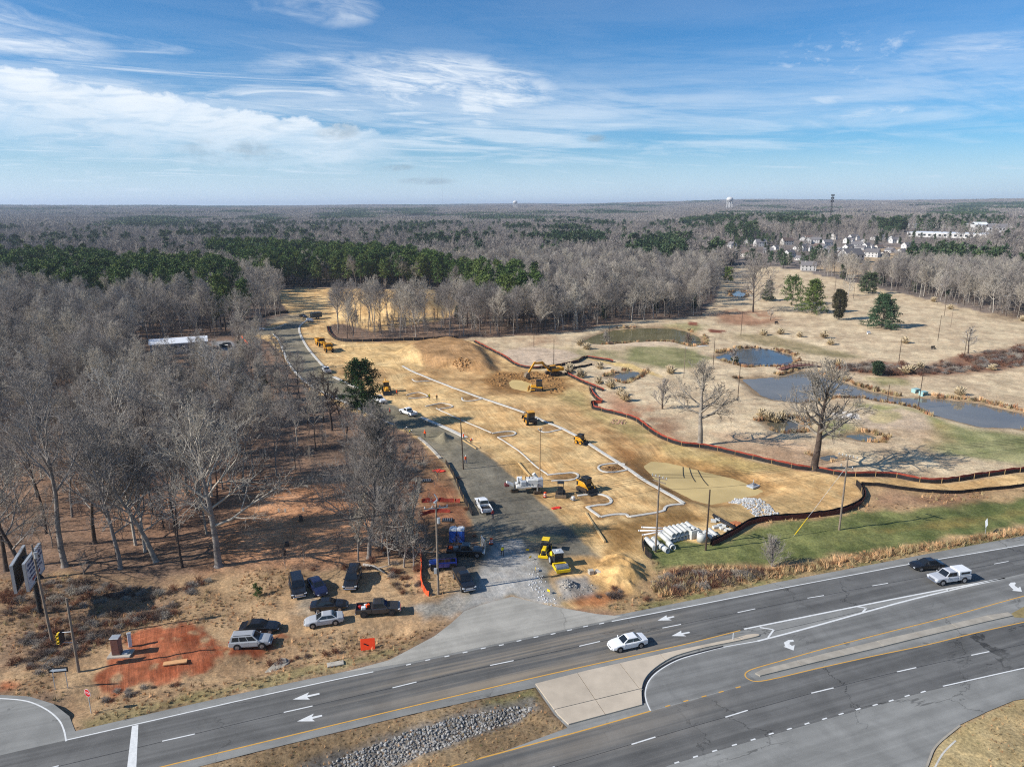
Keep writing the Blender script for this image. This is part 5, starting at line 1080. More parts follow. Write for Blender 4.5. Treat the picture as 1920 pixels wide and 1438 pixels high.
def wheel(par, c, r, w, side, rim=M_RIM):
    mb = MB(); mb.cyl((c[0], c[1]-w/2, c[2]), (c[0], c[1]+w/2, c[2]), r, n=18); o = mb.build('wheel', M_TYRE, par)
    y = c[1]+side*w/2; k = MB(); k.cyl((c[0], y, c[2]), (c[0], y+side*0.015, c[2]), r*0.66, n=14)
    for i in range(5):
        a = 2*PI*i/5; k.box((c[0]+math.cos(a)*r*.33, y+side*.02, c[2]+math.sin(a)*r*.33), (r*.5, .03, r*.12), ry=-a)
    k.build('rim', rim, o); return o
def ring(x, hw, zb, zt, tum=0.94):
    return [(x, -hw*.88, zb), (x, -hw*.99, zb+.12), (x, -hw, zb+(zt-zb)*.55), (x, -hw*.985, zt-.10), (x, -hw*tum, zt-.02), (x, -hw*tum*.6, zt+.01), (x, hw*tum*.6, zt+.01), (x, hw*tum, zt-.02), (x, hw*.985, zt-.10), (x, hw, zb+(zt-zb)*.55), (x, hw*.99, zb+.12), (x, hw*.88, zb)]
def loft(mb, rings, mi=0):
    n = len(rings[0]); vs = [p for r in rings for p in r]; fs = []
    for j in range(len(rings)-1):
        for i in range(n): fs.append((j*n+i, (j+1)*n+i, (j+1)*n+(i+1) % n, j*n+(i+1) % n))
    fs += [tuple(range(n)), tuple(range((len(rings)-1)*n, len(rings)*n))[::-1]]
    return mb.add(vs, [f[::-1] for f in fs], mi, False)
CARS = {   # stations x, half width, bottom, top ; greenhouse rear/front base, rear/front top ; belt, roof ; wheels
 'sedan': dict(st=[(-2.4, .66, .42, .78), (-2.34, .82, .30, .92), (-1.75, .90, .24, 1.0), (-.8, .915, .22, .98), (.4, .915, .22, .96), (1.1, .90, .22, .93), (1.8, .87, .25, .84), (2.25, .78, .28, .72), (2.4, .6, .36, .60)], gh=(-1.72, 1.02, -1.02, .22), belt=.94, roof=1.45, hb=.80, ht=.60, wx=(-1.38, 1.42), wr=.33, hw=.90, pil=(-.35,)),
 'suv': dict(st=[(-2.42, .84, .42, 1.0), (-2.36, .91, .34, 1.08), (-1.5, .95, .30, 1.08), (0, .955, .28, 1.06), (1.0, .945, .28, 1.05), (1.7, .92, .32, 1.0), (2.2, .86, .36, .92), (2.4, .74, .42, .78)], gh=(-2.36, 1.12, -2.12, .42), belt=1.04, roof=1.72, hb=.86, ht=.68, wx=(-1.42, 1.46), wr=.37, hw=.945, pil=(-1.15, -.1)),
 'bigsuv': dict(st=[(-2.62, .92, .48, 1.12), (-2.56, .99, .38, 1.2), (-1.5, 1.01, .36, 1.2), (0, 1.01, .34, 1.18), (1.1, 1.0, .34, 1.17), (1.8, .98, .38, 1.14), (2.45, .94, .42, 1.08), (2.62, .88, .48, .96)], gh=(-2.58, 1.2, -2.44, .62), belt=1.16, roof=1.9, hb=.92, ht=.76, wx=(-1.55, 1.6), wr=.40, hw=1.0, pil=(-1.25, -.1)),
 'jeep': dict(st=[(-2.0, .80, .55, 1.12), (-1.96, .84, .5, 1.2), (0, .84, .48, 1.2), (.95, .82, .5, 1.18), (1.0, .74, .55, 1.16), (1.95, .66, .6, 1.1), (2.05, .64, .64, 1.06)], gh=(-1.98, .95, -1.92, .72), belt=1.18, roof=1.86, hb=.80, ht=.74, wx=(-1.35, 1.42), wr=.43, hw=.92, pil=(-1.1, -.15)),
 'pickup': dict(st=[(-.75, .97, .42, 1.16), (0, .98, .40, 1.16), (1.05, .975, .40, 1.16), (1.8, .96, .42, 1.13), (2.6, .93, .46, 1.06), (2.85, .86, .5, .94)], gh=(-.72, 1.3, -.55, .62), belt=1.13, roof=1.84, hb=.88, ht=.72, wx=(-1.75, 1.85), wr=.42, hw=.975, pil=(.28,), bed=(-2.85, -.78)),
}
def car(kind, rear, front, label, col, name, group=None, rim=M_RIM, cover=None, load=None, cargo=(), light_bar=False, cat=None, scale=1.0, roofcol=None, extra=None, ext=False):
    a, b = Vector((*G(*rear), 0)), Vector((*G(*front), 0)); c = (a+b)/2; h = math.atan2(b.y-a.y, b.x-a.x)
    K = CARS[kind]; t = thing(name, label, cat or {'sedan': 'car', 'suv': 'car', 'bigsuv': 'car', 'jeep': 'car', 'pickup': 'pickup truck'}[kind], (c.x, c.y, max(0.03, hz(c.x, c.y)+.04)), h, group, scale)
    P = paint(name+label[:12].replace(' ', '_'), col, 0.28)
    st = K['st']; mb = MB(); loft(mb, [ring(*s) for s in st])
    rx0, fx0, rx1, fx1 = K['gh']; zb, zt, hb, ht = K['belt'], K['roof'], K['hb'], K['ht']
    bl = [(rx0, -hb, zb-.05), (fx0, -hb*.93, zb-.05), (fx0, hb*.93, zb-.05), (rx0, hb, zb-.05)]; tl = [(rx1, -ht, zt-.05), (fx1, -ht*.96, zt-.05), (fx1, ht*.96, zt-.05), (rx1, ht, zt-.05)]
    rl = [(rx1+.14, -ht*.84, zt+.01), (fx1-.16, -ht*.8, zt+.01), (fx1-.16, ht*.8, zt+.01), (rx1+.14, ht*.84, zt+.01)]
    vs = bl+tl+rl; mb.add(vs, [(i, (i+1) % 4, 4+(i+1) % 4, 4+i) for i in range(4)])
    if not roofcol: mb.add(vs, [(4+i, 4+(i+1) % 4, 8+(i+1) % 4, 8+i) for i in range(4)]+[(8, 9, 10, 11)])
    body = mb.build('body', P, t)
    if roofcol is not None:
        rb = MB(); rb.add(vs, [(4+i, 4+(i+1) % 4, 8+(i+1) % 4, 8+i) for i in range(4)]+[(8, 9, 10, 11)]); rb.build('roof', roofcol, t)
    B = [Vector(p) for p in bl]; T = [Vector(p) for p in tl]
    def quad(i, j, u0, u1, v0=.12, v1=.93):
        f = lambda u, v: (B[i].lerp(B[j], u)).lerp(T[i].lerp(T[j], u), v)
        return [f(u0, v0), f(u1, v0), f(u1, v1), f(u0, v1)]
    for nm, i, j in (('windscreen', 1, 2), ('rear_window', 3, 0)):
        MB().panel(quad(i, j, .06, .94), .012).build(nm, M_GLASS, t)
    cuts = [0.06]+[((p-rx0)/(fx0-rx0)) for p in K['pil']]+[0.95]
    for i, j, fl in ((0, 1, 0), (2, 3, 1)):
        for u0, u1 in zip(cuts, cuts[1:]):
            p, q = (u0+.015, u1-.015); p, q = (1-q, 1-p) if fl else (p, q)
            MB().panel(quad(i, j, p, q, .16, .88), .012).build('side_window', M_GLASS, t)
    for s in (-1, 1):
        for x in K['wx']:
            ar = MB(); ar.cyl((x, s*(K['hw']-.30), K['wr']+.03), (x, s*(K['hw']+.012), K['wr']+.03), K['wr']+.09, n=18); ar.build('wheel_arch', M_BLACK, t)
            wheel(t, (x, s*(K['hw']-.08), K['wr']), K['wr'], .23, s, rim)
        fx = st[-1][0]; hwf = st[-1][1]; zf = st[-1][3]
        MB().box((fx-.10, s*hwf*.93, zf-.08), (.26, .34*hwf/.8, .16), ch=.04).build('headlight', M_LAMP, t)
        MB().box((fx0-.15, s*(hb+.12), zb+.10), (.12, .2, .14), ch=.03).build('mirror', P, t)
        rx = K['bed'][0] if 'bed' in K else st[0][0]
        MB().box((rx+.06, s*(st[0][1] if 'bed' not in K else .90)*.92, .98 if kind != 'sedan' else .82), (.14, .16, .30 if kind != 'sedan' else .16), ch=.03).build('tail_light', M_RED, t)
        for u0, u1 in ([(-1.0, -.05), (-.02, .95)] if kind != 'pickup' else [(-.55, .22), (.25, 1.15)]):
            MB().box(((u0+u1)/2, s*(K['hw']+.002), (.42+zb)/2), (u1-u0-.02, .02, zb-.56), ch=.006).build('door', P, t)
    MB().box((fx+.0, 0, (zf+st[-1][2])/2+.06), (.10, hwf*1.25, .26 if kind != 'sedan' else .12), ch=.03).build('grille', M_CHROME if kind in ('pickup', 'bigsuv') else M_BLACK, t)
    MB().box((fx-.04, 0, st[-1][2]+.05), (.30, hwf*1.95, .2), ch=.06).build('front_bumper', P if kind in ('sedan', 'suv') else M_CHROME if kind != 'jeep' else M_BLACK, t)
    MB().box(((K['bed'][0] if 'bed' in K else st[0][0])+.05, 0, st[0][2]+.12), (.24, st[0][1]*1.95, .22), ch=.06).build('rear_bumper', P if kind in ('sedan', 'suv') else M_CHROME if kind != 'jeep' else M_BLACK, t)
    if 'bed' in K:
        x0, x1 = K['bed']; xm = (x0+x1)/2; l = x1-x0; bd = MB(); bd.box((xm, 0, .72), (l, 1.78, .14))
        for s in (-1, 1): bd.box((xm, s*.925, .84), (l, .12, .62), ch=.03)
        bd.box((x1-.03, 0, .9), (.06, 1.8, .5)); bd.build('cargo_bed', P, t); MB().box((x0+.04, 0, .86), (.08, 1.72, .56), ch=.02).build('tailgate', P, t)
        MB().box((xm, 0, .80), (l-.14, 1.70, .02)).build('bed_liner', M_BLACK, t)
        if cover is not None:
            if ext: MB().box((xm, 0, 1.50), (l+.02, 1.82, .72), ch=.08).build('camper_shell', cover, t); [MB().box((xm, s*.915, 1.52), (l*.7, .02, .30), ch=.01).build('shell_window', M_GLASS, t) for s in (-1, 1)]; MB().box((x0-.012, 0, 1.5), (.02, 1.3, .36), ch=.008).build('shell_window', M_GLASS, t)
            else: MB().box((xm, 0, 1.17), (l, 1.86, .06), ch=.02).build('bed_cover', cover, t)
        for cx, cy, s, m in cargo: MB().box((xm+cx, cy, .81+s/2), (s*1.3, s, s), rz=cx, ch=.05).build('bed_load', m, t)
    if kind == 'jeep':
        for s in (-1, 1):
            for x in K['wx']: MB().box((x, s*.86, .93), (1.05, .26, .07), ch=.03).build('fender', M_BLACK, t)
        sp = MB(); sp.cyl((-2.06, 0, 1.0), (-2.28, 0, 1.0), .42, n=18); sp.build('spare_wheel', M_TYRE, t)
    if kind in ('bigsuv', 'suv'):
        for s in (-1, 1): MB().box(((rx1+fx1)/2, s*ht*.86, zt+.04), (2.0, .05, .05), ch=.01).build('roof_rail', M_BLACK, t)
    MB().box(((K['bed'][0] if 'bed' in K else st[0][0])-.015, 0, .8), (.02, .34, .16)).build('number_plate', M_LID, t)
    return t
BLK, NAVY, CHAR = (.012, .012, .013), (.012, .016, .05), (.035, .034, .036)
SILV, WHT = (.42, .43, .44), (.78, .78, .77)
M_ORANGE = mat('safety_orange', (0.80, 0.10, 0.02), 0.7, var=0.12)
M_BLUE = mat('deep_blue', (.02, .07, .32), .45, var=.06)
M_WHP = mat('white_plastic', (.72, .73, .73), .5, var=.06)
def vehicles():
    gp = 'vehicles parked on the verge beside the highway'
    car('bigsuv', (554, 1088), (563, 1129), 'black large SUV with a chrome grille, leftmost of the three facing the highway', BLK, 'parked_suv', gp)
    car('sedan', (586, 1092), (606, 1121), 'dark blue sedan parked close beside the black chrome-grilled SUV', NAVY, 'parked_car', gp, M_RIM)
    car('bigsuv', (668, 1073), (655, 1116), 'black SUV parked at the foot of the saplings, chrome bumper forward', BLK, 'parked_suv', gp)
    car('sedan', (586, 1144), (649, 1139), 'glossy black sedan parked right behind the silver sedan', BLK, 'parked_car', gp)
    car('sedan', (638, 1165), (578, 1174), 'silver four-door sedan parked on dry grass facing left', SILV, 'parked_car', gp)
    car('pickup', (671, 1152), (747, 1146), 'charcoal crew-cab pickup with red and white gear in its open bed', CHAR, 'pickup_truck', gp, M_RIMD, cargo=((.5, .3, .4, M_ORANGE), (.0, -.3, .45, M_WHP), (-.5, .2, .35, M_RED), (.2, .55, .3, M_WHP)))
    car('sedan', (455, 1184), (521, 1181), 'black coupe half hidden behind the silver wagon', BLK, 'parked_car', gp, M_RIM)
    car('suv', (434, 1212), (509, 1207), 'silver wagon parked at the edge of the red clay', (.36, .37, .38), 'parked_wagon', gp)
    gs = 'vehicles parked by the site entrance'
    car('jeep', (859, 1062), (803, 1066), 'blue off-roader with a black soft top and spare wheel', (.012, .03, .24), 'off_roader', gs, M_RIMD, roofcol=M_BLACK)
    car('pickup', (845, 1040), (901, 1041), 'black pickup below the portable toilets with an orange cooler in its bed', BLK, 'pickup_truck', gs, cargo=((-.4, .3, .5, M_ORANGE), (.35, 0, .6, M_STEEL)))
    car('pickup', (860, 1078), (880, 1112), 'black pickup with covered bed facing the highway at the gravel entrance', (.014, .015, .02), 'pickup_truck', gs, cover=M_BLACK)
    car('pickup', (914, 967), (899, 941), 'white pickup with an open black bed standing on the grey access road', WHT, 'pickup_truck', gs)
    car('pickup', (700, 748), (722, 759), 'white pickup half behind the lone pine, facing down the road', WHT, 'pickup_truck', gs)
    car('pickup', (780, 783), (751, 772), 'white pickup beside the new kerb with its tailgate towards the gravel pile', WHT, 'pickup_truck', gs)
    car('pickup', (618, 704), (607, 693), 'white pickup parked across the end of the kerb beyond the pine', WHT, 'pickup_truck', gs, cover=M_STEEL)
    car('pickup', (469, 621), (496, 620), 'white pickup on the side branch at the far end of the access road', WHT, 'pickup_truck', gs)
    car('suv', (432, 652), (414, 650), 'dark vehicle parked on the gravel yard beside the shed', CHAR, 'parked_car')
    car('sedan', (561, 594), (576, 597), 'black car parked by the dark box trailer at the end of the road', BLK, 'parked_car')
    gh = 'vehicles driving on the highway'
    car('sedan', (1206, 1205), (1146, 1218), 'white sedan driving alone near the concrete island', WHT, 'driving_car', gh)
    car('sedan', (1766, 1063), (1706, 1067), 'black sedan in the far lane ahead of the silver pickup', BLK, 'driving_car', gh)
    car('pickup', (1812, 1085), (1743, 1094), 'silver pickup with a white camper shell driving on the highway', (.46, .47, .49), 'pickup_truck', gh, cover=M_WHP, ext=True)
vehicles()

# ------------------------------------------------------------------ construction machines
M_CAT = mat('machine_yellow', L(214, 152, 34), 0.45, var=.14, scale=1.5, coat=.2)
M_BRIGHT = mat('bright_yellow', L(232, 194, 20), 0.4, var=.08, coat=.3)
M_DARKM = mat('dark_machine_steel', (.03, .03, .03), .6, .3, var=.2)
M_TRACK = mat('muddy_track', L(74, 62, 50), .8, .1, var=.25, bump=.02)
M_MUD = mat('dusty_steel', L(128, 112, 92), .7, .2, var=.2)
M_GREYP = mat('grey_machine_paint', L(168, 172, 176), .45, var=.08, coat=.2)
M_WHITEM = mat('dirty_white_machine', L(206, 204, 198), .5, var=.15, scale=2)
def face(a, b): return math.atan2(b[1]-a[1], b[0]-a[0])
def machine(name, label, cat, rear, front, group='construction machines on the site', sc=1.0):
    a, b = G(*rear), G(*front); c = ((a[0]+b[0])/2, (a[1]+b[1])/2)
    return thing(name, label, cat, (c[0], c[1], hz(*c)), face(a, b), group, sc)
def tracks(t, l, w, y, h):
    for s in (-1, 1):
        n = 8; pr = [(l/2-h/2+h/2*math.cos(a), h/2+h/2*math.sin(a)) for a in np.linspace(-PI/2, PI/2, n)]+[(-l/2+h/2+h/2*math.cos(a), h/2+h/2*math.sin(a)) for a in np.linspace(PI/2, 3*PI/2, n)]
        o = MB().prism(pr, s*y-w/2, s*y+w/2).build('track', M_TRACK, t)
        k = MB()
        for i in range(4): x = -l/2+h*.6+(l-h*1.2)*i/3; k.cyl((x, s*(y+w/2), h*.42), (x, s*(y+w/2+.03), h*.42), h*.26, n=10)
        k.build('roller', M_DARKM, o)
def cab(t, c, d, roof=M_CAT, posts=M_DARKM, glass=True, name='cab'):
    x, y, z = c; k = MB()
    for sx in (-1, 1):
        for sy in (-1, 1): k.box((x+sx*(d[0]/2-.05), y+sy*(d[1]/2-.05), z+d[2]/2), (.1, .1, d[2]))
    k.box((x, y, z+.25), (d[0], d[1], .5), ch=.03); o = k.build(name, posts, t)
    if glass: MB().box((x, y, z+d[2]*.62), (d[0]-.06, d[1]-.06, d[2]*.66), ch=.02).build('cab_glass', M_GLASS, o)
    MB().box((x, y, z+d[2]+.06), (d[0]+.16, d[1]+.16, .14), ch=.05).build('roof', roof, t); return o
def wheels4(t, xs, y, r, w, rim=M_CAT):
    for x, rr in xs:
        for s in (-1, 1): wheel(t, (x, s*y, rr), rr, w, s, rim)
def excavator():
    t = machine('excavator', 'yellow crawler excavator with its long boom reaching over the muddy pool', 'excavator', (1047, 704), (1029, 703), sc=1.0)
    t.rotation_euler.z = face(G(1045, 704), G(980, 713)); t.location.z += .2
    tracks(t, 4.6, .75, 1.3, 1.0); MB().box((0, 0, .9), (2.6, 1.9, .5), ch=.08).build('undercarriage', M_DARKM, t)
    MB().box((-.5, 0, 1.75), (4.4, 2.9, 1.1), ch=.15).build('house', M_CAT, t); MB().box((-2.6, 0, 1.75), (1.1, 2.9, 1.2), ch=.25).build('counterweight', M_CAT, t)
    cab(t, (.95, .85, 1.5), (1.7, 1.1, 1.6), M_CAT)
    b = MB(); b.prism([(1.2, 1.9), (4.2, 4.7), (7.0, 4.6), (7.0, 4.1), (4.5, 3.9), (1.9, 1.6)], -.25, .25); b.build('boom', M_CAT, t)
    b = MB(); b.prism([(6.6, 4.9), (7.3, 4.8), (9.6, 1.6), (9.2, 1.3)], -.2, .2); b.build('stick', M_CAT, t)
    b = MB(); b.prism([(9.5, 1.9), (10.4, 1.5), (10.7, .5), (9.9, -.2), (8.9, .1), (9.1, 1.1)], -.65, .65); b.build('bucket', M_MUD, t)
    MB().cyl((1.4, .35, 2.0), (4.0, .35, 3.9), .1, n=8).build('hydraulic_ram', M_STEEL, t); MB().cyl((4.4, 0, 5.1), (6.7, 0, 5.2), .09, n=8).build('hydraulic_ram', M_STEEL, t)
def bulldozer():
    t = machine('bulldozer', 'small yellow bulldozer working at the rim of the muddy pool', 'bulldozer', (1018, 732), (996, 731), sc=1.05)
    tracks(t, 3.2, .6, .95, .95); MB().box((.7, 0, 1.25), (2.0, 1.1, .8), ch=.1).build('hood', M_CAT, t); MB().box((-.9, 0, 1.1), (1.3, 1.4, .6), ch=.06).build('body', M_CAT, t); cab(t, (-.6, 0, 1.35), (1.5, 1.5, 1.6), M_DARKM)
    MB().prism([(2.2, .1), (2.5, .15), (2.35, .6), (2.45, 1.15), (2.25, 1.15)], -1.6, 1.6).build('blade', M_CAT, t)
    for s in (-1, 1): MB().box((1.4, s*1.35, .55), (2.0, .14, .2)).build('push_arm', M_CAT, t)
    MB().cyl((1.2, .3, 1.6), (1.2, .3, 2.2), .06, n=8).build('exhaust', M_DARKM, t)
def dumper(rear, front, label, sc=1.0):
    t = machine('articulated_dumper', label, 'dump truck', rear, front, 'articulated dumpers parked by the tree strip', sc)
    wheels4(t, [(-2.9, .85), (-1.1, .85), (2.6, .85)], 1.15, .85, .62)
    b = MB(); b.prism([(-4.2, 2.4), (-3.7, 1.3), (.6, 1.4), (1.0, 2.8), (.9, 2.8), (.45, 1.6), (-3.6, 1.5), (-4.1, 2.5)], -1.4, 1.4)
    for s in (-1, 1): b.prism([(-4.2, 2.4), (-3.7, 1.3), (.6, 1.4), (1.0, 2.8), (-1.5, 2.55)], s*1.4-.06, s*1.4+.06)
    b.build('dump_body', M_CAT, t); MB().box((-.8, 0, 1.05), (6.2, .9, .4)).build('chassis', M_DARKM, t); MB().box((2.9, 0, 1.6), (2.4, 1.5, .9), ch=.15).build('hood', M_CAT, t); cab(t, (1.75, 0, 1.7), (1.3, 1.7, 1.5), M_CAT)
    for s in (-1, 1): MB().box((2.6, s*1.2, 1.78), (1.9, .6, .1), ch=.04).build('mudguard', M_CAT, t)
def wheel_loader(name, label, rear, front, back=True, sc=1.0, cat='backhoe loader', dig=.0):
    t = machine(name, label, cat, rear, front, sc=sc)
    for s in (-1, 1): wheel(t, (-1.3, s*.95, .75), .75, .5, s, M_CAT); wheel(t, (1.3, s*.9, .52), .52, .4, s, M_CAT)
    MB().box((1.1, 0, 1.25), (2.0, 1.0, .85), ch=.14).build('hood', M_CAT, t); MB().box((-1.0, 0, .95), (2.4, 1.1, .5)).build('chassis', M_DARKM, t); cab(t, (-.75, 0, 1.2), (1.6, 1.5, 1.65), M_CAT)
    for s in (-1, 1): MB().tube([(-.1, s*.7, 1.5), (1.9, s*.7, 1.1), (2.6, s*.7, .5+dig)], .11, 6, cap=True).build('loader_arm', M_CAT, t)
    MB().prism([(2.6, .15+dig), (3.5, .12+dig), (3.45, .2+dig), (2.9, .35+dig), (2.75, .95+dig), (2.6, .95+dig)], -1.15, 1.15).build('bucket', M_DARKM, t)
    if back:
        MB().tube([(-2.2, 0, 1.0), (-3.0, 0, 3.0), (-3.4, 0, 3.1)], .15, 6, cap=True).build('boom', M_CAT, t); MB().tube([(-3.3, 0, 3.2), (-3.9, 0, 1.5)], .12, 6, cap=True).build('stick', M_CAT, t)
        MB().prism([(-3.8, 1.5), (-4.2, 1.3), (-4.1, .8), (-3.6, .7), (-3.6, 1.1)], -.3, .3).build('digging_bucket', M_DARKM, t)
        for s in (-1, 1): MB().tube([(-2.1, s*.6, .9), (-2.4, s*1.1, .12)], .09, 6, cap=True).build('stabiliser', M_CAT, t)
    MB().cyl((1.4, .3, 1.6), (1.4, .3, 2.3), .05, n=8).build('exhaust', M_DARKM, t); return t
def skid_steer(name, label, rear, front, col=M_CAT, sc=1.0, tracked=True):
    t = machine(name, label, 'loader', rear, front, sc=sc)
    if tracked: tracks(t, 2.3, .4, .75, .75)
    else: wheels4(t, [(-.6, .42), (.6, .42)], .75, .42, .32)
    MB().box((-.35, 0, .95), (2.0, 1.1, .8), ch=.1).build('body', col, t); cab(t, (.1, 0, .9), (1.2, 1.0, 1.25), M_DARKM); MB().box((-1.25, 0, 1.1), (.5, 1.2, .8), ch=.12).build('engine_cover', M_DARKM, t)
    for s in (-1, 1): MB().tube([(-1.3, s*.72, 1.6), (.3, s*.72, 1.55), (1.5, s*.72, .5)], .1, 6, cap=True).build('lift_arm', col, t)
    MB().prism([(1.4, .1), (2.2, .08), (2.15, .18), (1.65, .3), (1.5, .75), (1.4, .75)], -.95, .95).build('bucket', M_DARKM, t); return t
def roller():
    t = machine('soil_roller', 'grey and yellow single-drum roller parked on the gravel entrance', 'roller', (1036, 1046), (1058, 1080), 'machines at the gravel entrance', 0.85)
    for s in (-1, 1): wheel(t, (-1.5, s*.85, .72), .72, .55, s, M_GREYP)
    MB().box((-1.9, 0, 1.35), (1.9, 1.5, .9), ch=.2).build('engine_cover', M_BRIGHT, t); MB().box((-.4, 0, 1.0), (1.4, 1.4, .6), ch=.05).build('platform', M_DARKM, t); cab(t, (-.35, 0, 1.2), (1.5, 1.6, 1.6), M_GREYP)
    MB().cyl((1.9, -1.05, .75), (1.9, 1.05, .75), .75, n=28).build('drum', M_STEEL, t)
    f = MB()
    for s in (-1, 1): f.box((1.7, s*1.17, .8), (2.6, .16, .5), ch=.04)
    f.box((2.85, 0, .75), (.3, 2.45, .55), ch=.05); f.box((.45, 0, .85), (.4, 2.3, .5), ch=.05); f.build('drum_frame', M_BRIGHT, t)
    MB().box((-.35, 0, 2.95), (.5, .5, .16), ch=.04).build('roof_unit', M_WHITEM, t)
def box_tractor():
    t = machine('tractor_loader', 'bright yellow tractor with a canopy standing behind the roller', 'tractor', (1027, 1024), (1018, 1048), 'machines at the gravel entrance', 0.76)
    for s in (-1, 1): wheel(t, (-1.1, s*.85, .75), .75, .45, s, M_BRIGHT); wheel(t, (1.5, s*.8, .5), .5, .35, s, M_BRIGHT)
    MB().box((1.1, 0, 1.2), (1.9, .85, .85), ch=.14).build('hood', M_BRIGHT, t); MB().box((2.1, 0, 1.1), (.12, .7, .6), ch=.03).build('grille', M_DARKM, t); MB().box((-.6, 0, .9), (2.0, .9, .5)).build('chassis', M_DARKM, t)
    cab(t, (-.6, 0, 1.0), (1.5, 1.4, 1.7), M_BRIGHT, glass=False); MB().box((-.7, 0, 1.45), (.5, .5, .6), ch=.08).build('seat', M_BLACK, t)
    MB().box((2.75, 0, .4), (.2, 2.0, .55), ch=.04).build('front_blade', M_BRIGHT, t)
    for s in (-1, 1): MB().tube([(.3, s*.6, .9), (2.6, s*.6, .5)], .09, 6, cap=True).build('loader_arm', M_BRIGHT, t)
    MB().box((-2.2, 0, .55), (.7, 1.9, .5), ch=.05).build('box_blade', M_BRIGHT, t)
def kerb_machine():
    t = machine('kerb_machine', 'white kerb-laying machine full of hoses and engines at the road edge', 'kerb machine', (1008, 922), (966, 924), sc=1.12)
    for x, y in ((-1.7, -1.1), (-1.7, 1.1), (2.0, 0)):
        MB().box((x, y, .35), (1.4, .4, .6), ch=.15).build('track', M_TRACK, t); MB().cyl((x, y, .6), (x, y, 1.9), .14, n=10).build('leg', M_STEEL, t)
    MB().box((-.2, 0, 1.35), (4.0, 2.2, .35), ch=.05).build('frame', M_WHITEM, t); MB().box((-.9, .2, 2.0), (1.9, 1.5, 1.1), ch=.12).build('engine_cover', M_WHITEM, t)
    MB().cyl((.7, -.5, 2.1), (1.5, -.5, 2.1), .55, n=14).build('water_tank', M_WHP, t); MB().box((.6, .7, 1.95), (1.0, .8, .8), ch=.1).build('fuel_tank', M_GREYP, t)
    MB().cyl((-2.6, -.9, .9), (-1.3, -.9, 2.9), .32, n=12).build('auger', M_WHITEM, t); MB().box((-2.2, .6, 1.9), (.9, .9, 1.5), ch=.05).build('operator_stand', M_GREYP, t)
    MB().prism([(2.2, 1.2), (3.4, 1.9), (3.3, 2.1), (2.2, 1.6)], -.4, .4).build('conveyor', M_WHITEM, t); MB().box((3.3, 0, 1.5), (.8, .9, .5), ch=.1).build('hopper', mat('dull_red', L(104, 50, 48), .7), t)
    h = MB()
    for i in range(5): h.tube([(-1.6+.7*i, -1.1, 1.5), (-1.4+.7*i, -1.0, 2.4+.1*(i % 2)), (-1.0+.6*i, .2, 2.6), (-.8+.5*i, 1.1, 1.6)], .05, 5)
    h.build('hydraulic_hose', M_BLACK, t)
    r = MB()
    for a, b in (((-2.6, -.9, 1.6), (-2.6, 1.0, 1.6)), ((-2.6, -.9, 2.4), (-2.6, 1.0, 2.4)), ((-2.6, 1.0, 1.5), (-2.6, 1.0, 2.7)), ((-2.6, -.9, 1.5), (-2.6, -.9, 2.7)), ((-2.6, 1.0, 2.4), (-1.2, 1.1, 2.4))): r.tube([a, b], .04, 5)
    r.build('guard_rail', M_WHITEM, t)
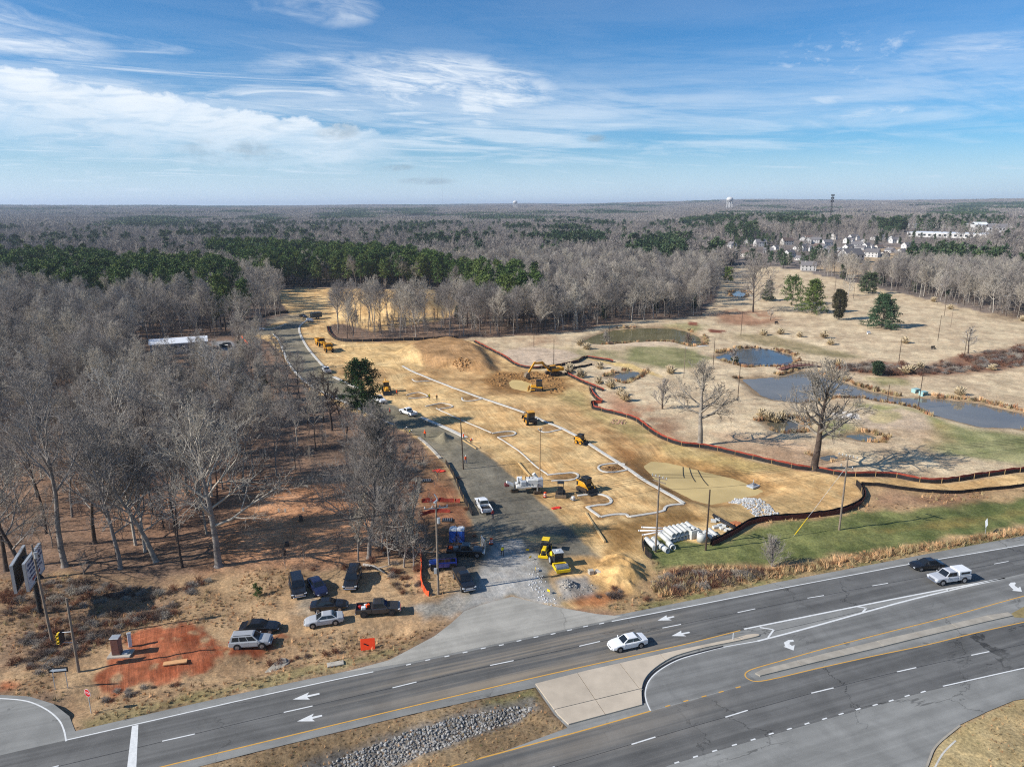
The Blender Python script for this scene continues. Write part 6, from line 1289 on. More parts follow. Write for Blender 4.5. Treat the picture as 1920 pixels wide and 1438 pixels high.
def machines():
    excavator(); bulldozer()
    dumper((593, 641), (611, 655), 'yellow articulated dumper, the farther of the two by the tree strip'); dumper((612, 652), (621, 666), 'yellow articulated dumper, the nearer of the two, casting a long shadow')
    wheel_loader('backhoe_loader', 'yellow backhoe with raised arm beside the lone pine and the kerb islands', (722, 728), (728, 745), sc=1.05)
    wheel_loader('wheel_loader', 'dark yellow loader stopped against the long white kerb', (999, 800), (988, 787), False, 1.1, 'wheel loader', .2)
    skid_steer('skid_steer', 'small yellow loader on the long white kerb, nearer than the big loader', (1080, 829), (1096, 833), M_CAT, 1.0, False)
    skid_steer('track_loader', 'yellow and black track loader next to the open kerb loop', (1090, 917), (1106, 924), M_CAT, 1.25)
    kerb_machine(); roller(); box_tractor()
    t = machine('mini_dozer', 'dark compact dozer with an open cage behind the orange barrel', 'dozer', (1051, 921), (1051, 938), sc=1.0)
    tracks(t, 2.2, .4, .7, .6); MB().box((.2, 0, .9), (1.6, 1.0, .6), ch=.08).build('body', M_DARKM, t); cab(t, (-.3, 0, .9), (1.1, 1.1, 1.5), M_DARKM, glass=False); MB().box((1.45, 0, .4), (.2, 2.1, .6), ch=.04).build('blade', M_MUD, t); MB().box((-.4, 0, 1.3), (.45, .5, .6), ch=.06).build('seat', M_BLACK, t)
    t = machine('plate_compactor', 'white walk-behind compactor on the dirt in front of the track loader', 'compactor', (1068, 934), (1080, 941))
    MB().box((0, 0, .2), (1.1, .7, .12), ch=.04).build('plate', M_STEEL, t); MB().box((.1, 0, .55), (.6, .5, .5), ch=.08).build('engine', M_WHITEM, t); MB().tube([(-.3, -.25, .5), (-1.1, -.25, 1.05), (-1.1, .25, 1.05), (-.3, .25, .5)], .03, 5).build('handle', M_BLACK, t)
    t = machine('container_trailer', 'dark grey box trailer at the far end of the access road', 'trailer', (602, 597), (584, 599), None)
    MB().box((0, 0, 1.9), (5.0, 2.4, 2.3), ch=.06).build('box_body', mat('dark_green_grey', L(64, 72, 74), .5), t); MB().box((3.0, 0, .85), (1.4, .2, .15)).build('tow_bar', M_DARKM, t)
    for s in (-1, 1): wheel(t, (-.6, s*1.1, .42), .42, .3, s)
    MB().box((-2.53, 0, 1.9), (.05, 2.2, 2.1), ch=.01).build('rear_door', M_GREYP, t)
    t = machine('water_tank_trailer', 'white tank on a trailer at the top of the kerb line', 'tank trailer', (576, 604), (587, 605), None)
    MB().cyl((-1.6, 0, 1.25), (1.6, 0, 1.25), .75, n=16).build('tank', M_WHP, t); MB().box((.3, 0, .5), (4.2, 1.2, .15)).build('frame', M_DARKM, t)
    for s in (-1, 1): wheel(t, (-.4, s*.75, .36), .36, .25, s)
machines()

# ------------------------------------------------------------------ people
def person_mesh(pose):
    """one continuous body: skeleton grown with a skin, arms ending in five-fingered hands"""
    V = []; E = []; Rr = []
    def v(p, r, par=None):
        V.append(p); Rr.append(r); i = len(V)-1
        if par is not None: E.append((par, i))
        return i
    bend = {'stand': 0.0, 'walk': 0.06, 'bend': 0.95}[pose]
    ca, sa = math.cos(bend), math.sin(bend)
    up = lambda x, y, z: (x*ca+z*sa, y, .95+z*ca-x*sa)
    pel = v((0, 0, .95), .155)
    w = v(up(0, 0, .18), .145, pel); ch = v(up(0, 0, .40), .165, w); nk = v(up(.01, 0, .56), .062, ch); hb = v(up(.02, 0, .66), .085, nk); hd = v(up(.03, 0, .76), .098, hb); v(up(.02, 0, .83), .07, hd); v(up(.12, 0, .73), .022, hd)
    st = {'stand': (.03, -.03), 'walk': (.26, -.28), 'bend': (.10, -.06)}[pose]
    for s, f in ((1, st[0]), (-1, st[1])):
        hip = v((0, s*.10, .90), .105, pel); kn = v((f*.55+.04, s*.115, .50), .070, hip); an = v((f-.02, s*.12, .10), .046, kn); hl = v((f-.04, s*.12, .05), .042, an); v((f+.17, s*.13, .04), .036, hl)
        sh = v(up(0, s*.19, .49), .066, ch)
        if pose == 'bend': el = v(up(.22, s*.24, .30), .048, sh); wr = v(up(.46, s*.16, .26), .034, el)
        else: a = -f*.7; el = v(up(a*.5, s*.26, .20), .048, sh); wr = v(up(a+.12, s*.25, -.02), .034, el)
        W_ = Vector(V[wr]); d = (W_-Vector(V[el])).normalized(); pm = v(tuple(W_+d*.07), .034, wr)
        sd = d.cross(Vector((0, s, 0))).normalized()
        for k, ln in enumerate((.060, .072, .068, .054)):
            b = Vector(V[pm])+sd*(k-1.5)*.019+d*.02; q = v(tuple(b), .010, pm); q2 = v(tuple(b+d*ln*.55), .0095, q); v(tuple(b+d*ln+Vector((0, -s*.02, 0))), .008, q2)
        q = v(tuple(W_+d*.03-sd*.035), .012, wr); v(tuple(W_+d*.075-sd*.05), .010, q)
    me = bpy.data.meshes.new('person'); me.from_pydata(V, E, []); o = bpy.data.objects.new('person_source', me); COL.objects.link(o)
    md = o.modifiers.new('skin', 'SKIN'); md.use_smooth_shade = True
    for i, r in enumerate(Rr): me.skin_vertices[0].data[i].radius = (r, r)
    me.skin_vertices[0].data[0].use_root = True
    sb = o.modifiers.new('sub', 'SUBSURF'); sb.levels = 1; sb.render_levels = 1
    bpy.context.view_layer.update(); dg = bpy.context.evaluated_depsgraph_get()
    m = bpy.data.meshes.new_from_object(o.evaluated_get(dg), depsgraph=dg); m.name = 'person'; bpy.data.objects.remove(o)
    for p in m.polygons:
        c = p.center; hgt = c.z if pose != 'bend' else c.z
        head = (Vector(c)-Vector(V[hd])).length < .17; hand = min((Vector(c)-Vector(q)).length for q, r in zip(V, Rr) if r < .0125) < .05
        p.material_index = 2 if head or hand else (1 if (Vector(c)-Vector(V[ch])).length < .36 or (Vector(c)-Vector(V[w])).length < .17 or (abs(c.y) > .19 and c.z > .55) else (3 if c.z < .09 else 0))
    return m, up
SKIN = mat('skin', L(168, 120, 92), .6); BOOT = mat('boot_leather', (.05, .035, .025), .7)
def person(px, py, label, pose, trousers, shirt, vest, hat, rz, dz=0.0):
    if pose not in person.cache: person.cache[pose] = person_mesh(pose)
    m, up = person.cache[pose]; me = m.copy()
    for q in (trousers, shirt, SKIN, BOOT): me.materials.append(q)
    o = bpy.data.objects.new('person', me); COL.objects.link(o); o.location = at(px, py, dz+.0); o.rotation_euler = (0, 0, rz)
    tag(o, label, 'person', 'workers on the building site')
    if hat:
        b = MB(); c = Vector(up(.03, 0, .80)); b.sphere(c, .125, 12, 8, (1.1, 1, .8)); b.box(c+Vector((.09, 0, -.03)), (.14, .2, .02), ch=.005); b.build('hard_hat', hat, o)
    if vest:
        b = MB(); bl = []
        for z, rx, ry in ((.06, .165, .19), (.22, .165, .185), (.40, .185, .215), (.52, .15, .20)): bl.append([up(rx*math.cos(a), ry*math.sin(a), z) for a in np.arange(12)*PI/6])
        n = 12; vs = [p for q in bl for p in q]; b.add(vs, [(j*n+i, j*n+(i+1) % n, (j+1)*n+(i+1) % n, (j+1)*n+i) for j in range(3) for i in range(n)], 0, True); b.build('safety_vest', vest, o)
    return o
person.cache = {}
def people():
    je = mat('denim', L(60, 70, 96), .9); kh = mat('khaki_cloth', L(120, 104, 78), .9); dk = mat('dark_cloth', L(44, 44, 50), .9); gy = mat('grey_cloth', L(132, 130, 128), .9); rd = mat('red_cloth', L(176, 66, 62), .9)
    ye = mat('yellow_vest', L(226, 214, 40), .8); og = mat('orange_vest', L(240, 92, 30), .8); wh = mat('white_hat', (.75, .75, .72), .4); yh = mat('yellow_hat', L(226, 190, 40), .4); oh = mat('orange_hat', L(236, 110, 40), .4)
    person(942, 1042, 'person in a yellow vest and white hard hat walking on the gravel entrance', 'walk', dk, gy, ye, wh, -1.4)
    person(924, 973, 'person in a red shirt standing behind the open bed of the white pickup', 'stand', je, rd, None, wh, 2.2)
    person(731, 778, 'person in an orange vest on the road between the two white pickups', 'stand', dk, gy, og, oh, -1.0)
    person(760, 810, 'person in a white hard hat bending beside the kerb, the farther of two', 'bend', kh, gy, None, wh, -.8)
    person(768, 816, 'person bending over the kerb end, the nearer of two', 'bend', gy, gy, ye, wh, -.6)
    person(797, 820, 'person in an orange vest in the middle of the road near the dark gravel pile', 'stand', dk, og, og, oh, -2.0)
    person(869, 826, 'person in an orange vest at the wooden kerb forms beside the dark pole', 'stand', kh, og, og, wh, .5)
    person(883, 832, 'person crouched over the kerb forms just past the dark pole', 'bend', dk, rd, og, wh, -.9)
    person(873, 869, 'person in an orange vest at the foot of the dark pole', 'walk', je, og, og, wh, -1.0)
    person(805, 749, 'person in dark clothes by the end of the farther kerb island', 'stand', dk, dk, ye, yh, -1.0)
    person(819, 751, 'person in tan clothes standing right of the farther kerb island', 'stand', kh, kh, None, oh, -1.0)
    person(744, 742, 'person walking behind the backhoe', 'walk', dk, og, og, oh, -.4)
people()
# ------------------------------------------------------------------ kerbs
def ribbon(name, line, w, z0, z1, m, kind='structure', closed=False, ground=True, parent=None):
    """a low solid band along a line, its top edges chamfered"""
    p = np.asarray(line); zg = height(p[:, 0], p[:, 1]) if ground else np.zeros(len(p)); c = 0.05
    L_ = [(offset(p, w/2), z0), (offset(p, w/2), z1-c), (offset(p, w/2-c), z1), (offset(p, -w/2+c), z1), (offset(p, -w/2), z1-c), (offset(p, -w/2), z0)]
    n = len(p); mb = MB(); vs = [(q[i][0], q[i][1], zg[i]+z) for q, z in L_ for i in range(n)]
    fs = [(k*n+i, k*n+i+1, (k+1)*n+i+1, (k+1)*n+i) for k in range(5) for i in range(n-1)]
    fs += [tuple(k*n for k in range(6)), tuple(k*n+n-1 for k in range(6))[::-1]]
    mb.add(vs, fs); o = mb.build(name, m, parent)
    if kind: tag(o, kind=kind)
    return o
def kerbs():
    for pts, w in KERBS:
        ribbon('kerb', smooth(W(pts), 4), w, -.1, .17, M_NEWC)
    for pts in ([(785, 821), (800, 833), (815, 848), (826, 860)],): ribbon('kerb', smooth(W(pts), 4), .7, -.1, .2, M_CONC)
kerbs()
M_WOODB = mat('raw_timber', L(190, 160, 112), .85, var=.18); M_POLE = mat('weathered_pole', L(128, 114, 100), .9, var=.2, rnd=.08); M_POLED = mat('tarred_pole', L(74, 60, 50), .9, var=.2)
M_GALV = mat('galvanised_steel', L(188, 192, 194), .45, .5, var=.08); M_PORC = mat('grey_porcelain', L(196, 196, 192), .3)
def log(name, a, b, r, m, label, cat, group=None, dz=0.0):
    p, q = at(*a), at(*b); p.z += r+dz; q.z += r+dz; o = MB().box((p+q)/2, ((q-p).length, r*2, r*2), rz=math.atan2(q.y-p.y, q.x-p.x), ch=.02).build(name, m); return tag(o, label, cat, group)
log('timber_form', (1098, 962), (1134, 1017), .16, M_WOODB, 'long straight board laid on the dirt beside the grey road, nearer the highway', 'board')
log('timber_form', (971, 867), (999, 900), .16, M_WOODB, 'long straight board laid on the dirt behind the kerb machine', 'board')
log('kerb_form', (874, 824), (900, 840), .12, M_WOODB, 'outer wooden kerb form continuing the fresh kerb', 'board'); log('kerb_form', (868, 826), (893, 842), .12, M_WOODB, 'inner wooden kerb form continuing the fresh kerb', 'board')

# ------------------------------------------------------------------ silt fences and orange nets
def net_mat(name, c, open_=.0):
    return mat(name, c, .85, var=.25, scale=3)
M_SILT = mat('black_silt_fabric', (.016, .013, .013), .7, var=.3, scale=1.5); M_NET = mat('orange_net', L(152, 66, 46), .8, var=.25, scale=2); M_NET2 = mat('faded_red_net', L(150, 60, 46), .85, var=.3, scale=2)
def band(line, h0, h1, t, jit, seed, zs=0.0):
    p = np.asarray(line); z = height(p[:, 0], p[:, 1]); n = len(p); r = np.random.RandomState(seed); top = h1*(1+jit*(r.uniform(-1, 1, n))); a, b = offset(p, t/2), offset(p, -t/2); lean = offset(p, t/2+.12); lean2 = offset(p, -t/2+.12)
    mb = MB(); vs = [(a[i][0], a[i][1], z[i]+h0) for i in range(n)]+[(lean[i][0], lean[i][1], z[i]+top[i]) for i in range(n)]+[(lean2[i][0], lean2[i][1], z[i]+top[i]) for i in range(n)]+[(b[i][0], b[i][1], z[i]+h0) for i in range(n)]
    return mb.add(vs, [(k*n+i, k*n+i+1, (k+1)*n+i+1, (k+1)*n+i) for k in range(3) for i in range(n-1)])
def along(line, step):
    p = np.asarray(line); s = np.r_[0, np.cumsum(np.linalg.norm(np.diff(p, axis=0), axis=1))]; q = np.arange(0, s[-1], step); return np.c_[np.interp(q, s, p[:, 0]), np.interp(q, s, p[:, 1])]
POST = MB().box((0, 0, .5), (.07, .07, 1.15)).mesh('post', [M_WOODB])
def silt_fence(pts, label, seed, net=0.0, fab=.72, netm=M_NET, k=6, posts=4.0, fabm=M_SILT):
    ln = along(smooth(W(pts), k), 1.0); c = ln[0]
    t = thing('silt_fence', label, 'silt fence', (0, 0, 0))
    if fab: band(ln, -.15, fab, .05, .07, seed).build('fabric', fabm, t)
    if net: band(offset(ln, net), 0.02, .86, .04, .12, seed+1).build('orange_netting', netm, t)
    for q in along(ln, posts): o = bpy.data.objects.new('post', POST); COL.objects.link(o); o.location = (q[0], q[1], hz(*q)); o.parent = t
    return t
def fences():
    silt_fence([(613, 612), (613, 618), (617, 627), (628, 636), (645, 640.5), (690, 641), (720, 640), (780, 638.5), (860, 635.5)], 'red and black silt fence wrapping round the strip of thin trees', 1, .55, 1.15, M_NET2)
    silt_fence([(888, 642), (918, 657), (941, 669), (958, 681), (976, 689), (1003, 692.5), (1029, 690.5), (1063, 685), (1085, 680), (1098, 672), (1114, 674), (1149, 679)], 'orange and black silt fence running behind the excavator', 2, .5)
    silt_fence([(1074, 693), (1095, 688), (1112, 684)], 'short black silt fence among the pampas clumps', 3)
    silt_fence([(1059, 702), (1085, 715), (1108, 725), (1131, 734)], 'orange and black silt fence right of the excavator, ending in a spur', 4, .5)
    silt_fence([(1104, 728), (1108, 739), (1119, 751), (1128, 756)], 'short steep piece of silt fence below the spur', 5, .5)
    silt_fence([(1128, 755.5), (1109, 755), (1108, 760), (1110, 766), (1123, 770), (1160, 779), (1189, 788), (1207, 801), (1220, 811), (1245, 825), (1279, 836.5), (1319, 840.5), (1358, 848.5), (1408, 860.5), (1458, 872), (1497, 880), (1530, 884), (1590, 893.5), (1671, 894.5), (1726, 904.5), (1780, 905.5), (1848, 894.5), (1920, 885), (2040, 868)], 'longest silt fence, black with orange net, curving past both big bare trees', 6, .55)
    silt_fence([(2040, 890), (1920, 912), (1861, 919), (1780, 925.6), (1698, 919), (1644, 912), (1604, 908.5)], 'black silt fence running to the right along the track above the lawn', 7)
    silt_fence([(1604, 909), (1613, 920), (1617, 934), (1606, 948), (1576, 961), (1536, 968), (1468, 973), (1427, 977), (1400, 984), (1388, 992), (1363, 1007), (1330, 1023)], 'dark red-brown silt fence curving round the straw bank to the pipe store', 8, .35, 1.05, mat('brown_red_net', L(92, 46, 38), .85, var=.3, scale=2))
    silt_fence([(835, 868), (848, 890), (856, 908), (866, 932), (876, 950), (885, 968)], 'low black silt fence along the left edge of the grey road', 9, 0, .8)
    silt_fence([(1203, 1015), (1205, 1030), (1212, 1042), (1221, 1048)], 'short black silt fence at the left end of the concrete pipes', 10, 0, .9)
    silt_fence([(405, 615), (447, 608.5), (478, 598.5), (510, 592), (543, 588)], 'dark brown silt fence at the edge of the wood by the far road branch', 11, .4, 1.2, M_NET2)
    def netf(pts, label, seed, h=.7, m=mat('bright_orange_net', L(226, 84, 44), .8, var=.25, scale=2)):
        ln = along(smooth(W(pts), 6), .7); t = thing('safety_net_fence', label, 'net fence'); band(ln, .02, h, .05, .3, seed).build('netting', m, t)
        for q in along(ln, 3.0): o = bpy.data.objects.new('post', POST); COL.objects.link(o); o.location = (q[0], q[1], hz(*q)); o.parent = t
    netf([(787, 1030), (789, 1060), (788, 1080), (790, 1098), (796, 1110), (808, 1120)], 'bright orange net fence sagging down the bank beside the pole', 12)
    netf([(453, 633), (463, 645), (470, 657), (472, 664)], 'orange net fence at the gravel yard behind the shed', 13)
    netf([(790, 945), (820, 943), (850, 942), (866, 944)], 'rusty orange net fence across the red bank above the toilets', 14, .7, M_NET2)
    netf([(786, 968), (815, 962), (845, 962)], 'lower rusty net fence across the red bank above the toilets', 15, .7, M_NET2)
fences()

# ------------------------------------------------------------------ poles, lines, signs
def pole(px, py, ptop, label, arms=(), m=M_POLE, r=.16, extra=None, name='utility_pole', cat='utility pole', yaw=None, lamp=False, lean=(0, 0), group=None):
    h = h_of(px, py, ptop); p = at(px, py); t = thing(name, label, cat, p, 0, group); H = Vector((lean[0]*h, lean[1]*h, h))
    MB().cyl((0, 0, -.3), H, r, r*.68, 10).build('shaft', m, t)
    for k, (dz, ln, yw, ins) in enumerate(arms):
        a = H*((h-dz)/h); y = yw if yaw is None else yaw; o = MB().box(a+Vector((0, -.2*0, 0)), (ln, .13, .14), rz=y, ch=.01).build('crossarm', M_GALV if lamp else M_POLE, t); d = Vector((math.cos(y), math.sin(y), 0))
        for i in range(ins):
            q = a+d*ln*(i/(ins-1)-.5)*.94 if ins > 1 else a; b = MB(); b.cyl(q+Vector((0, 0, .05)), q+Vector((0, 0, .38)), .07, .05, 8); b.cyl(q+Vector((0, 0, .2)), q+Vector((0, 0, .26)), .11, n=8); b.build('insulator', M_PORC, o)
    for e in extra or ():
        z = e[1]*h
        if e[0] == 'can': MB().cyl(H*(e[1])+Vector((.32, -.1, -.4)), H*(e[1])+Vector((.32, -.1, .4)), .22, n=10).build('transformer', M_GALV, t)
        if e[0] == 'box': MB().box((-.3, -.12, z), (.4, .3, .8), ch=.03).build('meter_box', M_GALV, t)
        if e[0] == 'lamp': b = MB(); b.tube([H*.97, H*.97+Vector((0, -1.2, .25))], .04, 6); b.box(H*.97+Vector((0, -1.5, .25)), (.3, .7, .14), ch=.04); b.build('lamp_head', M_GALV, t)
    return t, p, H
ROADAZ = math.atan2(*(np.array(G(1700, 1020))-np.array(G(800, 1200)))[::-1]); ACR = ROADAZ+PI/2
gU = None
P1, p1, H1 = pole(822, 1113, 942, 'utility pole with transformer cans and a white cross-arm, right of the orange net fence', ((.7, 3.2, 0.25, 4),), M_POLE, .17, (('can', .82), ('box', .27)), lamp=True)
b = MB(); b.tube([H1*.97+Vector((-.1, 0, 0)), H1*1.03+Vector((.2, 0, .3)), H1*1.06+Vector((-.2, 0, .5))], .09, 6); b.box(H1*1.02, (1.0, .2, .2), rz=1.2); b.build('switch_gear', M_GALV, P1)
P2, p2, H2 = pole(1229, 1035, 893, 'utility pole at the left end of the stacked concrete pipes', ((.25, 2.6, -.75, 5), (.9, 2.2, -.75, 0 or 1)), M_POLE, .17, (('box', .06),))
P3, p3, H3 = pole(1323, 1032, 918, 'bare brown pole without arms at the right end of the pipe store', (), M_POLED, .15)
P4, p4, H4 = pole(1573, 996, 857, 'utility pole with two cross-arms on the green lawn', ((.2, 3.0, -.8, 6), (2.0, 1.9, -.8, 2)), M_POLE, .17)
P5, p5, H5 = pole(98, 1203, 1020, 'grey leaning utility pole beside the billboard', (), M_POLE, .17, (('can', .9),), lean=(-.03, 0))
P6, p6, H6 = pole(148, 1259, 1121, 'shorter wooden pole holding the yellow traffic signal', (), M_POLE, .17)
P7, p7, H7 = pole(869, 880, 785, 'dark leaning pole standing in the middle of the access road', (), M_POLED, .14, lean=(-.04, .02))
P8, p8, H8 = pole(1012, 902, 803, 'light brown pole with a small lamp above the kerb machine', ((.3, .9, .6, 2),), mat('new_pole', L(170, 136, 96), .9), .13)
# one more pole on each side outside the frame keeps the lines up
def wire(a, b, label, sag=.6, r=.02):
    pts = [a.lerp(b, i/14)-Vector((0, 0, sag*4*(i/14)*(1-i/14))) for i in range(15)]
    return tag(MB().tube(pts, r, 4).build('power_line', M_BLACK), label, 'power line', 'overhead lines along the highway')
gl = at(2350, 880); gl2 = at(-420, 1330)
for k, (o, dz) in enumerate(((-1.2, -.05), (-.4, -.05), (.5, -.05), (1.2, -.05), (0, -2.2))):
    d = Vector((math.cos(-.75), math.sin(-.75), 0))*o
    wire(p1+H1+Vector((o, 0, dz-.4)), p2+H2+d+Vector((0, 0, dz+.1)), 'thin overhead line from the transformer pole to the pipe-store pole')
    wire(p2+H2+d+Vector((0, 0, dz+.1)), p4+H4+d+Vector((0, 0, dz+.1)), 'thin overhead line from the pipe-store pole to the lawn pole', .9)
    wire(p4+H4+d+Vector((0, 0, dz+.1)), gl+Vector((0, 0, 12.5))+d, 'thin overhead line from the lawn pole out to the right', .8)
    wire(p5+H5+Vector((0, o*.6, dz-.2)), p1+H1+Vector((o, 0, dz-.4)), 'thin overhead line from the billboard pole to the transformer pole', .9)
    if k < 4: wire(gl2+Vector((0, o*.6, 12.0+dz)), p5+H5+Vector((0, o*.6, dz-.2)), 'thin overhead line from the billboard pole out to the left', .7)
g = 'slender poles on the golf course'
for px, py, tp, lab, lm in ((1038, 690, 637, 'dark slender pole right behind the excavator', 0), (1001, 651, 610, 'slender pole in front of the wood, behind the oval green', 0), (1142, 643, 601, 'slender pole beside the bush in the far pond', 0), (1282, 708, 650, 'slender pole left of the round pond by the bank', 1), (1337, 687, 633, 'thin pole just left of the round pond', 0),
                        (1383, 751, 681, 'slender pole standing between the two big bare trees', 0), (1389, 629, 584, 'slender pole on the fairway left of the five pampas clumps', 0), (1685, 680, 630, 'slender pole in front of the thicket, right of the pampas row', 0), (1758, 641, 593, 'slender pole on the dry fairway right of the big conifer', 0), (1782, 615, 569, 'tallest slender pole at the oval shadow on the fairway', 1),
                        (1770, 594, 560, 'slender pole behind the fairway pampas', 0), (1875, 592, 553, 'pale slender pole near the right end of the tree line', 1), (1757, 572, 534, 'slender pole in front of the bare far tree line', 1), (1600, 561, 536, 'pale slender pole behind the juniper', 0), (1565, 547, 519, 'dark slender pole left of the pale bare tree', 0),
                        (1664, 751, 719, 'short pole on the near bank of the long pond', 0), (1722, 762, 686, 'leaning pole in the long pond beside the green aerators', 0), (1807, 674, 625, 'slender pole standing inside the brown thicket', 0), (1348, 500, 479, 'small pole at the corner of the far wood', 0)):
    pole(px, py, tp, lab, (), M_POLED if not lm else M_POLE, .11, (('lamp', 1),) if lm else None, 'golf_course_pole', 'pole', group=g)
def signs():
    q = at(1488, 1005); t = thing('guy_wire', 'yellow-sleeved guy wire slanting from the two-armed pole down to the lawn', 'guy wire'); MB().tube([p4+H4*.86, q], .02, 4).build('wire', M_GALV, t); MB().tube([q.lerp(p4+H4*.86, .02), q.lerp(p4+H4*.86, .27)], .06, 6, cap=True).build('sleeve', M_BRIGHT, t)
    # billboard: two back-to-back faces in a vee on one post
    p = at(76, 1150); t = thing('billboard', 'two-faced roadside billboard on a dark post, white printed side towards the highway', 'billboard', p)
    MB().cyl((0, 0, -.3), (0, 0, 8.6), .28, n=12).build('post', M_DARKM, t); wf = mat('printed_white_sheet', L(206, 208, 212), .5, var=.03); inkm = mat('printed_ink', L(70, 84, 120), .6); inkr = mat('printed_red', L(150, 60, 60), .6)
    for nm, a, sgn in (('front_face', 1.86, 1), ('back_face', 1.93, -1)):
        d = Vector((math.cos(a), math.sin(a), 0)); n = Vector((d.y, -d.x, 0))*sgn; c = Vector((0, 0, 6.8))+n*(.2 if sgn > 0 else 1.35)
        o = MB().box(c, (5.8, .22, 3.6), rz=a, ch=.03).build(nm, M_DARKM if sgn < 0 else wf, t); f = MB()
        for z in (-1.85, 1.85): f.box(c+Vector((0, 0, z)), (6.0, .34, .16), rz=a)
        for s in (-1, 1): f.box(c+d*s*2.95, (.14, .34, 3.8), rz=a)
        f.build('frame', M_GALV, o)
        if sgn > 0:
            for row, (z, ln, hh, mm) in enumerate(((1.2, 4.4, .3, inkm), (.65, 4.9, .26, inkm), (.1, 3.6, .26, inkm), (-.5, 4.6, .24, inkm), (-1.1, 2.8, .4, inkr))):
                x = -ln/2; rr = random.Random(row)
                while x < ln/2:
                    w = rr.uniform(.3, .9); MB().box(c+n*.125+d*(x+w/2)+Vector((0, 0, z)), (w, .02, hh), rz=a).build('print', mm, o); x += w+.18
        else: MB().box(c+n*.125, (5.4, .02, 3.2), rz=a).build('print', mat('faded_poster', L(52, 60, 70), .6, var=.4, scale=.8), o)
    br = MB()
    for z in (5.2, 8.2): br.box((0, .1, z), (1.6, 1.6, .16), rz=.9)
    br.build('bracing', M_DARKM, t)
    # span-wire traffic signal
    p = p6+H6*.5+Vector((-1.5, 0, -.3)); t = thing('traffic_signal', 'yellow traffic signal head hanging beside the shorter pole', 'traffic signal', p); MB().box((0, 0, 0), (.42, .36, 1.35), ch=.04).build('housing', M_BRIGHT, t)
    for i in range(3):
        z = .42-.42*i; MB().cyl((-.05, -.18, z), (-.05, -.20, z), .14, n=12).build('lens', M_BLACK, t); b = MB(); b.hollow((-.05, -.18, z), (-.05, -.42, z), .17, .02, 12); b.build('visor', M_BRIGHT, t)
    MB().box((.22, .0, .1), (.06, .9, 1.5), ch=.02).build('back_plate', M_BLACK, t); MB().tube([(0, 0, .67), (1.45, 0, .8)], .04, 6).build('bracket', M_GALV, t); MB().tube([(0, 0, -.6), (1.45, 0, -.6)], .04, 6).build('bracket', M_GALV, t)
    # one-way board
    p = at(116, 1292); t = thing('direction_sign', 'black board with a white arrow pointing left on two thin posts', 'road sign', p, .15)
    for s in (-1, 1): MB().box((s*.65, 0, 1.1), (.06, .06, 2.4)).build('post', M_GALV, t)
    q = MB().box((0, -.05, 2.45), (2.0, .05, .62), ch=.01).build('board', M_BLACK, t); MB().box((0, -.079, 2.45), (1.9, .012, .52)).build('face', M_BLACK, t)
    MB().prism([(-.85, 2.45), (-.45, 2.68), (-.45, 2.58), (.85, 2.58), (.85, 2.32), (-.45, 2.32), (-.45, 2.22)], -.1, -.085).build('arrow', M_WHP, t)
    # stop sign, seen nearly edge on
    p = at(171, 1336); t = thing('stop_sign', 'red octagonal stop sign on a post at the corner of the side street', 'stop sign', p, -.4); MB().box((0, 0, 1.3), (.07, .07, 2.9)).build('post', M_GALV, t)
    oc = [(.48*math.cos(PI/8+i*PI/4), 2.5+.48*math.sin(PI/8+i*PI/4)) for i in range(8)]; MB().prism(oc, -.06, -.04).build('plate', M_WHP, t); red = mat('stop_red', L(190, 24, 34), .5); MB().prism([(x*.93, 2.5+(z-2.5)*.93) for x, z in oc], -.066, -.061).build('face', red, t)
    tc = bpy.data.curves.new('lettering', 'FONT'); tc.body = 'STOP'; tc.size = .34; tc.align_x = 'CENTER'; tc.align_y = 'CENTER'; tc.extrude = .003; tq = bpy.data.objects.new('lettering_source', tc); COL.objects.link(tq); bpy.context.view_layer.update(); tm = bpy.data.meshes.new_from_object(tq.evaluated_get(bpy.context.evaluated_depsgraph_get())); bpy.data.objects.remove(tq); tm.materials.clear(); to = link_mesh('lettering', tm, None, [M_WHP]); to.parent = t; to.location = (0, -.07, 2.5); to.rotation_euler = (PI/2, 0, 0)
    # diamond sign, back towards us
    p = at(1847, 1000); t = thing('warning_sign', 'diamond warning sign seen from its pale back in the dry grass', 'road sign', p, 1.2); MB().box((0, 0, .9), (.07, .07, 2.2)).build('post', M_GALV, t); MB().box((0, .05, 1.9), (1.2, .03, 1.2), ry=PI/4, ch=.005).build('plate', mat('sign_back', L(206, 212, 220), .4), t)
    # fallen roll-up road works sign
    p = at(690, 1211); t = thing('roll_up_sign', 'fluorescent orange roll-up road works sign leaning in the ditch', 'road sign', p, .35); MB().box((0, .1, .75), (1.75, .03, 1.35), rx=-.75, ry=.12, ch=.02).build('panel', mat('fluorescent_orange', (.95, .07, .012), .6, var=.06), t)
    b = MB(); b.tube([(-.5, .45, .0), (0, .3, .9), (.5, .45, .0)], .03, 5); b.build('stand', M_BLACK, t)
    k = MB(); k.box((-.1, -.0, .72), (1.0, .035, .13), rx=-.75, ry=.6); k.build('print', M_BLACK, t)
    # cabinets
    p = at(222, 1229); t = thing('signal_cabinet', 'tall brown signal cabinet on a concrete pad at the red clay', 'cabinet', p, .1); MB().box((.3, 0, .05), (2.6, 1.5, .24), ch=.02).build('pad', M_CONC, t); MB().box((-.05, 0, 1.25), (.95, .85, 2.1), ch=.03).build('housing', mat('brown_paint', L(122, 88, 78), .5), t); MB().box((-.05, -.44, 1.3), (.78, .03, 1.75), ch=.01).build('door', mat('brown_door', L(112, 78, 70), .5), t); MB().box((-.05, 0, 2.36), (1.05, .95, .12), ch=.03).build('lid', M_GALV, t); MB().box((.9, 0, .25), (.6, .7, .2), ch=.03).build('step', M_GREYP, t)
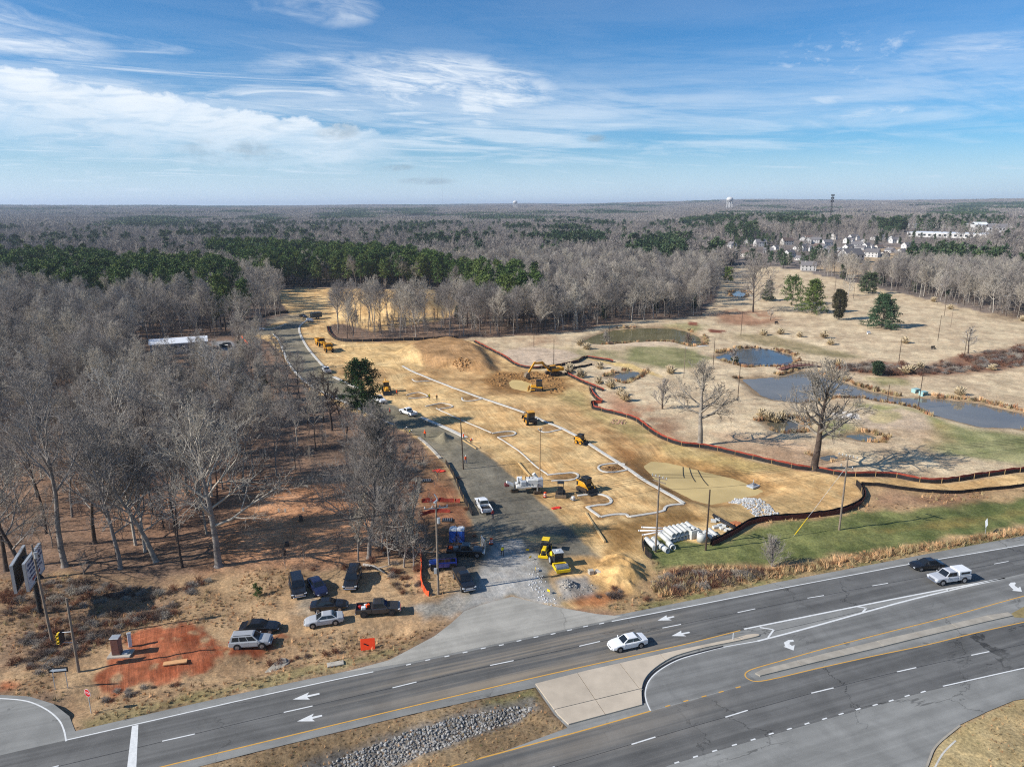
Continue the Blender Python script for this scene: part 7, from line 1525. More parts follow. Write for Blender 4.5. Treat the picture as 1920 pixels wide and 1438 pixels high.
    p = at(245, 1213); t = thing('utility_box', 'narrow white utility box behind the brown cabinet', 'utility box', p, .5); MB().box((0, 0, .9), (.4, .35, 1.8), ch=.03).build('housing', M_WHP, t); MB().box((0, 0, 1.83), (.46, .41, .08), ch=.02).build('lid', M_GALV, t)
    p = at(329, 1244); tag(MB().box((p.x, p.y, p.z+.1), (2.6, .7, .16), rz=.25, ch=.02).build('concrete_slab', mat('tan_slab', L(208, 156, 108), .85)), 'tan slab lying on the red clay', 'slab')
    p = at(629, 1246); tag(MB().box((p.x, p.y, p.z+.08), (1.9, .8, .18), rz=.3, ch=.03).build('concrete_inlet', M_CONC), 'pale concrete drain lid in the grass beside the shoulder', 'drain')
    p = at(521, 1240); o = MB(); o.box((p.x, p.y, p.z+.05), (1.6, 3.0, .2), rz=-.35, ch=.08); o.box((p.x+.3, p.y+.8, p.z+.2), (.9, .8, .25), rz=.4, ch=.1); o.box((p.x-.3, p.y-.9, p.z+.12), (.8, .9, .25), rz=.9, ch=.1); tag(o.build('stone_headwall', M_OLDC), 'rough pale stone headwall in the roadside ditch', 'headwall')
    # delineator on the island
    p = at(1374, 1200); t = thing('delineator', 'slim white marker post on the narrow end of the concrete island', 'marker post', (p.x, p.y, .15)); MB().box((0, 0, .45), (.1, .04, .9), ch=.01).build('post', M_WHP, t)
signs()

# ------------------------------------------------------------------ site furniture
def site_things():
    for px, lab in ((850, 'left portable toilet, blue with a white roof, on the bank above the black pickup'), (864, 'right portable toilet, blue with a white roof, on the bank above the black pickup')):
        p = at(px, 1016); t = thing('portable_toilet', lab, 'portable toilet', p, -.05, 'portable toilets on the bank'); MB().box((0, 0, 1.05), (1.12, 1.15, 2.05), ch=.04).build('cabin', M_BLUE, t); MB().box((0, -.59, 1.0), (.72, .04, 1.75), ch=.015).build('door', mat('mid_blue', (.025, .10, .42), .45), t)
        r = MB(); r.prism([(-.6, 2.06), (.6, 2.06), (.55, 2.25), (.25, 2.36), (-.25, 2.36), (-.55, 2.25)], -.6, .6); r.build('roof', M_WHP, t); MB().cyl((.35, .3, 2.2), (.35, .3, 2.6), .05, n=8).build('vent_pipe', M_WHP, t); MB().box((0, 0, .03), (1.2, 1.2, .1)).build('base', M_BLACK, t)
    for px, py, lab in ((921, 1020, 'orange and white traffic barrel at the edge of the gravel entrance'), (1022, 933, 'orange and white traffic barrel between the kerb machine and the compact dozer')):
        p = at(px, py); t = thing('traffic_barrel', lab, 'traffic barrel', p); b = MB(); b.cyl((0, 0, .05), (0, 0, 1.0), .29, .24, 14); b.build('drum', M_ORANGE, t); MB().cyl((0, 0, 0), (0, 0, .1), .42, .38, 14).build('rubber_base', M_BLACK, t)
        for z in (.35, .65): k = MB(); k.cyl((0, 0, z), (0, 0, z+.14), .29-.05*z+.01, .285-.05*z, 14, False); k.build('white_band', M_WHP, t)
        b = MB(); b.tube([(-.12, 0, 1.0), (0, 0, 1.1), (.12, 0, 1.0)], .025, 5); b.build('handle', M_ORANGE, t)
    # concrete pipes
    gpipe = 'grey concrete drain pipes stacked beside the utility pole'; mp = mat('pipe_concrete', L(196, 196, 190), .8, var=.1, rnd=.06); mpd = mat('pipe_dark_inside', L(60, 60, 58), .9)
    def pipe(a, b, r, z, lab, grp=None, m=mp, nm='concrete_pipe', cat='concrete pipe'):
        p, q = at(*a), at(*b); d = (q-p); yaw = math.atan2(d.y, d.x); l = d.length; t = thing(nm, lab, cat, ((p.x+q.x)/2, (p.y+q.y)/2, min(p.z, q.z)+r+z), yaw, grp); MB().hollow((-l/2, 0, 0), (l/2, 0, 0), r, r*.16, 16).build('barrel', m, t); MB().hollow((-l/2-.12, 0, 0), (-l/2+.1, 0, 0), r*1.09, r*.16, 16).build('collar', m, t); return t
    for i in range(9): pipe((1238+6.1*i, 1006-1.7*i), (1254+6.3*i, 1020-1.8*i), .40, 0, 'grey concrete drain pipe in the bottom row beside the utility pole', gpipe)
    for i in range(6): pipe((1247+8.0*i, 1003-1.9*i), (1263+8.0*i, 1016-2.0*i), .38, .72, 'grey concrete drain pipe in the top row of the stack', gpipe)
    for (a, b, lab) in (((1212, 1017), (1222, 1024), 'pale concrete pipe end standing left of the utility pole'), ((1218, 1022), (1230, 1032), 'large concrete pipe lying at the foot of the utility pole'), ((1226, 1016), (1236, 1030), 'concrete pipe right behind the pipe-store pole'), ((1240, 1030), (1252, 1038), 'concrete pipe lying loose in front of the stack'), ((1254, 1024), (1262, 1033), 'short concrete pipe alone on the grass in front of the stack'), ((1330, 1000), (1344, 1012), 'large concrete pipe left of the black corrugated pipes'), ((1322, 1004), (1338, 1014), 'concrete pipe lying behind the brown pole')):
        pipe(a, b, .46, 0, lab)
    gpv = 'thin white pipes behind the stack'
    for a, b, lab in (((1198, 996), (1262, 995), 'upper thin white plastic pipe on the dirt behind the stack'), ((1204, 990), (1250, 992), 'topmost thin white plastic pipe on the dirt behind the stack'), ((1205, 1004), (1260, 994), 'slanting thin white plastic pipe on the dirt behind the stack')): pipe(a, b, .13, 0, lab, gpv, M_WHP, 'plastic_pipe', 'plastic pipe')
    gb = 'black corrugated pipes on the bank'
    for a, b, lab in (((1338, 968), (1378, 990), 'upper black corrugated pipe on the straw bank'), ((1340, 972), (1380, 994), 'lower black corrugated pipe on the straw bank')): pipe(a, b, .22, 0, lab, gb, M_BLACK, 'corrugated_pipe', 'drain pipe')
    p = at(1297, 1006); t = thing('catch_basin', 'square pale concrete catch basin at the right of the pipe stack', 'catch basin', p, .5)
    for i in range(4): a = i*PI/2; MB().box((math.cos(a)*.75, math.sin(a)*.75, .75), (.18, 1.68 if i % 2 == 0 else 1.32, 1.5), rz=a).build('wall', mp, t)
    p = at(1315, 1015); t = thing('manhole_ring', 'round pale manhole section left of the brown pole', 'manhole section', p); MB().hollow((0, 0, 0), (0, 0, 1.5), .75, .13, 18).build('ring', mp, t); MB().hollow((0, 0, 1.5), (0, 0, 1.62), .6, .1, 18).build('lip', mp, t)
    r = random.Random(5); gj = 'blocks and fittings lying on the bank'
    for i, (px, py) in enumerate(((1338, 978), (1346, 976), (1342, 990), (1352, 992), (1360, 996), (1350, 986), (1366, 994), (1358, 988))):
        p = at(px, py); tag(MB().box((p.x, p.y, p.z+.18), (r.uniform(.5, 1.2), r.uniform(.4, .8), r.uniform(.3, .5)), rz=r.uniform(0, 3), ch=.05).build('concrete_fitting', mp), 'pale concrete fitting lying among others on the bank by the black pipes', 'fitting', gj)
    for i, (px, py) in enumerate(((1378, 982), (1384, 983), (1388, 986))):
        p = at(px, py); tag(MB().box((p.x, p.y, p.z+.15), (1.3, 1.0, .3), rz=.4+i, ch=.05).build('clay_pallet', mat('terracotta', L(176, 110, 70), .85)), ['left pallet of orange clay pieces by the silt fence', 'middle pallet of orange clay pieces by the silt fence', 'right pallet of orange clay pieces by the silt fence'][i], 'pallet')
    # skimmer in the settling pond, baffle stakes, silt rings
    p = at(1413, 903); t = thing('skimmer', 'grey floating skimmer at the right end of the settling pond', 'skimmer', (p.x, p.y, -1.1), .6); MB().box((0, 0, .2), (2.2, 1.6, .4), ch=.08).build('float', M_GREYP, t); MB().box((0, 0, .5), (1.0, .8, .4), ch=.1).build('inlet_box', M_STEEL, t); MB().cyl((-.2, 0, .6), (.2, .1, 1.5), .06, n=8).build('vent_pipe', M_GREYP, t)
    gB = 'dark baffles crossing the settling pond'
    for i, (a, b) in enumerate((((1281, 866), (1284, 888)), ((1293, 868), (1305, 894)), ((1309, 872), (1330, 902)))):
        ln = along(smooth(W([a, ((a[0]+b[0])/2-1, (a[1]+b[1])/2+2), b]), 5), .7); mb = MB(); z = -1.12; q = [(x, y, z+.03) for k, (x, y) in enumerate(ln)]; mb.tube(q, .07, 5); tag(mb.build('pond_baffle', M_DARKM), ['leftmost dark baffle line across the settling pond', 'middle dark baffle line across the settling pond', 'rightmost dark baffle line across the settling pond'][i], 'baffle', gB)
    for px, py, lab in ((819, 883, 'red plastic sheet on the bank, the farther one'), (827, 884.5, 'crumpled orange-red sheet at the road edge below the farther one'), (1043, 953, 'flat orange-red disc of paint on the dirt by the road')):
        p = at(px, py); o = MB(); o.box((p.x, p.y, p.z+.06), (1.7, .8, .12), rz=.4, ch=.04); o.box((p.x+.3, p.y, p.z+.14), (.8, .5, .14), rz=-.4, ch=.05); tag(o.build('plastic_sheet', mat('red_orange_sheet', L(226, 60, 40), .6)), lab, 'plastic sheet')
    for px, py, lab in ((800, 902, 'black drain grate on the bank below the red sheets'), (839, 978, 'black drain grate above the portable toilets')):
        p = at(px, py); t = thing('drain_grate', lab, 'drain grate', p); MB().box((0, 0, .08), (1.8, 1.4, .2), ch=.03).build('frame', M_DARKM, t)
        for i in range(5): MB().box((-.7+.35*i, 0, .2), (.08, 1.2, .05)).build('bar', M_STEEL, t)
    for i, (px, py, lab) in enumerate(((986, 1036, 'yellow marker flag at the top of the gravel ridge'), (992, 1051, 'yellow marker flag halfway along the gravel ridge'), (1004, 1073, 'yellow marker flag low on the gravel ridge beside the roller'), (1031, 1114, 'yellow marker flag at the foot of the gravel ridge'))):
        p = at(px, py); t = thing('marker_flag', lab, 'marker flag', p, i*.8); MB().box((0, 0, .3), (.04, .04, .7)).build('stake', M_WOODB, t); MB().box((.25, 0, .5), (.5, .03, .3), rx=.2).build('flag', M_BRIGHT, t)
    p = at(906, 1030); t = thing('site_gate_panel', 'tall grey panel standing on edge at the left of the gravel entrance', 'panel', p, 1.9); MB().box((0, 0, 1.0), (2.6, .08, 1.9), ch=.01).build('sheet', M_GALV, t)
    for s in (-1, 1): MB().box((s*1.2, 0, 1.0), (.08, .16, 2.1)).build('post', M_WOODB, t)
    p = at(1108, 1075); t = thing('concrete_blocks', 'two pale broken concrete blocks beside the roller', 'concrete block', p); MB().box((0, 0, .35), (.8, .7, .7), rz=.3, ch=.08).build('block', M_CONC, t); MB().box((1.1, .2, .25), (1.0, .7, .5), rz=-.4, ch=.08).build('block', M_CONC, t)
    # stakes, stumps, memorial stones in the clearing
    gs = 'short pale marker stones in the leafy clearing'
    for px, py in ((523, 960), (535, 960), (569, 959)): p = at(px, py); tag(MB().box((p.x, p.y, p.z+.3), (.32, .12, .75), ch=.02).build('marker_stone', M_CONC), 'small pale upright stone in the leafy clearing', 'marker stone', gs)
    for px, py, h, lab in ((564, 977, 1.0, 'dark tree stump standing in the open leafy clearing'), (532, 1040, .9, 'dark stump in the shadow at the near edge of the clearing'), (538, 1024, .7, 'smaller stump behind the shadowed one')):
        p = at(px, py); mb = MB(); mb.cyl((p.x, p.y, p.z-.1), (p.x+.05, p.y, p.z+h), .38, .3, 10); tag(mb.build('tree_stump', B_DARK), lab, 'tree stump')
    b = MB(); p = at(682, 1062); q = at(722, 1078); b.tube([p+Vector((0, 0, .3)), p.lerp(q, .5)+Vector((0, 0, .7)), q+Vector((0, 0, .3))], [.22, .18, .1], 7, cap=True); b.tube([p.lerp(q, .2)+Vector((0, 0, .4)), p.lerp(q, .3)+Vector((.4, -1.5, 1.3))], [.16, .1], 6, cap=True); b.tube([p.lerp(q, .6)+Vector((0, 0, .5)), p.lerp(q, .8)+Vector((1.5, .6, 1.0))], [.1, .05], 5, cap=True); tag(b.build('fallen_log', B_PALE), 'pale fallen log with broken branches behind the black SUV', 'fallen log')
site_things()

# ------------------------------------------------------------------ golf course things
def pampas(seed):
    r = random.Random(seed); A = MB(); Bm = MB()
    for _ in range(150):
        a = r.uniform(0, 6.28); t = r.uniform(.2, 1.15); d = Vector((math.cos(a)*math.sin(t), math.sin(a)*math.sin(t), math.cos(t))); l = r.uniform(1.1, 1.7); s = d.orthogonal().normalized()*.06; q = d*l; e = q+Vector((d.x, d.y, -.5))*.5
        A.add([-s, s, q+s, q-s], [(0, 1, 2, 3)]); A.add([q-s, q+s, e], [(0, 1, 2)])
    for _ in range(46):
        a = r.uniform(0, 6.28); t = abs(r.gauss(0, .42)); d = Vector((math.cos(a)*math.sin(t), math.sin(a)*math.sin(t), math.cos(t))); l = r.uniform(1.7, 2.3); p = d*l
        Bm.tube([d*l*.72, p, p+d*.45], [.05, .15, .02], 4)
    return A.mesh('leaves', [mat('dry_pampas_leaf', L(172, 150, 112), .9, var=.25)]), Bm.mesh('plumes', [mat('pampas_plume', L(196, 178, 146), .9, var=.15)])
PAM = [pampas(i) for i in range(3)]
def golf_things():
    gp = 'pampas grass clumps on the golf course'; r = random.Random(3)
    rows = (('pampas clump in the row on the dry fairway above the round pond', ((1431, 629), (1463, 627), (1499, 632), (1545, 634), (1557, 646)), 1.15), ('pampas clump beside the orange silt fence', ((1088, 649), (1101, 656), (1125, 691), (1068, 699), (1089, 708), (1123, 719), (1145, 728), (1164, 741), (1172, 752)), 1.15), ('pampas clump growing in the brown thicket', ((1572, 685), (1697, 700), (1709, 698), (1725, 692), (1861, 693)), 1.0),
            ('pampas clump on the pool bank behind the largest bare tree', ((1428, 782), (1441, 786), (1456, 787), (1468, 782)), 1.1))
    k = 0
    for lab, pts, sc in rows:
        for px, py in pts:
            t = thing('pampas_clump', lab, 'pampas grass', at(px, py, -.05), r.uniform(0, 6), gp, sc*r.uniform(.85, 1.15))
            for nm, me in zip(('leaves', 'plumes'), PAM[k % 3]): o = bpy.data.objects.new(nm, me); COL.objects.link(o); o.parent = t
            k += 1
    for px, py, lab in ((1257, 700, 'single pampas clump left of the pole near the small pool'), (1800, 742, 'single pampas clump on the far bank of the long pond'), (1697, 644, 'single pampas clump beside the slender pole on the fairway'), (1750, 567, 'small pampas clump near the far tree line'), (1782, 581, 'low pampas clump beside the pale pole on the far fairway'), (1656, 557, 'small pampas clump near the round far pine'), (1918, 602, 'pampas clump cut by the right edge of the picture')):
        t = thing('pampas_clump', lab, 'pampas grass', at(px, py, -.05), r.uniform(0, 6), gp, 1.15)
        for nm, me in zip(('leaves', 'plumes'), PAM[k % 3]): o = bpy.data.objects.new(nm, me); COL.objects.link(o); o.parent = t
        k += 1
    wood = mat('red_stained_wood', L(120, 82, 72), .8)
    def bridge(a, b, lab, w=2.2, arch=.9, rails=True):
        p, q = at(*a), at(*b); d = q-p; l = d.length; t = thing('footbridge', lab, 'footbridge', ((p.x+q.x)/2, (p.y+q.y)/2, .05), math.atan2(d.y, d.x)); n = 10; xs = [-l/2+l*i/n for i in range(n+1)]; z = lambda x: arch*(1-(2*x/l)**2)
        MB().prism([(x, z(x)) for x in xs]+[(x, z(x)-.3) for x in xs[::-1]], -w/2, w/2).build('deck', wood if rails else M_NEWC, t)
        if rails:
            for s in (-1, 1):
                MB().tube([(x, s*w/2, z(x)+1.0) for x in xs], .07, 4).build('handrail', wood, t); MB().tube([(x, s*w/2, z(x)+.5) for x in xs], .05, 4).build('handrail', wood, t)
                for x in xs: MB().box((x, s*w/2, z(x)+.5), (.12, .12, 1.1)).build('baluster', wood, t)
    bridge((1460, 693), (1535, 686), 'arched reddish wooden footbridge over the neck of the ponds'); bridge((1308, 650), (1327, 648), 'low pale plank bridge at the end of the far pond', 1.5, .1, False)
    ga = mat('pale_green_float', L(150, 184, 182), .5)
    for px, py, lab in ((1717, 735, 'left pale green aerator platform in the long pond'), (1731, 740, 'right pale green aerator platform in the long pond')):
        p = at(px, py); t = thing('aerator', lab, 'aerator', (p.x, p.y, -.5), .3, 'pale green aerator platforms'); MB().box((0, 0, .15), (2.2, 1.6, .3), ch=.08).build('float', ga, t)
        for s in (-1, 1): MB().box((s*.9, 0, .8), (.1, 1.4, 1.3)).build('side_panel', ga, t)
        MB().box((0, 0, 1.45), (2.0, 1.5, .1), ch=.02).build('top', ga, t)
    for px, py, lab in ((1456, 607, 'dark bench on the upper fairway by the little bare tree'), (1750, 655, 'dark bench right of the slender fairway pole'), (1629, 626, 'white flag box on the fairway left of the big conifer')):
        p = at(px, py); m = M_WHP if 'white' in lab else M_DARKM; t = thing('bench', lab, 'bench', p, .3) if m is M_DARKM else thing('marker_box', lab, 'marker box', p, .3)
        MB().box((0, 0, .5), (1.8, .6, .1), ch=.02).build('seat' if m is M_DARKM else 'shelf', m, t); MB().box((0, .3, .9), (1.8, .08, .6), ch=.02).build('backrest' if m is M_DARKM else 'panel', m, t)
        for s in (-1, 1): MB().box((s*.75, 0, .25), (.1, .5, .5)).build('leg', m, t)
golf_things()

# ------------------------------------------------------------------ buildings
M_WALLW = mat('white_siding', L(200, 197, 193), .7, var=.05, rnd=.06); M_WALLT = mat('tan_siding', L(190, 184, 176), .7, var=.06, rnd=.1); M_ROOFG = mat('grey_shingle', L(112, 108, 108), .85, var=.12, rnd=.15); M_ROOFB = mat('brown_shingle', L(104, 88, 80), .85, var=.12, rnd=.15)
M_PANE = mat('window_pane', (.03, .035, .04), .1); M_ROOFW = mat('white_membrane', L(222, 224, 226), .6, var=.05)
def gable(mb, l, w, h, rh, ov=.35): mb.add([(-l/2-ov, -w/2-ov, h-.12), (l/2+ov, -w/2-ov, h-.12), (l/2+ov, 0, h+rh), (-l/2-ov, 0, h+rh), (-l/2-ov, w/2+ov, h-.12), (l/2+ov, w/2+ov, h-.12), (-l/2-ov, -w/2-ov, h-.3), (l/2+ov, -w/2-ov, h-.3), (l/2+ov, 0, h+rh-.2), (-l/2-ov, 0, h+rh-.2), (-l/2-ov, w/2+ov, h-.3), (l/2+ov, w/2+ov, h-.3)], [(0, 1, 2, 3), (3, 2, 5, 4), (6, 9, 8, 7), (9, 10, 11, 8), (0, 6, 7, 1), (4, 5, 11, 10), (1, 7, 8, 2), (2, 8, 11, 5), (0, 3, 9, 6), (3, 4, 10, 9)])
def house_meshes(l, w, h, rh, wing):
    wl = MB(); wl.prism([(-w/2, -.5), (w/2, -.5), (w/2, h), (0, h+rh-.25), (-w/2, h)], -l/2, l/2); wl.v = [(y, x, z) for x, y, z in wl.v]
    rf = MB(); gable(rf, l, w, h, rh); win = []
    if wing:
        k = MB(); k.prism([(l*.05, -.5), (l*.42, -.5), (l*.42, h), (l*.235, h+rh*.6), (l*.05, h)], -w/2-3.2, 0); wl.add(k.v, k.f)
        g2 = MB(); gable(g2, 3.5+w/2, l*.37, h, rh*.6); rf.add([(y+l*.235, -(w/2+3.2)/2+x, z+.01) for x, y, z in g2.v], g2.f)
    for x in np.linspace(-l*.38, l*.38, 4):
        for z in ([1.4, 4.2] if h > 4 else [1.5]):
            b = MB(); b.box((x, -w/2-.02, z), (1.1, .06, 1.4)); win.append(b.mesh('window', [M_PANE])); b = MB(); b.box((x, w/2+.02, z), (1.1, .06, 1.4)); win.append(b.mesh('window', [M_PANE]))
    for s in (-1, 1): b = MB(); b.box((s*(l/2+.02), w*.1, 1.6 if h < 4 else 4.2), (.06, 1.1, 1.4)); win.append(b.mesh('window', [M_PANE]))
    ch = MB(); ch.box((l*.2, 1.0, h+rh*.8), (.8, .8, 2.2)); return wl, rf, ch, win
def houses():
    V = [house_meshes(14, 9, 5.4, 3.8, True), house_meshes(12, 8.5, 3.2, 3.2, False), house_meshes(15, 10, 5.6, 4.2, False)]
    var = []
    for i, (wl, rf, ch, win) in enumerate(V):
        for j, (wm, rm) in enumerate(((M_WALLW, M_ROOFG), (M_WALLT, M_ROOFB))): var.append((wl.mesh('wall', [wm]), rf.mesh('roof', [rm]), ch.mesh('chimney', [M_WALLT]), win))
    r = random.Random(21)
    pts = HOUSE_PX[:-1]
    for k, (px, py) in enumerate(pts):
        i = r.choice((0, 1, 2))*2+(0 if r.random() < .75 else 1); me = var[i]; x, y = GR(px, py+4)
        t = thing('house', 'white gabled house among bare trees beyond the golf course' if i % 2 == 0 else 'tan gabled house among bare trees beyond the golf course', 'house', (x, y, hz(x, y)), r.choice((.2, .5, 1.1, 1.7, 2.3, 2.9))+r.uniform(-.1, .1), 'gabled houses of the neighbourhood beyond the golf course', r.uniform(.62, .82))
        for nm, m in (('wall', me[0]), ('roof', me[1])): o = bpy.data.objects.new(nm, m); COL.objects.link(o); o.parent = t
        if k % 3 == 0: c = bpy.data.objects.new('chimney', me[2]); COL.objects.link(c); c.parent = o
        w0 = [c for c in t.children][0]
        for m in me[3]: c = bpy.data.objects.new('window', m); COL.objects.link(c); c.parent = w0
    def big(px, py, l, rz, lab, i=0, sc=1.0):
        x, y = GR(px, py); t = thing('house', lab, 'house', (x, y, hz(x, y)), rz, None, sc); me = var[i]
        for nm, m in (('wall', me[0]), ('roof', me[1])): o = bpy.data.objects.new(nm, m); COL.objects.link(o); o.parent = t
        w0 = list(t.children)[0]
        for m in me[3]: c = bpy.data.objects.new('window', m); COL.objects.link(c); c.parent = w0
    big(1594, 492, 0, .35, 'nearest bright white house at the corner of the grassy field', 4, 1.25); big(1900, 486, 0, .5, 'pale house among trees at the right edge of the picture', 3, 1.1)
    def block(px0, py0, px1, py1, dep, h, lab, wall=M_WALLW, roof=M_ROOFW, nwin=12, floors=1, name='commercial_building', pitch=0, cat='building', zoff=0):
        a, b = Vector((*GR(px0, py0), 0)), Vector((*GR(px1, py1), 0)); c = (a+b)/2; d = b-a; l = d.length; t = thing(name, lab, cat, (c.x, c.y, hz(c.x, c.y)), math.atan2(d.y, d.x))
        MB().box((0, dep/2, h/2-1), (l, dep, h+2)).build('wall', wall, t); w0 = list(t.children)[0]
        if pitch: rf = MB(); gable(rf, l, dep, h, pitch); rf.v = [(x, y+dep/2, z) for x, y, z in rf.v]; rf.build('roof', roof, t)
        else: MB().box((0, dep/2, h+.2), (l+.6, dep+.6, .5), ch=.1).build('roof', roof, t)
        for f in range(floors):
            for i in range(nwin): MB().box((-l/2+l*(i+.5)/nwin, -.04, h*(f+.55)/floors), (l/nwin*.5, .08, h/floors*.42)).build('window', M_PANE, w0)
    block(283, 667, 390, 659, 9, 4.0, 'long low metal shed with a white roof hidden in the left wood', mat('grey_metal_wall', L(150, 150, 152), .6), M_ROOFW, 8, 1, 'shed', 1.2, 'shed')
    block(1700, 444, 1858, 448, 45, 5.5, 'long flat white warehouse beyond the houses', M_WALLW, M_ROOFW, 16)
    block(1622, 424, 1712, 428, 30, 6, 'pale flat-roofed apartment row, left end of the far white buildings', M_WALLT, M_ROOFW, 12, 3); block(1716, 426, 1800, 428, 28, 5.5, 'pale apartment row in the middle of the far white buildings', M_WALLW, M_ROOFG, 12, 3, pitch=4); block(1806, 427, 1900, 428, 28, 6, 'pale apartment row at the right end of the far white buildings', M_WALLW, M_ROOFW, 12, 3)
    block(1826, 442, 1850, 442, 14, 14, 'white town house block with a tall gable', M_WALLW, M_ROOFW, 4, 3, pitch=3); block(1852, 443, 1890, 443, 14, 11, 'row of white town houses right of the tall gable', M_WALLW, M_ROOFG, 6, 2, pitch=4)
    block(66, 447, 150, 443, 40, 10, 'white flat-roofed building far off behind the left wood', M_WALLT, M_ROOFW, 10); block(128, 474, 252, 466, 50, 9, 'long flat pale roof showing above the pines on the left', M_WALLT, M_OLDC, 10)
    block(1905, 414, 1960, 416, 30, 12, 'white building on the far right horizon', M_WALLW, M_ROOFW, 6, 2)
    def tower(px, py, ptop, lab, kind):
        x, y = GR(px, py); z = hz(x, y); t = thing('water_tower' if kind == 'water' else 'radio_mast', lab, 'water tower' if kind == 'water' else 'mast', (x, y, z)); dd = math.hypot(x, y); el = math.degrees(math.atan2(1, 1)); h = (386-ptop)/FPX*dd*1.0+CAMH-z
        if kind == 'water':
            r = h*.2; MB().sphere((0, 0, h-r*.8), r, 12, 8, (1.15, 1.15, .8)).build('tank', M_WALLW, t)
            for i in range(6): a = i*PI/3; MB().cyl((r*1.05*math.cos(a), r*1.05*math.sin(a), 0), (r*.9*math.cos(a), r*.9*math.sin(a), h-r), h*.016, n=6).build('leg', M_WALLW, t)
            MB().cyl((0, 0, 0), (0, 0, h-r), h*.03, n=8).build('riser', M_WALLW, t)
        else:
            w = 2.2 if kind == 'tower' else .5; tk = .5 if kind == 'tower' else .22
            for i in range(3): a = i*2*PI/3; MB().cyl((w*math.cos(a), w*math.sin(a), 0), (w*.5*math.cos(a), w*.5*math.sin(a), h), tk*.5, n=4).build('leg', M_DARKM if kind == 'tower' else M_GALV, t)
            k = MB(); n = 14
            for i in range(n):
                for j in range(3): a, b = j*2*PI/3, (j+1)*2*PI/3; f = 1-.5*i/n; k.tube([(w*f*math.cos(a), w*f*math.sin(a), h*i/n), (w*f*math.cos(b), w*f*math.sin(b), h*(i+1)/n)], tk*.35, 3)
            k.build('lattice', M_DARKM if kind == 'tower' else M_GALV, t)
            if kind == 'tower':
                for q in (.98, .88, .78): k = MB(); [k.box((2.6*math.cos(a), 2.6*math.sin(a), h*q), (.8, .6, 3.4), rz=a) for a in np.arange(9)*2*PI/9]; k.build('antenna', M_DARKM, t)
    tower(1556, 421, 368, 'dark lattice phone tower rising above the far woods', 'tower'); tower(1367, 395, 371, 'pale water tower on the horizon right of centre', 'water'); tower(966, 392, 377, 'smaller white water tower on the horizon at centre', 'water'); tower(830, 398, 326, 'thin tall radio mast on the horizon left of centre', 'mast')
houses()

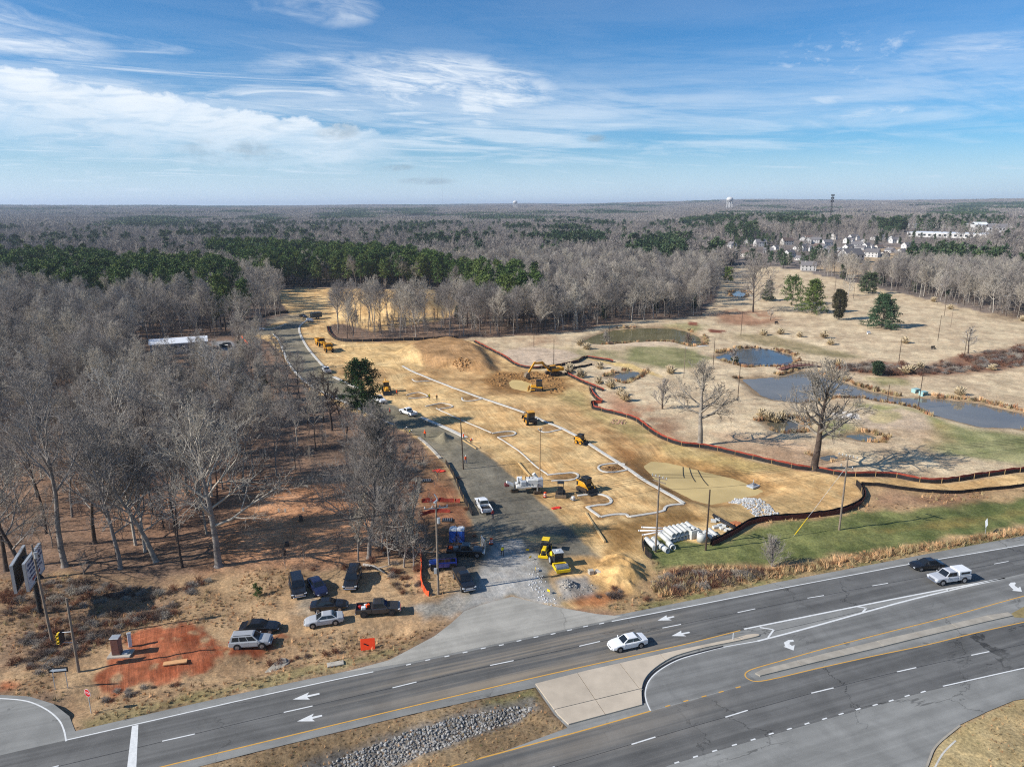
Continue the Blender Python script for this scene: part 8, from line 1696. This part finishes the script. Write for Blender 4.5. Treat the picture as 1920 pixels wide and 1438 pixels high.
# ------------------------------------------------------------------ ground cover: grass tufts, brambles, stones
def cover():
    r = random.Random(9)
    def tuft(seed, c, n=16, h=.5, w=.02, sp=.5):
        q = random.Random(seed); mb = MB()
        for _ in range(n):
            a = q.uniform(0, 6.28); b = Vector((q.uniform(-.18, .18), q.uniform(-.18, .18), 0)); t = abs(q.gauss(0, sp)); d = Vector((math.cos(a)*math.sin(t), math.sin(a)*math.sin(t), math.cos(t))); s = d.orthogonal().normalized()*w; mb.add([b-s, b+s, b+d*h*q.uniform(.5, 1.2)], [(0, 1, 2)])
        o = bpy.data.objects.new('t', mb.mesh('t', [c])); HIDDEN.objects.link(o); return o
    def tmat(n, a, b): return needles(n, a, b, .25)
    dry = tmat('dry_grass_blades', L(176, 146, 104), L(150, 120, 84)); dry2 = tmat('pale_grass_blades', L(196, 170, 126), L(170, 142, 102)); grn = tmat('green_grass_blades', L(92, 106, 52), L(120, 124, 70)); brn = tmat('rust_grass_blades', L(142, 110, 80), L(124, 96, 70))
    src = [tuft(1, dry, 18, .55, .03), tuft(2, dry2, 16, .7, .03), tuft(3, brn, 16, .5, .03), tuft(4, grn, 18, .2, .03)]
    def field(poly, s, seed, dens=1.0, not_in=(), nz=None):
        p = np.asarray(poly); x, y, rg = jitter_grid(p[:, 0].min(), p[:, 0].max(), p[:, 1].min(), p[:, 1].max(), s, seed); k = inside(p, x, y, .3) & (rg.uniform(size=x.size) < dens)
        if nz is not None: k &= fbm(x, y, nz[0], 3, seed) > nz[1]
        for q in not_in: k &= ~inside(np.asarray(q), x, y, -.2)
        return x[k], y[k], rg
    clay = W([(190, 1295), (205, 1240), (255, 1185), (380, 1172), (500, 1195), (480, 1222), (330, 1262)]); lot = W([(430, 1225), (440, 1180), (520, 1150), (540, 1090), (690, 1062), (780, 1135), (870, 1100), (872, 1145), (800, 1180), (620, 1178), (520, 1205)])
    X, Y, S, I = [], [], [], []
    for poly, s, seed, dens, notin, nz, sz, mixw in ((VERGE, .62, 1, .9, (clay, lot), (6, .40), .62, (.45, .8, .97)), (RIGHTV, .7, 2, .8, (W([(1215, 1012), (1430, 985), (1750, 950), (2100, 900), (2100, 960), (1700, 1022), (1440, 1058), (1240, 1062)]),), (6, .42), .7, (.4, .8, .97)), (MED, .5, 3, .9, (), (2, .3), .38, (.4, .7, .9)), (BOTR, .6, 4, .7, (), (3, .4), .4, (.5, .8, .92)),
                          (W([(1215, 1100), (1260, 1072), (1330, 1062), (1440, 1066), (1560, 1050), (1720, 1024), (1930, 990), (1930, 1002), (1720, 1038), (1560, 1068), (1450, 1086), (1330, 1107), (1240, 1126)]), .42, 5, .95, (), (5, .35), 1.15, (.35, .85, .99))):
        x, y, rg = field(poly, s, seed, dens, notin, nz); k = np.hypot(x, y) < 190; x, y = x[k], y[k]; u = rg.uniform(size=x.size); X.append(x); Y.append(y); S.append(sz*rg.uniform(.6, 1.5, x.size)); I.append((u > mixw[0]).astype(int)+(u > mixw[1])+(u > mixw[2]))
    x, y, s, i = map(np.concatenate, (X, Y, S, I)); rg = np.random.RandomState(3)
    scatter('dry_grass', np.c_[x, y, height(x, y)-.02], rg.uniform(0, 6.28, x.size), s, i, src)
    X, Y = [], []
    for p in PONDS:
        ln = along(np.r_[p, p[:1]], .7); rg = np.random.RandomState(len(ln)); n = len(ln)
        for o in (1.0, 1.9): k = (fbm(ln[:, 0], ln[:, 1], 9, 2, 3) > .46); q = offset_poly(p, o); q = along(np.r_[q, q[:1]], .7); m = min(n, len(q)); k = k[:m]; X.append(q[:m][k, 0]+rg.uniform(-.4, .4, k.sum())); Y.append(q[:m][k, 1]+rg.uniform(-.4, .4, k.sum()))
    x, y = np.concatenate(X), np.concatenate(Y); n = x.size; rg = np.random.RandomState(6)
    scatter('pond_reeds', np.c_[x, y, height(x, y)-.05], rg.uniform(0, 6.28, n), rg.uniform(1.0, 2.2, n), rg.randint(0, 3, n), [tuft(11, dry, 22, .6, .05), tuft(12, dry2, 22, .6, .05), tuft(13, brn, 22, .6, .05)])
    # brambles and brush
    def bramble(seed, n=60, h=1.2, m=B_BUSH):
        q = random.Random(seed); mb = MB()
        for _ in range(n):
            a = q.uniform(0, 6.28); t = q.uniform(.1, 1.2); d = Vector((math.cos(a)*math.sin(t), math.sin(a)*math.sin(t), math.cos(t))); b = Vector((q.uniform(-.4, .4), q.uniform(-.4, .4), 0)); p1_ = b+d*h*.6*q.uniform(.6, 1.2); p2_ = p1_+Vector((d.x*.7, d.y*.7, q.uniform(-.4, .3)))*h*.6
            mb.tube([b, p1_, p2_], [.022, .016, .01], 3)
            for _k in range(3): f = b.lerp(p1_, q.uniform(.4, 1)); mb.tube([f, f+Vector((q.uniform(-1, 1), q.uniform(-1, 1), q.uniform(.1, 1)))*.4], [.012, .008], 3)
        o = bpy.data.objects.new('b', mb.mesh('b', [m])); HIDDEN.objects.link(o); return o
    bs = [bramble(1), bramble(2, 60, 1.2, B_TWIG), bramble(3, 50, 1.4, bark('rusty_bramble', L(116, 80, 64), L(138, 100, 80)))]
    X, Y, S = [], [], []
    for q, s, dens, nz, sz in (([(1198, 1112), (1235, 1082), (1290, 1068), (1330, 1076), (1400, 1070), (1420, 1066), (1480, 1068), (1440, 1084), (1330, 1104), (1260, 1118), (1210, 1130)], 1.0, .8, (4, .4), 1.0), ([(1470, 1066), (1600, 1044), (1720, 1022), (1760, 1020), (1700, 1034), (1560, 1062)], 1.3, .5, (4, .5), .8),
                     ([(180, 1300), (230, 1278), (330, 1260), (430, 1240), (560, 1222), (680, 1200), (720, 1185), (735, 1190), (690, 1206), (560, 1236), (430, 1256), (330, 1282), (250, 1300), (190, 1318)], 1.0, .75, (4, .42), .6), ([(20, 1200), (140, 1150), (260, 1140), (330, 1130), (340, 1150), (250, 1180), (160, 1230), (60, 1290), (10, 1270)], 1.0, .8, (5, .38), .75),
                     ([(0, 1110), (120, 1085), (250, 1100), (400, 1085), (410, 1105), (300, 1125), (150, 1140), (0, 1170)], 1.2, .8, (6, .36), .8), ([(560, 1060), (690, 1050), (790, 1040), (800, 1070), (790, 1110), (740, 1120), (690, 1090), (600, 1080)], 1.3, .6, (4, .42), .8),
                     ([(640, 900), (700, 880), (780, 830), (800, 850), (790, 950), (800, 1040), (700, 1055), (680, 980)], 1.8, .6, (6, .4), 1.0), ([(1560, 690), (1640, 678), (1740, 686), (1800, 670), (1930, 650), (2000, 660), (1990, 688), (1930, 688), (1800, 698), (1700, 706), (1620, 698)], 2.2, .85, (8, .35), 1.5),
                     ([(1350, 660), (1400, 650), (1450, 651), (1490, 660), (1490, 664), (1450, 655), (1400, 654), (1350, 664)], 1.5, .7, (4, .4), .8), ([(1090, 640), (1130, 645), (1180, 641), (1225, 638), (1230, 642), (1180, 645), (1120, 650)], 2, .5, (4, .45), .8), ([(1110, 1118), (1150, 1100), (1190, 1105), (1185, 1125), (1130, 1132)], .9, .7, (3, .4), .8), ([(860, 880), (880, 945), (896, 1000), (890, 1020), (870, 960), (850, 900)], 1.4, .5, (3, .4), .6)):
        x, y, rg = field(W(q), s, int(q[0][0]), dens, (), nz); X.append(x); Y.append(y); S.append(sz*rg.uniform(.6, 1.3, x.size))
    x, y, s = map(np.concatenate, (X, Y, S)); scatter('bramble_undergrowth', np.c_[x, y, height(x, y)-.05], rg.uniform(0, 6.28, x.size) if False else np.random.RandomState(2).uniform(0, 6.28, x.size), s, np.random.RandomState(4).randint(0, 3, x.size), bs)
    # broken stone
    def stone(seed, m):
        q = random.Random(seed); mb = MB(); mb.sphere((0, 0, 0), .5, 6, 4, (1, .8, .65)); mb.v = [tuple(c*q.uniform(.75, 1.25) for c in v) for v in mb.v]; mb.sm = [False]*len(mb.sm)
        o = bpy.data.objects.new('s', mb.mesh('s', [m])); HIDDEN.objects.link(o); return o
    ms = mat('grey_broken_stone', L(140, 137, 132), .85, var=.2, rnd=.4); ml = mat('pale_broken_stone', L(196, 196, 196), .85, var=.12, rnd=.2)
    def stones(name, q, s, sz, m, seed, dens=.95, nz=None):
        x, y, rg = field(W(q) if not isinstance(q, np.ndarray) else q, s, seed, dens, (), nz); n = x.size; scatter(name, np.c_[x, y, height(x, y)+.02], rg.uniform(0, 6.28, n), sz*rg.uniform(.5, 1.5, n), rg.randint(0, 4, n), [stone(seed*10+i, m) for i in range(4)], tilt=rg.uniform(-.5, .5, (n, 2)))
    stones('median_riprap', [(420, 1470), (560, 1440), (640, 1406), (760, 1366), (860, 1338), (960, 1320), (1000, 1318), (1008, 1334), (940, 1354), (860, 1380), (780, 1408), (690, 1442), (640, 1475)], .25, .3, ms, 1)
    stones('pond_riprap', [(1362, 934), (1376, 924), (1402, 922), (1426, 932), (1444, 946), (1468, 970), (1424, 977), (1402, 958), (1382, 943)], .36, .45, mat('pond_stone', L(172, 172, 170), .85, var=.12, rnd=.25), 2)
    stones('gravel_heap', GRAVELPILE, .3, .32, ms, 3); stones('entrance_gravel', [(985, 1040), (1010, 1050), (1030, 1090), (1050, 1130), (1045, 1140), (1005, 1130), (985, 1090)], .42, .22, ml, 4, .8, (2, .42)); stones('loose_gravel', [(1085, 1085), (1115, 1085), (1125, 1110), (1060, 1128), (1040, 1120)], .5, .2, ms, 5, .7)
    stones('rubble_patch', [(1141, 789), (1150, 785), (1172, 786), (1180, 793), (1162, 797), (1146, 794)], .7, .5, mat('reddish_rubble', L(150, 116, 100), .9, rnd=.3), 6)
    stones('dug_clods', [(905, 712), (930, 700), (1000, 697), (1050, 706), (1070, 724), (1050, 738), (1020, 740), (1008, 722), (990, 713), (955, 708), (945, 722), (960, 732), (930, 726)], 1.1, .8, mat('dug_earth', L(150, 112, 68), .95, rnd=.25), 7, .75, (4, .42))
    stones('spoil_clods', [(846, 690), (862, 684), (884, 689), (886, 696), (862, 697)], .8, .7, mat('dug_earth', L(150, 112, 68), .95, rnd=.25), 9)
    stones('island_soil_clods', [(1130, 877), (1150, 872), (1172, 874), (1172, 880), (1150, 884), (1134, 882)], .5, .45, mat('dark_soil', L(110, 80, 48), .95, rnd=.2), 8)
cover()

# ------------------------------------------------------------------ air
def air():
    mb = MB(); x, y0, y1, z0, z1 = 27000, -400, 27500, -7.0, 190.0
    mb.box((0, (y0+y1)/2, (z0+z1)/2), (2*x, y1-y0, z1-z0)); m = bpy.data.materials.new('air'); m.use_nodes = True; N = NT(m.node_tree)
    v = N.n('ShaderNodeVolumePrincipled', {}, Color=(.72, .84, 1.0, 1), Density=HAZE, Anisotropy=0.2); N.n('ShaderNodeOutputMaterial', {}, Volume=v)
    o = mb.build('haze', m); tag(o, kind='stuff')
HAZE = 8e-5
air()
